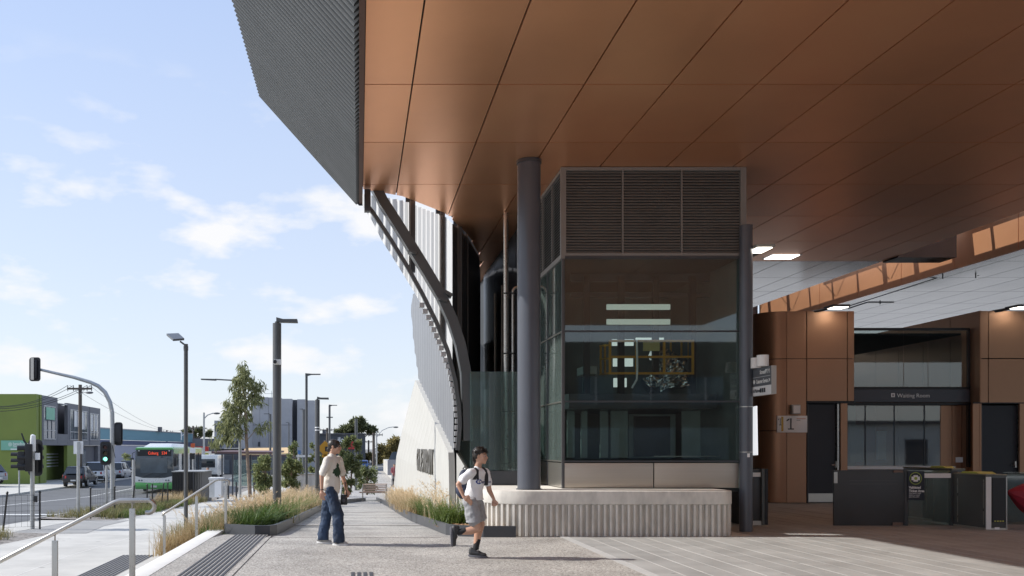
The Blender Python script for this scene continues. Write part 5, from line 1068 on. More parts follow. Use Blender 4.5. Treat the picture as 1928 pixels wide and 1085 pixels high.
# utility poles and wires
m_wood = M('timber pole', (.105, .085, .07), .8, var=.2, vs=3, vz=(6, 6, .6)); 
def utility(lab, px, pyt, Y, w, rad, arm2=False):
    x = XP(px, Y); t = thing('utility_pole', lab, 'utility pole', (x, Y, zs(Y)), 'timber utility poles'); zt = ZP(pyt, Y)
    B().tube([(x, Y, zs(Y)-.1), (x, Y, zt)], [rad*1.25, rad], 12).build('pole', m_wood, t, smooth=True); box('crossarm', m_wood, t, x-w/2, x+w/2, Y-.18, Y-.08, zt-.38, zt-.24)
    if arm2: box('crossarm', m_wood, t, x-w/2.4, x+w/2.4, Y-.18, Y-.08, zt-1.4, zt-1.28)
    for s in (-.48, -.25, .3, .48): B().cyl(x+s*w, Y-.13, zt-.24, zt-.06, .04, 8, .025).cyl(x+s*w, Y-.13, zt-.5, zt-.38, .03, 8).build('insulator', m_greyd, t)
    B().tube([(x-.05, Y-.13, zt-.75), (x-w*.2, Y-.13, zt-.38)], .02, 5).tube([(x+.05, Y-.13, zt-.75), (x+w*.2, Y-.13, zt-.38)], .02, 5).build('brace', m_galv, t); return t, x, zt
t, ux, uz = utility('timber utility pole with crossarm in front of the grey building facade', 151, 724.5, 68, 1.85, .13)
B().tube([(ux, 67.9, uz-.65), (ux+.5, 67.7, uz-.6)], .025, 6).ball((ux+.78, 67.7, uz-.62), (.3, .14, .09), 10, 6).build('street_lantern', m_greyd, t)
utility('distant utility pole right of the red panel, by the white wall', 703.5, 815, 130, 2.6, .18); utility('far utility pole behind the thick lamp post', 616, 806, 140, 2.2, .16); utility('far thin utility pole near the brown gum trees', 694, 829, 170, 2.0, .15); utility('far low utility pole above the blue warehouse', 314, 810, 135, 1.9, .12); utility('far utility pole left of the gum sapling', 363.5, 802, 125, 1.6, .13)
wr = thing('power_lines', 'thin power lines strung from the timber pole out of the left edge', 'wires', (ux, 67, uz))
def wire(a, b, sag, r=.018):
    a, b = Vector(a), Vector(b); B().tube([a.lerp(b, t)-Vector((0, 0, sag*4*t*(1-t))) for t in np.linspace(0, 1, 12)], r, 4, cap=False).build('wire', m_sig, wr, fix=False)
for s, py in ((-.48, 755), (-.25, 757), (.3, 760), (.48, 766)): wire((ux+s*1.85, 67.87, uz-.06), P(-30, py+9, 60), .55)
for s in (-.4, .4): wire((ux+s*1.85, 67.87, uz-.06), P(314+s*10, 811, 135), .6, .014)
wire(P(314, 811, 135), P(363, 803, 125), .3, .015); wire(P(363, 803, 125), P(430, 806, 118), .3, .015); wire(P(703, 818, 130), P(616, 808, 140), .6, .012)
# bus shelter, cabinets, bench, bollards
sh = thing('bus_shelter', 'bus shelter with a flat dark red edged roof and slim posts', 'bus shelter', P(450, 930, 56))
B().prism([P(398, 854, 54), P(512, 855, 54), P(535, 852, 60), P(428, 851.5, 60)], (0, 0, .12)).build('roof', M('shelter roof', (.13, .075, .075), .6, var=.1), sh)
for px, Y in ((418, 54.3), (438, 54.3), (497, 55), (472, 58), (507, 58)): pbox('post', m_char, sh, px-1.3, px+1.3, 856, CY+(EYE-zs(Y))*F/Y, Y, .08)
for px0, px1 in ((440, 470), (474, 495)): pbox('glass_panel', m_glass, sh, px0, px1, 866, 915, 55, .02)
pbox('seat', m_steel, sh, 444, 492, 916, 918, 55.2, .4); pbox('seat_frame', m_char, sh, 446, 448, 918, 927, 55.3, .1); pbox('seat_frame', m_char, sh, 488, 490, 918, 927, 55.3, .1)
for px in (410, 430, 445): tag(B().cyl(XP(px, 50), 50, zs(50), zs(50)+.95, .05, 10).build('bollard', m_char, smooth=True), {410: 'slim dark bollard right of the white cabinet', 430: 'slim dark bollard left of the galvanised lamp pole', 445: 'slim dark bollard behind the galvanised lamp pole'}[px], 'bollard', 'bollards by the bus stop')
bc = thing('slatted_enclosure', 'black slatted service enclosure in front of the bus', 'cabinet', P(352, 935, 46)); Y = 46
x0, x1, z0, z1 = XP(323.5, Y), XP(365, Y), zs(Y)-.05, ZP(889, Y)
box('core', m_dark, bc, x0+.03, x1-.03, Y+.05, Y+2.5, z0, z1-.03); box('lid', M('lid grey', (.36, .36, .35), .5, .3, var=.05), bc, x0-.02, x1+.5, Y-.02, Y+2.6, z1, z1+.04)
me = B().box(0, .075, -.03, .0, z0, z1-.02).mesh('slat'); me2 = B().box(0, .03, 0, .09, z0, z1-.02).mesh('side_slat')
for k in range(9): link('slat', me, m_sig, bc, (x0+k*(x1-x0)/9+.01, Y+.03, 0))
B().prism([(x1, Y, z0), (x1+.5, Y+2.5, z0), (x1+.5, Y+2.5, z1-.01), (x1, Y, z1-.01)], (-.05, 0, 0)).build('end_panel', m_char, bc)
for k in range(8): link('side_slat', me2, m_sig, bc, (x1+.02+.05*k+.01, Y+.1+k*.3, 0))
wc = thing('white_cabinet', 'white stained electrical cabinet beside the slatted enclosure', 'cabinet', P(405, 937, 42)); Y = 42
pbox('case', M('stained white', (.58, .58, .57), .6, var=.14, vs=3), wc, 394, 417.5, 903, 937, Y, .6, .01); pbox('lid', m_white, wc, 392.5, 418.5, 899.5, 903.5, Y-.05, .75, .01); pbox('door', m_swhite, wc, 404, 416.5, 905, 936, Y-.012, .012)
be = thing('bench', 'timber slatted park bench with metal arms at the end of the path', 'bench', P(704, 942, 47)); Y = 47.0; m_tim = M('bench timber', (.50, .36, .27), .6, var=.15, vs=5, vz=(.6, 6, 6))
for k in range(5): 
    z = ZP(926.5-3.3*k, Y); B().prism([P(683.5, 926.5-3.3*k, Y+.02*k), P(729, 926-3.3*k, Y+.02*k), P(729, 924-3.3*k, Y+.03+.02*k), P(683.5, 924.5-3.3*k, Y+.03+.02*k)], (0, .025, 0)).build('back_slat', m_tim, be)
for k in range(4): B().prism([P(676.5, 928.5-.4*k, Y-.45+.11*k), P(728.5, 928.5-.4*k, Y-.45+.11*k), P(728.5, 928.5-.4*k, Y-.36+.11*k), P(676.5, 928.5-.4*k, Y-.36+.11*k)], (0, 0, .03)).build('seat_slat', m_tim, be)
for px in (683, 727): B().tube([P(px, 943, Y-.3), P(px, 929, Y-.3)], .03, 6).tube([P(px, 943, Y), P(px, 912, Y+.1)], .03, 6).tube([P(px-.5, 929, Y-.4), P(px-1.5, 921, Y-.3), P(px, 919, Y)], .025, 6).build('arm_frame', m_steel2, be)
# far parapets and retaining ledge beyond the planter
lg = thing('retaining_ledge', 'pale low concrete ledge behind the planter grasses left of the woman', 'wall', P(585, 920, 44)); pbox('wall', m_conc, lg, 552, 606, 893.5, 930, 44, .3); pbox('capping', m_kerb, lg, 551, 607, 891.5, 893.3, 43.95, .4)
fw = thing('low_wall', 'low pale wall beyond the far crossing', 'wall', P(700, 880, 120)); pbox('wall', m_conc, fw, 560, 745, 879, 884, 125, .4)
# across the road behind the viewer, mirrored in the glazing; brick block added to darken it
ob_ = thing('unseen_brick_block', 'dark brick block added out of view to darken the glass reflections', 'building', (20, -34, 0)); m_brk = M('dark brick', (.10, .075, .062), .85, var=.2, vs=3)
box('wall', m_brk, ob_, 6, 36, -40, -34, -.2, 9.2)
for k in range(7): w = box('window', m_win, ob_, 8+4*k, 10.6+4*k, -34.02, -33.9, 4.6, 6.6); box('frame', m_frame, w, 9.25+4*k, 9.35+4*k, -33.9, -33.86, 4.6, 6.6); box('shop_window', m_win, ob_, 7.6+4*k, 11+4*k, -34.02, -33.9, .6, 2.9)
ob_ = thing('pale_hall', 'long low pale hall on the other side of the forecourt', 'building', (48, -34, 0)); box('wall', m_white, ob_, 38, 64, -42, -34, -.2, 3.6); box('roof', m_greyd, ob_, 37.6, 64.4, -42.4, -33.6, 3.6, 3.9); box('door', m_greyd, ob_, 50, 52, -34.05, -33.9, -.1, 2.2)
# ================================================================ VEGETATION
rng = np.random.default_rng(5)
def blades(name, lab, pts, h, w, mats, lean=.55, n_seg=3, kind='stuff', parent=None):
    """grass blades: pts (n,3) roots, each a bent tapering strip"""
    n = len(pts); hh = h*rng.uniform(.55, 1.15, n); ang = rng.uniform(0, 2*np.pi, n); ln = lean*rng.uniform(.15, 1.25, n)*hh; ww = w*rng.uniform(.6, 1.2, n)
    dx, dy = np.cos(ang), np.sin(ang); sx, sy = -dy, dx; V = []; 
    for k in range(n_seg+1):
        t = k/n_seg; off = ln*t**1.8; zz = hh*(t-.28*t**3*(ln/hh)); wd = ww*(1-t*.85)
        c = np.stack([pts[:, 0]+dx*off, pts[:, 1]+dy*off, pts[:, 2]+zz], 1); s = np.stack([sx*wd/2, sy*wd/2, 0*wd], 1); V += [c-s, c+s]
    V = np.stack(V, 1); m = 2*(n_seg+1); base = (np.arange(n)*m)[:, None, None]
    q = np.array([[2*k, 2*k+1, 2*k+3, 2*k+2] for k in range(n_seg)])[None]+base
    return rawmesh(name, lab, V.reshape(-1, 3), q.reshape(-1, 4), mats, kind, parent)
def rawmesh(name, lab, V, Fq, mat, kind=None, parent=None, cat=None):
    me = bpy.data.meshes.new(name); nv, nf = len(V), len(Fq); k = Fq.shape[1]
    me.vertices.add(nv); me.vertices.foreach_set('co', np.ascontiguousarray(V, dtype=np.float32).ravel()); me.loops.add(nf*k); me.loops.foreach_set('vertex_index', np.ascontiguousarray(Fq, dtype=np.int32).ravel())
    me.polygons.add(nf); me.polygons.foreach_set('loop_start', np.arange(0, nf*k, k, dtype=np.int32)); me.update(calc_edges=True)
    o = link(name, me, mat, parent); 
    if kind: o['kind'] = kind
    if lab: o['label'] = lab
    if cat: o['category'] = cat
    return o
def plumes(name, lab, pts, h, mat, seed_len=.26, parent=None, n=26, wid=.035):
    """feathery seed heads on thin stalks"""
    V = []; Q = []
    for p in pts:
        a = rng.uniform(0, 6.28); hh = h*rng.uniform(.55, 1.15)*(1+.18*math.sin(p[0]*3.1+p[1]*1.7)); ln = hh*rng.uniform(.1, .5); d = np.array([math.cos(a), math.sin(a), 0])
        def at(t): return p+d*ln*t**2+np.array([0, 0, hh*(t-.15*t**3)])
        s = np.array([-d[1], d[0], 0])*.004
        b = len(V); c0, c1, c2 = at(0), at(.5), at(.8); V += [c0-s, c0+s, c1-s, c1+s, c2-s, c2+s]; Q += [(b, b+1, b+3, b+2), (b+2, b+3, b+5, b+4)]
        for k in range(n):
            t = .74+.30*rng.random(); c = at(t); u = rng.normal(0, 1, 3); u[2] = abs(u[2])*.9+.4; u /= np.linalg.norm(u); l = wid*rng.uniform(.7, 1.5); v = np.cross(u, rng.normal(0, 1, 3)); v /= np.linalg.norm(v); v *= .0045
            b = len(V); V += [c-v, c+v, c+u*l+v*.4, c+u*l-v*.4]; Q.append((b, b+1, b+2, b+3))
    return rawmesh(name, lab, np.array(V), np.array(Q), mat, 'stuff', parent)
m_gr = leafmat('green grass blades', (.075, .125, .022), (.20, .26, .075), .4); m_gr2 = leafmat('dark strap leaves', (.045, .085, .018), (.13, .20, .05), .35); m_straw = leafmat('straw blades', (.40, .29, .15), (.62, .49, .30), .4)
m_plume = leafmat('straw plumes', (.60, .45, .27), (.82, .68, .48), .45); m_dry = leafmat('dry verge grass', (.12, .13, .045), (.33, .28, .13), .35)
def clumps(n, cx, cy, cz, per, spread):
    a = np.stack([cx, cy, cz], 1); p = np.repeat(a, per, 0); p[:, :2] += rng.normal(0, spread, (len(p), 2)); return p
def soilz(x, Y):
    x = np.asarray(x); L_ = np.array([zs(y) for y in Y])+.03; R_ = np.array([zp(y) for y in Y])+.1; t = np.clip((x+3.7)/2.2, 0, 1); return L_+(R_-L_)*t
# left planter: green strap leaves in front, straw plumed grasses behind
def fan(n, x0, x1, y0, y1): return rng.uniform(x0, x1, n), rng.uniform(y0, y1, n)
cx, cy = fan(40, -2.75, -1.7, 16.3, 19.2); blades('green_grass', 'dark green strap leaved grass at the front corner of the long planter', clumps(0, cx, cy, soilz(cx, cy), 95, .08), .52, .024, m_gr2, 1.25)
cx, cy = fan(75, -3.5, -1.62, 17.6, 30); k = cx < -1.6; blades('grass_tuft', 'mixed green and straw grass blades in the long planter', clumps(0, cx, cy, soilz(cx, cy), 70, .12), .56, .015, m_straw, 1.2)
cx, cy = fan(85, -3.5, -1.6, 17.2, 32); blades('grass_tuft', 'green blades under the straw plumes of the long planter', clumps(0, cx, cy, soilz(cx, cy), 70, .12), .6, .018, m_gr, 1.2)
cx, cy = fan(56, -3.5, -1.7, 18.4, 27); pt = clumps(0, cx, cy, soilz(cx, cy), 16, .14); plumes('grass_plumes', 'straw coloured feathery grass plumes in the long planter', pt, .68, m_plume)
cx, cy = fan(50, -3.2, -1.7, 27, 40); pt = clumps(0, cx, cy, soilz(cx, cy), 18, .2); plumes('grass_plumes', 'paler straw grass plumes further back in the long planter', pt, .72, m_plume, n=20, wid=.05)
cx, cy = fan(60, -3.4, -1.2, 30, 44); blades('grass_tuft', 'pale grass blades at the back of the long planter', clumps(0, cx, cy, soilz(cx, cy), 50, .16), .55, .02, m_straw, .8)
cx, cy = fan(30, -3.6, -2.45, 16.45, 18.2); blades('grass_tuft', 'straw and green grass spilling over beside the far handrail', clumps(0, cx, cy, soilz(cx, cy), 80, .1), .55, .013, m_straw, .9)
# right planter
def soilr(x, Y): return np.array([zp(y) for y in Y])+.12
cx, cy = fan(62, 1.56, 2.35, 16.9, 25); blades('green_grass', 'bright green grass in the planter by the white wall', clumps(0, cx, cy, soilr(cx, cy), 85, .08), .54, .020, m_gr, 1.35)
cx, cy = fan(36, 1.32, 1.75, 23, 38); blades('grass_tuft', 'straw grass blades at the back of the planter by the white wall', clumps(0, cx, cy, soilr(cx, cy), 80, .12), .62, .018, m_straw, 1.3)
cx, cy = fan(40, 1.6, 2.3, 17, 22); pt = clumps(0, cx, cy, soilr(cx, cy), 7, .12); plumes('grass_plumes', 'sparse pale seed heads against the white wall', pt, .82, m_plume, n=16)
cx, cy = fan(42, 1.28, 1.7, 24, 40); pt = clumps(0, cx, cy, soilr(cx, cy), 14, .15); plumes('grass_plumes', 'straw plumes beside the bench by the white wall', pt, .62, m_plume, n=20, wid=.05)
V = []; Q = []
for i in range(900):                                              # loose bark chips
    x, y = rng.uniform(1.75, 2.55), rng.uniform(15.4, 17.6); z = zp(y)+.125+rng.uniform(0, .02); a = rng.uniform(0, 6.28); l, w = rng.uniform(.02, .05), rng.uniform(.008, .016); u = np.array([math.cos(a)*l, math.sin(a)*l, rng.uniform(-.01, .015)]); v = np.array([-math.sin(a)*w, math.cos(a)*w, rng.uniform(-.005, .01)]); b = len(V); c = np.array([x, y, z]); V += [c-u-v, c+u-v, c+u+v, c-u+v]; Q.append((b, b+1, b+2, b+3))
rawmesh('bark_chips', 'loose brown bark chips on the planter bed by the white wall', np.array(V), np.array(Q), leafmat('bark chip', (.20, .10, .05), (.52, .34, .20), .05), 'stuff')
# verge tufts
cx, cy = fan(130, -10.2, -7.8, 29.5, 46); blades('verge_grass', 'scattered dry green tufts on the gravel verge', clumps(0, cx, cy, np.array([zs(y) for y in cy])+.03, 45, .12), .34, .022, m_dry, .9)
cx, cy = fan(50, -8.8, -7.7, 30, 44); blades('verge_grass', 'green tufts beside the footpath edge', clumps(0, cx, cy, np.array([zs(y) for y in cy])+.02, 45, .12), .30, .022, m_gr, .9)
cx, cy = fan(20, -10, -7.7, 18, 23); blades('verge_grass', 'dry tufts on the near gravel verge', clumps(0, cx, cy, np.array([zs(y) for y in cy])+.03, 50, .12), .32, .016, m_dry, .9)
cx, cy = fan(40, -9.5, -8, 42, 50); blades('verge_grass', 'brown weeds in front of the slatted enclosure', clumps(0, cx, cy, np.array([zs(y) for y in cy])+.03, 35, .15), .6, .02, m_straw, .7)
# trees and shrubs
def leaves(name, centres, rad, n, size, mat, parent, hang=0., flat=1.0):
    ci = rng.integers(0, len(centres), n); C = np.array(centres)[ci]; R_ = np.array(rad)[ci]
    d = rng.normal(0, 1, (n, 3)); d /= np.linalg.norm(d, axis=1)[:, None]; r = R_*rng.random(n)**.45
    p = C+d*r[:, None]*np.array([1, 1, flat]); u = rng.normal(0, 1, (n, 3)); u[:, 2] -= hang*1.6; u /= np.linalg.norm(u, axis=1)[:, None]; w = np.cross(u, rng.normal(0, 1, (n, 3))); w /= np.linalg.norm(w, axis=1)[:, None]
    l = size[0]*rng.uniform(.6, 1.3, n)[:, None]; ww = size[1]*rng.uniform(.7, 1.2, n)[:, None]
    V = np.stack([p, p+u*l*.45+w*ww/2, p+u*l, p+u*l*.45-w*ww/2], 1).reshape(-1, 3); Q = np.arange(4*n).reshape(-1, 4)
    o = rawmesh(name, None, V, Q, mat, None, parent); return o
def tree(name, lab, base, trunk, rad, cl, n, size, mat, bark, cat='tree', group=None, hang=.3, limbs=True):
    t = thing(name, lab, cat, base, group); b = B(); b.tube(trunk, rad, 9)
    if limbs:
        for (c, r) in cl[::max(1, len(cl)//14)]:
            k = min(range(len(trunk)), key=lambda i: (Vector(trunk[i])-Vector(c)).length+max(0, trunk[i][2]-c[2])*2); s = Vector(trunk[k]); e = Vector(c); m = s.lerp(e, .5)+Vector((0, 0, .12*(e-s).length))
            b.tube([s, m, e], [rad[-1]*1.0, rad[-1]*.7, rad[-1]*.25], 5)
    b.build('trunk', bark, t, smooth=True); leaves('crown', [c for c, r in cl], [r for c, r in cl], n, size, mat, t, hang); return t
m_gum = leafmat('gum leaves', (.11, .13, .055), (.34, .35, .17), .45); m_shrub = leafmat('shrub leaves', (.11, .145, .055), (.36, .38, .18), .45); m_oldgum = leafmat('dark tree leaves', (.07, .085, .04), (.23, .24, .11), .5); m_browngum = leafmat('bronze green leaves', (.14, .13, .05), (.38, .31, .13), .5); m_bark = M('young bark', (.26, .19, .14), .8, var=.25, vs=9); m_bark2 = M('dark bark', (.08, .065, .055), .9, var=.2)
# gum sapling; clump positions measured on its outline
Y = 44.0; cl = []
for (x0, x1, y, k) in ((447, 460, 690, 3), (442, 470, 703, 6), (440, 488, 716, 9), (434, 494, 728, 11), (430, 494, 741, 11), (424, 494, 752, 11), (422, 478, 764, 10), (418, 470, 776, 9), (416, 466, 788, 9), (412, 464, 800, 8), (404, 460, 812, 8), (400, 440, 823, 6), (400, 425, 833, 4), (498, 507, 796, 2), (486, 505, 806, 2)):
    for i in range(k): cl.append((tuple(P(rng.uniform(x0, x1), y+rng.uniform(-5, 5), Y+rng.uniform(-.7, .7))), rng.uniform(.14, .30)))
tr = [tuple(P(471, 937, Y)), tuple(P(467, 880, Y)), tuple(P(464, 830, Y)), tuple(P(463, 790, Y)), tuple(P(459, 750, Y)), tuple(P(456, 715, Y)), tuple(P(455, 695, Y))]
tree('gum_sapling', 'slender young gum tree with drooping leaves left of the thick lamp post', P(471, 937, Y), tr, [.10, .085, .075, .065, .05, .035, .02], cl, 3300, (.34, .065), m_gum, m_bark, hang=1.2)
st_ = thing('tree_stake', 'timber stake standing beside the trunk of the young gum tree', 'stake', P(478.5, 936, Y)); B().tube([P(478.5, 940, Y), P(478.5, 872, Y)], .05, 6).build('stake', m_wood, st_)
def shrub(lab, px0, px1, py0, py1, Y, n, mat=None, size=(.12, .05), dens=16, group='shrubs in the planters', stems=True, name='shrub', cat='shrub', shape=1.0):
    cl = []; cxm, w = (px0+px1)/2, (px1-px0)/2
    for i in range(dens):
        v = rng.random(); y = py0+(py1-py0)*v; hw = w*(math.sin(math.pi*min(1, .18+.72*v))**shape); cl.append((tuple(P(cxm+rng.uniform(-1, 1)*hw*.85, y, Y+rng.uniform(-1, 1)*w*Y/F*.6)), rng.uniform(.10, .22)*(px1-px0)*Y/F*.9))
    b0 = P(cxm, py1+4, Y); tr = [tuple(b0-Vector((0, 0, .1))), tuple(P(cxm+1, (py0+py1)/2, Y)), tuple(P(cxm, py0+(py1-py0)*.2, Y))]
    return tree(name, lab, b0, tr, [.05, .03, .015], cl, n, size, mat or m_shrub, m_bark, cat, group, hang=-.2)
shrub('leafy green sapling with light shoots behind the shoulder of the woman', 638, 684, 824, 912, 44, 3800, size=(.17, .08), dens=32)
shrub('low round shrub behind the park bench', 668, 714, 882, 925, 50, 2400, size=(.16, .075), dens=24)
shrub('tall leafy shrub left of the thick camera post', 476, 522, 864, 925, 36, 3000, size=(.15, .065), dens=26); shrub('leafy shrub right of the thick camera post', 524, 572, 866, 926, 37, 3000, size=(.15, .065), dens=26)
shrub('upright green shrub before the concrete block', 540, 566, 836, 895, 54, 1700, size=(.18, .08), dens=18); shrub('dark upright shrub between the slim and thick lamp posts', 580, 606, 838, 905, 50, 1500, size=(.18, .08), dens=16); shrub('small shrub low behind the hip of the woman', 640, 664, 905, 932, 46, 700, size=(.13, .06), dens=10)
shrub('tiny weeds by the pale warehouse wall', 226, 246, 858, 875, 98, 300, size=(.3, .1), dens=8)
def bigtree(lab, blobs, Y, base, n, size, mat, name='gum_tree'):
    cl = []
    for px, py, pr, k in blobs:
        for i in range(k): a, r = rng.uniform(0, 6.28), pr*math.sqrt(rng.random()); cl.append((tuple(P(px+r*math.cos(a), py+r*.7*math.sin(a), Y+rng.uniform(-1, 1)*pr*Y/F*.7)), rng.uniform(.22, .42)*pr*Y/F))
    bx, by = base; b0 = P(bx, by, Y); top = P(bx, blobs[0][1], Y)
    return tree(name, lab, b0, [tuple(b0), tuple(b0.lerp(top, .5)+Vector((.3, 0, 0))), tuple(top)], [.5, .35, .15], cl, n, size, mat, m_bark2, group='trees beyond the street')
bigtree('big dark spreading gum tree rising behind the dark store', [(672, 806, 16, 12), (655, 810, 14, 9), (684, 800, 10, 6), (642, 815, 9, 5), (697, 812, 8, 5), (704, 809, 5, 3), (665, 796, 12, 7), (676, 793, 9, 5)], 185, (672, 880), 5200, (.75, .3), m_oldgum)
bigtree('brown green gum trees between the utility pole and the white wall', [(745, 832, 16, 12), (735, 845, 18, 14), (755, 845, 14, 9), (724, 850, 13, 9), (740, 862, 16, 8), (717, 862, 9, 5)], 150, (740, 884), 5200, (.6, .25), m_browngum)
bigtree('small dark trees behind the low building and warehouse', [(352, 812, 9, 8), (378, 812, 9, 8), (365, 816, 8, 5), (392, 815, 6, 4)], 160, (365, 850), 2200, (.6, .25), m_oldgum)
bigtree('low dark green trees behind the blue truck', [(694, 858, 8, 6), (712, 866, 9, 6)], 160, (700, 884), 1600, (.6, .25), m_browngum)
# ================================================================ PEOPLE
def body(name, segs, mat, parent, vox, smooth_it=3, balls=(), fold=0, fs=.09):
    """one continuous surface: tapered capsules fused by a voxel remesh"""
    b = B()
    for s in segs:
        p, q, r0, r1 = Vector(s[0]), Vector(s[1]), s[2], s[3]; fl = s[4] if len(s) > 4 else None
        n = 5; pts = [p.lerp(q, k/n) for k in range(n+1)]; c = B(); c.tube(pts, [r0+(r1-r0)*k/n for k in range(n+1)], 12); c.ball(p, r0, 12, 8); c.ball(q, r1, 12, 8)
        if fl is not None:                                     # flatten across direction fl[0] by factor fl[1]
            ax = Vector(fl[0]).normalized(); m = (p+q)/2
            for i, v in enumerate(c.v): v = Vector(v); base = p+(q-p)*max(0, min(1, (v-p).dot(q-p)/max((q-p).length_squared, 1e-9))); d = (v-base).dot(ax); c.v[i] = tuple(v-ax*d*(1-fl[1]))
        b.add(c.v, c.f)
    for c_, r in balls: b.ball(c_, r, 16, 12)
    me = b.mesh(name); o = bpy.data.objects.new('tmp', me); COL.objects.link(o)
    rm = o.modifiers.new('r', 'REMESH'); rm.mode = 'VOXEL'; rm.voxel_size = vox; sm = o.modifiers.new('s', 'SMOOTH'); sm.iterations = smooth_it; sm.factor = .5
    if fold:                                                   # cloth folds
        tx = bpy.data.textures.new('fold', 'CLOUDS'); tx.noise_scale = fs; tx.noise_depth = 2; tx.cloud_type = 'GRAYSCALE'
        dm = o.modifiers.new('d', 'DISPLACE'); dm.texture = tx; dm.texture_coords = 'LOCAL'; dm.strength = fold; dm.mid_level = .5
    m2 = bpy.data.meshes.new_from_object(o.evaluated_get(bpy.context.evaluated_depsgraph_get())); bpy.data.objects.remove(o)
    m2.polygons.foreach_set('use_smooth', [True]*len(m2.polygons)); m2.materials.clear(); m2.name = name
    return link(name, m2, mat, parent)
def hand(wrist, direc, palm_n, thumb, s=1.0, curl=.5):
    """segments of a palm with four fingers and a thumb"""
    d = Vector(direc).normalized(); n = Vector(palm_n).normalized(); t = Vector(thumb).normalized(); w = Vector(wrist); seg = [(w, w+d*.045*s, .026*s, .030*s, (n, .6)), (w+d*.04*s+t*.018*s, w+d*.085*s+t*.024*s, .022*s, .016*s, (n, .7)), (w+d*.04*s-t*.018*s, w+d*.08*s-t*.024*s, .022*s, .015*s, (n, .7))]
    for k, (o, l) in enumerate(((.030, .072), (.011, .080), (-.009, .074), (-.028, .058))):
        a = w+d*.082*s+t*o*s; m = a+(d*math.cos(curl*.6)+n*math.sin(curl*.6))*l*.5*s; e = m+(d*math.cos(curl*1.8)+n*math.sin(curl*1.8))*l*.5*s; seg += [(a, m, .0098*s, .0088*s), (m, e, .0088*s, .0072*s)]
    a = w+d*.03*s+t*.028*s; m = a+(d*.6+t*.75)*.035*s; e = m+(d*.95+n*.3)*.03*s; seg += [(a, m, .0125*s, .010*s), (m, e, .010*s, .0085*s)]
    return seg
def shift(segs, o): return segs
def person(lab, origin, build):
    t = thing('person', lab, 'person', origin); off = Vector(origin); T0 = Matrix.Translation(off); before = set(COL.objects); build(t)
    for o in t.children_recursive:                              # parts are modelled in local coordinates
        o.location = (0, 0, 0)
    return t
m_hair = M('dark hair', (.022, .015, .011), .45, var=.35, vs=30, vz=(1, 1, .3)); m_eye = M('eye white', (.38, .35, .33), .3, var=0); m_iris = M('iris', (.03, .018, .012), .2, var=0); m_lip = M('lip', (.42, .17, .13), .5, var=.05); m_brow = M('brow', (.03, .02, .015), .7, var=0)
def head_parts(t, c, f, s, hairfn, vox=.0075):
    """c head centre, f unit facing; returns skin segments of skull, jaw, nose, ears"""
    f = Vector(f).normalized(); u = Vector((0, 0, 1)); r = f.cross(u).normalized(); c = Vector(c)
    balls = []
    seg = [(c+u*.032*s-f*.012*s, c+u*.028*s+f*.012*s, .083*s, .078*s, (r, .88)), (c-u*.03*s+f*.03*s, c-u*.078*s+f*.062*s, .058*s, .026*s, (r, .95)), (c-u*.02*s-f*.01*s, c-u*.055*s+f*.02*s, .062*s, .05*s),
           (c+u*.015*s+f*.088*s, c-u*.018*s+f*.106*s, .008*s, .0125*s), (c-u*.045*s+f*.086*s, c-u*.05*s+f*.088*s, .014*s, .013*s), (c+u*.028*s+f*.08*s+r*.03*s, c+u*.028*s+f*.08*s-r*.03*s, .012*s, .012*s),
           (c-u*.012*s+f*.066*s+r*.04*s, c-u*.02*s+f*.06*s+r*.045*s, .018*s, .016*s), (c-u*.012*s+f*.066*s-r*.04*s, c-u*.02*s+f*.06*s-r*.045*s, .018*s, .016*s)]
    for sd in (1, -1): e = c+r*sd*.074*s-f*.008*s; seg += [(e+u*.015*s, e-u*.022*s-f*.0*s, .016*s, .010*s, (r, .5))]
    for sd in (1, -1):
        e = c+f*.079*s+r*sd*.031*s+u*.008*s; B().ball(e, .0105*s, 10, 7).build('eye', m_eye, t, smooth='all'); B().ball(e+f*.0065*s, .0062*s, 8, 6).build('iris', m_iris, t, smooth='all')
        B().tube([c+f*.088*s+r*sd*.014*s+u*.032*s, c+f*.087*s+r*sd*.034*s+u*.037*s, c+f*.074*s+r*sd*.052*s+u*.030*s], [.004*s, .005*s, .0025*s], 6).build('eyebrow', m_brow, t)
    B().tube([c-u*.046*s+f*.088*s+r*.022*s, c-u*.043*s+f*.100*s+r*.008*s, c-u*.044*s+f*.1015*s, c-u*.043*s+f*.100*s-r*.008*s, c-u*.046*s+f*.088*s-r*.022*s], [.002*s, .0055*s, .005*s, .0055*s, .002*s], 6).build('lips', m_lip, t, smooth=True)
    return seg, f, u, r, c
def strands(name, mat, t, roots, dirs, ln, w, n_per=1):
    V = []; Q = []
    for p, d in zip(roots, dirs):
        p = Vector(p); d = Vector(d).normalized(); s = d.cross(Vector((rng.normal(), rng.normal(), rng.normal()))).normalized()*w; e = p+d*ln*rng.uniform(.6, 1.25)+Vector((0, 0, -.25*ln)); m = p.lerp(e, .5)+Vector((0, 0, .12*ln)); b = len(V); V += [p-s, p+s, m+s*.8, m-s*.8, e+s*.2, e-s*.2]; Q += [(b, b+1, b+2, b+3), (b+3, b+2, b+4, b+5)]
    me = bpy.data.meshes.new(name); me.from_pydata([tuple(v) for v in V], [], Q); me.update(); return link(name, me, mat, t)
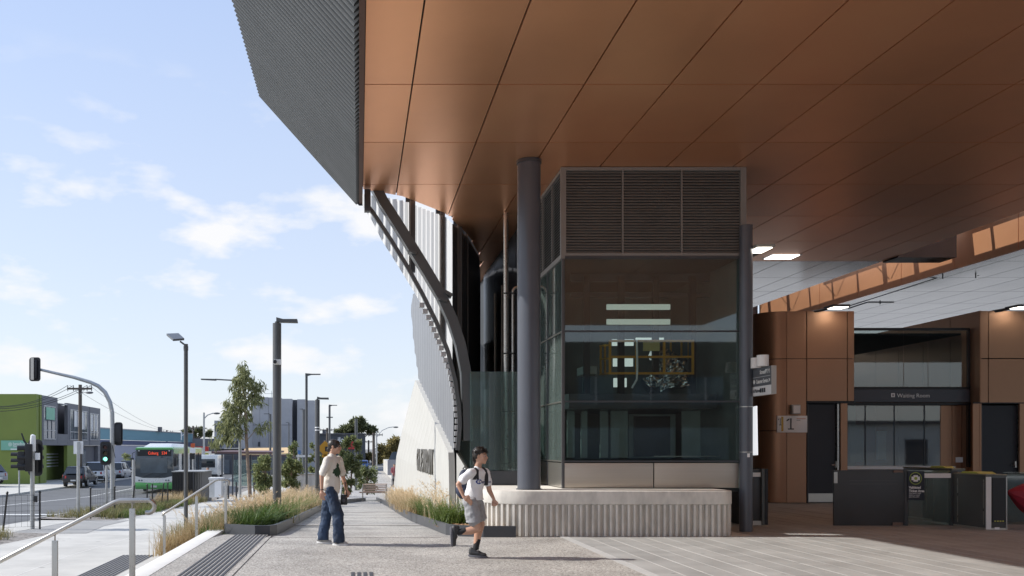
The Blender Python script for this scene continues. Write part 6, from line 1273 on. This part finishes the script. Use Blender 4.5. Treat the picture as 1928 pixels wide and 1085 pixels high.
# ---------------------------------------------------------------- woman walking on the path
def woman(t):
    D = Vector((.80, -.60, 0)).normalized(); Rr = Vector((D.y, -D.x, 0))      # facing, her right (towards the camera)
    V = Vector
    m_tee = M('cream tee cloth', (.66, .62, .56), .85, var=.05, vs=9, bump=.25, bs=14); m_jean = M('blue denim', (.024, .043, .083), .8, var=.6, vs=7, bump=.3, bs=12, vz=(1, 1, .4)); m_shoe = M('grey sneaker', (.34, .33, .32), .6, var=.25, vs=18); m_sole = M('white sole', (.75, .74, .72), .5, var=.03)
    hc = V((.022, -.01, 1.497)); seg, f, u, r, c = head_parts(t, hc, (.97, -.25, .03), 1.0, None)
    shR, shL = V((-.085, -.155, 1.295)), V((.09, .15, 1.295)); elR, wrR = V((-.165, -.205, 1.06)), V((-.165, -.215, .845)); elL, wrL = V((.145, .20, 1.05)), V((.205, .175, .835))
    seg += [(V((-.008, 0, 1.42)), V((-.015, 0, 1.31)), .047, .056), (shR*.8+V((0, 0, .258)), shL*.8+V((0, 0, .258)), .048, .048), (V((-.02, 0, 1.22)), V((-.035, 0, 1.05)), .105, .09, (D, .8)), (shR, elR, .046, .036), (elR, wrR, .036, .024), (shL, elL, .046, .036), (elL, wrL, .036, .024), (V((-.04, 0, 1.0)), V((-.05, 0, .86)), .085, .09, (D, .85))]
    seg += hand(wrR-V((0, 0, .005)), (.03, 0, -1), (.5, .8, 0), (.85, -.1, 0), 1.0, .45)+hand(wrL, (.12, -.1, -1), (-.4, -.8, 0), (.85, -.3, 0), 1.0, .9)
    # legs inside the jeans
    hR, hL = V((-.055, -.075, .88)), V((-.035, .08, .88)); kR, kL = V((.07, -.10, .46)), V((-.10, .10, .45)); aR, aL = V((.085, -.11, .08)), V((-.165, .10, .09))
    seg += [(hR, kR, .08, .05), (kR, aR, .05, .035), (hL, kL, .08, .05), (kL, aL, .05, .035)]
    body('body', seg, m_skin, t, .0078, 2)
    # hair: smooth pulled back cap with a low bun
    body('hair', [(c+u*.042-f*.022, c+u*.036+f*.016, .088, .082, (r, .93)), (c-f*.055+u*.0, c-f*.05-u*.05, .052, .036), (c-f*.095-u*.03, c-f*.10-u*.05, .030, .026)], m_hair, t, .009, 2)
    # tee shirt
    sR, sL = shR.lerp(elR, .80), shL.lerp(elL, .80)
    tee = [(V((-.012, 0, 1.33)), V((-.02, 0, 1.2)), .085, .13, (D, .78)), (shR+V((.012, .025, .0)), shL+V((-.012, -.025, 0)), .068, .068), (V((-.012, 0, 1.22)), V((-.028, 0, 1.0)), .150, .140, (D, .80)), (V((.0, 0, 1.14)), V((-.01, 0, 1.06)), .135, .13, (D, .8)), (V((-.028, 0, 1.0)), V((-.04, 0, .865)), .148, .16, (D, .92)), (shR, sR, .062, .062), (shL, sL, .062, .062)]
    body('tee_shirt', tee, m_tee, t, .010, 3, fold=.02, fs=.09)
    for sh, el in ((shR, elR), (shL, elL)): pass
    ring = [V((-.012, 0, 1.352))+D*math.cos(a)*.060+Rr*math.sin(a)*.072+V((0, 0, -.030*math.cos(a))) for a in np.linspace(0, 2*math.pi, 22)]
    B().tube(ring, .008, 6).build('neckband', m_tee, t, smooth=True)
    B().loft([[V((cx__, 0, z))+D*math.cos(a)*rd+Rr*math.sin(a)*rr for a in np.linspace(0, 2*math.pi, 29)[:-1]] for cx__, z, rd, rr in ((-.03, 1.02, .108, .128), (-.033, .96, .126, .149), (-.036, .90, .138, .160), (-.04, .845, .143, .164), (-.04, .843, .13, .15))]).build('shirt_hem', m_tee, t, smooth='all')
    # green leaf print on the chest, a flat print following the front of the shirt
    pc = V((-.012, 0, 1.145)); pr = B(); m_pr = M('dark green print', (.02, .045, .022), .85, var=.3, vs=25)
    tee_o = [o for o in t.children if o.name.startswith('tee_shirt')][0]
    bvh = None
    from mathutils.bvhtree import BVHTree
    bvh = BVHTree.FromPolygons([tuple(v.co) for v in tee_o.data.vertices], [tuple(p.vertices) for p in tee_o.data.polygons])
    def onshirt(a, z, lift=.004):
        o = V((-.015, 0, z))+Rr*a+D*.6; h = bvh.ray_cast(o, -D); return (h[0]+D*lift) if h[0] else None
    def blob(ca, cz, ra, rz, name, mat, rot=0):
        g_ = 9; vs = []; fs = []; ok = True; rows = []
        for i in range(5):
            q = i/4; row = []
            for k in range(16): a = 2*math.pi*k/16; w_ = (1+.16*math.sin(5*a+rot)); x, z = ra*q*w_*math.cos(a), rz*q*w_*math.sin(a); p = onshirt(ca+x, cz+z, .004); row.append(p if p else V((0, 0, cz)))
            rows.append(row)
        B().loft(rows).build(name, mat, t, fix=False)
    for ca, cz, ra, rz in ((.01, 1.205, .028, .05), (.045, 1.125, .05, .045), (-.02, 1.125, .05, .05), (.01, 1.16, .05, .045), (-.06, 1.105, .034, .036), (-.02, 1.07, .026, .045), (.03, 1.085, .035, .04)): blob(ca, cz, ra, rz, 'shirt_print', m_pr, ca*90)
    # wide jeans
    cR, cL = V((.095, -.11, .055)), V((-.155, .10, .075))
    jeans = [(V((-.03, 0, .905)), V((-.045, 0, .84)), .128, .142, (D, .86)), (V((-.045, -.062, .84)), kR, .105, .088), (kR, cR+V((0, 0, .06)), .088, .088), (V((-.05, .065, .84)), kL, .105, .086), (kL, cL+V((0, 0, .06)), .086, .084)]
    jb = body('jeans', jeans, m_jean, t, .010, 3, fold=.05, fs=.12)
    for cc, wd in ((cR, .089), (cL, .085)):                    # open hems
        rows = [[cc+V((wd*k_*math.cos(a)*1.0, wd*k_*math.sin(a), z)) for a in np.linspace(0, 2*math.pi, 21)[:-1]] for k_, z in ((.93, .12), (1.0, .06), (1.02, -.01), (.96, -.012))]
        B().loft(rows).build('jeans_hem', m_jean, t, smooth='all', fix=False)
    for toe, heel, side in ((V((.20, -.145, .028)), V((.03, -.10, .03)), 0), (V((-.05, .075, .03)), V((-.22, .11, .04)), 1)):
        d = (toe-heel).normalized(); body('shoe', [(heel+V((0, 0, .03)), heel.lerp(toe, .55)+V((0, 0, .028)), .042, .042), (heel.lerp(toe, .5)+V((0, 0, .015)), toe, .040, .030), (heel+V((0, 0, .06)), heel.lerp(toe, .3)+V((0, 0, .06)), .035, .034)], m_shoe, t, .009, 2)
        n = V((-d.y, d.x, 0)); rows = []
        for z, k_ in ((-.032, .94), (-.03, 1.0), (-.008, 1.0), (-.006, .93)):
            rows.append([heel.lerp(toe, .5)+d*math.cos(a)*.125*k_+n*math.sin(a)*.044*k_+V((0, 0, z-.0)) for a in np.linspace(0, 2*math.pi, 25)[:-1]])
        B().loft(rows, cap=True).build('sole', m_sole, t, fix=False)
    B().tube([wrR+V((.028*math.cos(a), .028*math.sin(a), .012)) for a in np.linspace(0, 2*math.pi, 13)], .005, 5).build('bracelet', m_sig, t)
WO = Vector((XP(627, 14.0), 14.0, 0)); pw = person('woman in a cream tee shirt with a green print and wide jeans on the path', WO, woman)
cmr = thing('black_camera', 'small black camera bag held by the woman in the cream tee shirt', 'camera bag', WO+Vector((.15, .16, .60))); oc = WO+Vector((.16, .16, 0))
box('case', m_sig, cmr, oc.x-.045, oc.x+.06, oc.y-.05, oc.y+.05, .60, .76, .015); B().tube([oc+Vector((-.03, 0, .76)), oc+Vector((-.02, 0, .93)), oc+Vector((.03, 0, .95)), oc+Vector((.045, 0, .76))], .008, 6).build('strap', m_black, cmr); B().tube([oc+Vector((0, -.05, .67)), oc+Vector((0, -.065, .67))], .028, 12).build('lens', m_greyd, cmr)
# ---------------------------------------------------------------- boy running with a backpack
def boy(t):
    V = Vector; D = Vector((.80, -.60, 0)).normalized(); Rr = Vector((D.y, -D.x, 0))
    m_tee = M('white sports tee', (.74, .74, .75), .8, var=.04, vs=9, bump=.25, bs=14); m_sh = M('grey shorts cloth', (.30, .30, .31), .85, var=.08, vs=40, bump=.2, bs=16); m_sock = M('black sock', (.02, .02, .022), .9, var=.1); m_shoe = M('black runner', (.028, .028, .03), .5, var=.2, vs=30)
    hc = V((.075, -.02, 1.375)); seg, f, u, r, c = head_parts(t, hc, (.90, -.42, -.06), .98, None)
    shR, shL = V((-.075, -.125, 1.155)), V((.165, .07, 1.15)); elR, wrR = V((-.235, -.16, 1.00)), V((-.165, -.185, .835)); elL, wrL = V((.215, .06, .905)), V((.262, -.02, .795))
    pel = V((-.015, 0, .78))
    seg += [(V((.055, -.005, 1.29)), V((.045, 0, 1.17)), .044, .052), (V((-.03, -.09, 1.16)), V((.12, .04, 1.155)), .042, .042), (V((.04, 0, 1.10)), V((.0, 0, .92)), .095, .085, (D, .8)), (shR, elR, .043, .034), (elR, wrR, .034, .022), (shL, elL, .043, .034), (elL, wrL, .034, .022), (V((.0, 0, .9)), pel, .095, .11, (D, .85))]
    seg += hand(wrR, (.75, -.1, -.55), (.45, .2, -.8), (.3, -.3, .8), .95, 1.0)+hand(wrL, (.12, -.1, -1), (-.5, -.6, .1), (.8, -.5, 0), .95, 1.7)
    hR, hL = pel+V((-.045, -.075, -.04)), pel+V((.04, .075, -.04)); kL, aL = V((.095, .03, .445)), V((.022, .02, .13)); kR, aR = V((.035, -.08, .40)), V((-.235, -.06, .345))
    seg += [(hL, kL, .082, .054), (kL, kL.lerp(aL, .35)+V((-.012, 0, 0)), .052, .056), (kL.lerp(aL, .35)+V((-.012, 0, 0)), aL, .056, .034), (hR, kR, .082, .054), (kR, kR.lerp(aR, .35)+V((0, 0, -.01)), .052, .055), (kR.lerp(aR, .35)+V((0, 0, -.01)), aR, .055, .034)]
    body('body', seg, m_skin, t, .0076, 2)
    body('hair', [(c+u*.047-f*.022, c+u*.06+f*.008, .086, .074, (r, .96)), (c+u*.085+f*.045, c+u*.078+f*.066, .032, .022), (c-f*.06+u*.01, c-f*.07-u*.085, .05, .032), (c+r*.05-f*.03+u*.02, c+r*.05-f*.04-u*.01, .04, .03), (c-r*.05-f*.03+u*.02, c-r*.05-f*.04-u*.01, .04, .03)], m_hair, t, .009, 1)
    rt_, dr_ = [], []
    for i in range(260):
        d = V((rng.normal(), rng.normal(), abs(rng.normal())*.8+.05)).normalized(); 
        rt_.append(c+u*.045+f*.0+d*.082); dr_.append(d*.7+V((rng.normal()*.4, rng.normal()*.4, -.2))-f*.15)
    for i in range(90): rt_.append(c-f*.07-u*rng.uniform(-.02, .08)+r*rng.normal()*.03); dr_.append(-f*.5-u*.8+r*rng.normal()*.3)
    for i in range(26): rt_.append(c+f*.068+u*.092+r*rng.normal()*.03); dr_.append(f*.6-u*.55+r*rng.normal()*.3)
    strands('hair_strand', m_hair, t, rt_, dr_, .034, .006)['kind'] = 'stuff'
    sR, sL = shR.lerp(elR, .62), shL.lerp(elL, .55)
    tee = [(V((.045, 0, 1.175)), V((.035, 0, 1.07)), .08, .125, (D, .8)), (shR+V((.015, .01, 0)), shL+V((-.015, -.01, 0)), .062, .062), (V((.035, 0, 1.07)), V((-.0, 0, .93)), .128, .122, (D, .84)), (V((-.0, 0, .93)), V((-.01, 0, .835)), .122, .128, (D, .9)), (V((.04, -.02, .87)), V((.055, -.02, .815)), .06, .05), (shR, sR, .060, .064), (shL, sL, .060, .062)]
    to = body('tee_shirt', tee, m_tee, t, .0098, 3, fold=.02, fs=.09)
    B().loft([[V((cx__, 0, z))+D*math.cos(a)*rd+Rr*math.sin(a)*rr for a in np.linspace(0, 2*math.pi, 29)[:-1]] for cx__, z, rd, rr in ((.0, .96, .098, .112), (-.006, .89, .118, .130), (-.01, .82, .126, .137), (.0, .785, .128, .138), (.0, .783, .115, .12))]).build('shirt_hem', m_tee, t, smooth='all')
    ring = [V((.052, -.005, 1.185))+D*math.cos(a)*.064+Rr*math.sin(a)*.066+V((0, 0, -.045*max(0, math.cos(a))+.012*(1-math.cos(a)))) for a in np.linspace(0, 2*math.pi, 22)]
    B().tube(ring, .007, 6).build('neckband', M('navy trim', (.03, .035, .06), .8, var=0), t, smooth=True)
    from mathutils.bvhtree import BVHTree
    bvh = BVHTree.FromPolygons([tuple(v.co) for v in to.data.vertices], [tuple(p.vertices) for p in to.data.polygons])
    V_ = -Rr
    def proj(a, z, lift=.004): h = bvh.ray_cast(V((.02, 0, z))+Rr*a+D*.6, -D); return h[0]+D*lift if h[0] else None
    # chest script, laid on the cloth
    lg = text('Champion', .058, (0, 0, 0), Matrix.Identity(4), M('logo navy', (.03, .04, .14), .7, var=0), 'chest_logo', t, .0, sx=.92, bold=.0012)
    for v in lg.data.vertices: 
        p = proj(.075-v.co.x, 1.012+v.co.y); v.co = p if p else v.co
    lc = text('C', .085, (0, 0, 0), Matrix.Identity(4), M('logo blue', (.03, .05, .25), .7, var=0), 'chest_logo', t, .0, bold=.003)
    for v in lc.data.vertices:
        p = proj(.105-v.co.x, 1.003+v.co.y, .005); v.co = p if p else v.co
    body('shorts', [(V((-.008, 0, .85)), pel+V((0, 0, -.02)), .115, .132, (D, .9)), (hL+V((0, -.01, .02)), hL.lerp(kL, .62), .105, .098), (hR+V((0, .01, .02)), hR.lerp(kR, .60)+V((-.015, 0, 0)), .105, .104)], m_sh, t, .0105, 2, fold=.045, fs=.10)
    for a, b_, rr in ((hL.lerp(kL, .50), hL.lerp(kL, .80), .102), (hR.lerp(kR, .48), hR.lerp(kR, .74)+V((-.02, 0, 0)), .108)):
        B().tube([a, a.lerp(b_, .5), b_], [rr*.9, rr, rr*1.04], 20, cap=False).build('shorts_leg', m_sh, t, smooth='all', fix=False)
    # socks and shoes
    B().tube([kL.lerp(aL, .62), kL.lerp(aL, .8), aL+V((0, 0, -.02))], [.046, .042, .042], 16).build('sock', m_sock, t, smooth=True); B().tube([kR.lerp(aR, .58), kR.lerp(aR, .8), aR], [.047, .043, .041], 16).build('sock', m_sock, t, smooth=True)
    def shoe(heel, toe, up):
        up = Vector(up).normalized(); d = (toe-heel).normalized()
        body('shoe', [(heel+up*.02, heel.lerp(toe, .55)+up*.012, .042, .043), (heel.lerp(toe, .5), toe, .042, .031), (heel+up*.055, heel.lerp(toe, .30)+up*.045, .037, .036)], m_shoe, t, .009, 2)
        n = d.cross(up); rows = []
        for z, k_ in ((-.042, .93), (-.038, 1.0), (-.016, 1.02), (-.012, .94)): rows.append([heel.lerp(toe, .5)+d*math.cos(a)*.135*k_+n*math.sin(a)*.048*k_+up*z for a in np.linspace(0, 2*math.pi, 25)[:-1]])
        B().loft(rows, cap=True).build('sole', m_greyd, t, fix=False); 
        for q in (.35, .47, .58): B().tube([heel.lerp(toe, q)+up*(.075-.05*q)+n*.028, heel.lerp(toe, q)+up*(.088-.06*q), heel.lerp(toe, q)+up*(.075-.05*q)-n*.028], .0045, 5).build('lace', m_swhite if q == .47 else m_greyd, t)
    shoe(V((-.035, .03, .045)), V((.135, -.03, .036)), (0, 0, 1)); shoe(V((-.295, -.055, .40)), V((-.285, -.075, .185)), (.85, 0, .15))
    # shoulder straps of the backpack lie on the shirt
    m_strap = M('black webbing', (.02, .02, .024), .8, var=.1)
    for a0, pts in ((0, [(.085, 1.19), (.10, 1.13), (.098, 1.06), (.112, .99), (.135, .93)]), (1, [(-.075, 1.19), (-.082, 1.12), (-.082, 1.05), (-.088, .98), (-.095, .92)])):
        rows = []
        for a, z in pts:
            e = [proj(a+w_, z, .010) for w_ in (-.021, .021)]
            if None in e: continue
            rows.append([e[0], e[1], e[1]-D*.012, e[0]-D*.012])
        top_ = (shR if a0 == 0 else shL)*.75+V((.01, 0, .345)) 
        if rows:
            s0 = [q-D*.10+V((0, 0, .028)) for q in rows[0]]; s1 = [q-D*.045+V((0, 0, .035)) for q in rows[0]]; rows = [s0, s1]+rows
            B().loft(rows, cap=True).build('backpack_strap', m_strap, t, fix=True)
BO = Vector((XP(893, 12.35), 12.35, 0)); pb = person('boy in a white tee shirt and grey shorts running with a backpack', BO, boy)
def backpack():
    Dd = Vector((.80, -.60, 0)); m_bp = M('navy backpack cloth', (.022, .03, .06), .75, var=.2, vs=8, bump=.2, bs=20)
    t = thing('backpack', 'dark navy backpack on the back of the running boy', 'backpack', BO+Vector((-.12, .10, .85))); c = Vector((.02, 0, 0))-Dd*.17
    body('pack', [(c+Vector((.0, .0, 1.10)), c+Vector((-.02, 0, .90)), .10, .118, (Dd, .75))], m_bp, t, .012, 3); body('front_pocket', [(c-Dd*.07+Vector((0, 0, .98)), c-Dd*.07+Vector((-.02, 0, .90)), .06, .07, (Dd, .6))], m_bp, t, .012, 3)
    B().tube([c+Vector((.02, .02, 1.20)), c+Vector((0, 0, 1.235)), c+Vector((-.03, -.02, 1.20))], .008, 6).build('grab_loop', m_sig, t)
    for o in t.children: o.location = BO-Vector(t.location)
backpack()
# ---------------------------------------------------------------- far figures
def walker(t, top, leg, s=1.0):
    V = Vector; m_t = M('walker top', top, .85, var=.15, vs=9); m_l = M('walker trousers', leg, .85, var=.1)
    seg = [(V((0, 0, 1.6)), V((0, -.01, 1.53)), .095, .07), (V((0, 0, 1.5)), V((0, 0, 1.38)), .05, .055), (V((-.15, 0, 1.36)), V((.15, 0, 1.36)), .06, .06), (V((-.19, 0, 1.35)), V((-.22, -.05, 1.08)), .045, .036), (V((-.22, -.05, 1.08)), V((-.14, -.25, 1.0)), .036, .025), (V((.19, 0, 1.35)), V((.22, -.05, 1.08)), .045, .036), (V((.22, -.05, 1.08)), V((.16, -.25, 1.0)), .036, .025), (V((0, 0, 1.3)), V((0, 0, .95)), .12, .12), (V((-.09, 0, .9)), V((-.09, -.08, .48)), .08, .055), (V((-.09, -.08, .48)), V((-.09, 0, .08)), .055, .04), (V((.09, 0, .9)), V((.09, .06, .48)), .08, .055), (V((.09, .06, .48)), V((.09, .14, .08)), .055, .04), (V((-.09, 0, .06)), V((-.1, -.14, .04)), .045, .035), (V((.09, .14, .06)), V((.1, .02, .04)), .045, .035), (V((0, -.09, 1.57)), V((0, -.105, 1.55)), .015, .014)]
    seg += hand(V((-.14, -.25, 1.0)), (.2, -1, 0), (0, 0, -1), (1, 0, 0), 1, .8)+hand(V((.16, -.25, 1.0)), (-.2, -1, 0), (0, 0, -1), (-1, 0, 0), 1, .8)
    body('body', seg, m_skin, t, .014, 2); body('hair', [(V((0, .015, 1.63)), V((0, .03, 1.58)), .1, .09)], M('greying hair', (.12, .10, .09), .7, var=.2), t, .015, 2)
    body('jacket', [(V((-.15, 0, 1.36)), V((.15, 0, 1.36)), .085, .085), (V((0, 0, 1.32)), V((0, 0, .9)), .16, .165), (V((-.19, 0, 1.34)), V((-.22, -.05, 1.1)), .066, .06), (V((-.22, -.05, 1.1)), V((-.16, -.2, 1.02)), .058, .05), (V((.19, 0, 1.34)), V((.22, -.05, 1.1)), .066, .06), (V((.22, -.05, 1.1)), V((.17, -.2, 1.02)), .058, .05)], m_t, t, .016, 2)
    body('trousers', [(V((-.09, 0, .88)), V((-.09, -.08, .48)), .105, .08), (V((-.09, -.08, .48)), V((-.09, 0, .14)), .08, .07), (V((.09, 0, .88)), V((.09, .06, .48)), .105, .08), (V((.09, .06, .48)), V((.09, .14, .14)), .08, .07)], m_l, t, .016, 2)
o_ = P(742.5, 0, 68.0); o_.z = -1.46
person('far walker in a dark red patterned top pushing a walking frame by the white wall', o_, lambda t: walker(t, (.22, .06, .07), (.25, .24, .24)))
wf = thing('walking_frame', 'silver wheeled walking frame pushed by the far walker', 'walking frame', o_+Vector((0, -.4, 0))); b = B()
for s in (-.2, .2): b.tube([o_+Vector((s, -.28, 1.0)), o_+Vector((s, -.34, .9)), o_+Vector((s, -.62, .06))], .022, 6).tube([o_+Vector((s, -.36, .85)), o_+Vector((s, -.2, .06))], .022, 6)
b.tube([o_+Vector((-.2, -.42, .6)), o_+Vector((.2, -.42, .6))], .02, 6); b.build('frame', m_steel2, wf)
for s in (-.2, .2):
    for y in (-.62, -.2): B().tube([o_+Vector((s-.02, y, .08)), o_+Vector((s+.02, y, .08))], .08, 12).build('wheel', m_tyre, wf)
box('bag', m_sig, wf, o_.x-.16, o_.x+.16, o_.y-.52, o_.y-.4, o_.z+.42, o_.z+.62)
o_ = P(391, 0, 58.0); o_.z = zs(58)
person('person in dark clothes standing behind the slatted enclosure by the bus', o_, lambda t: walker(t, (.03, .03, .035), (.03, .03, .04)))
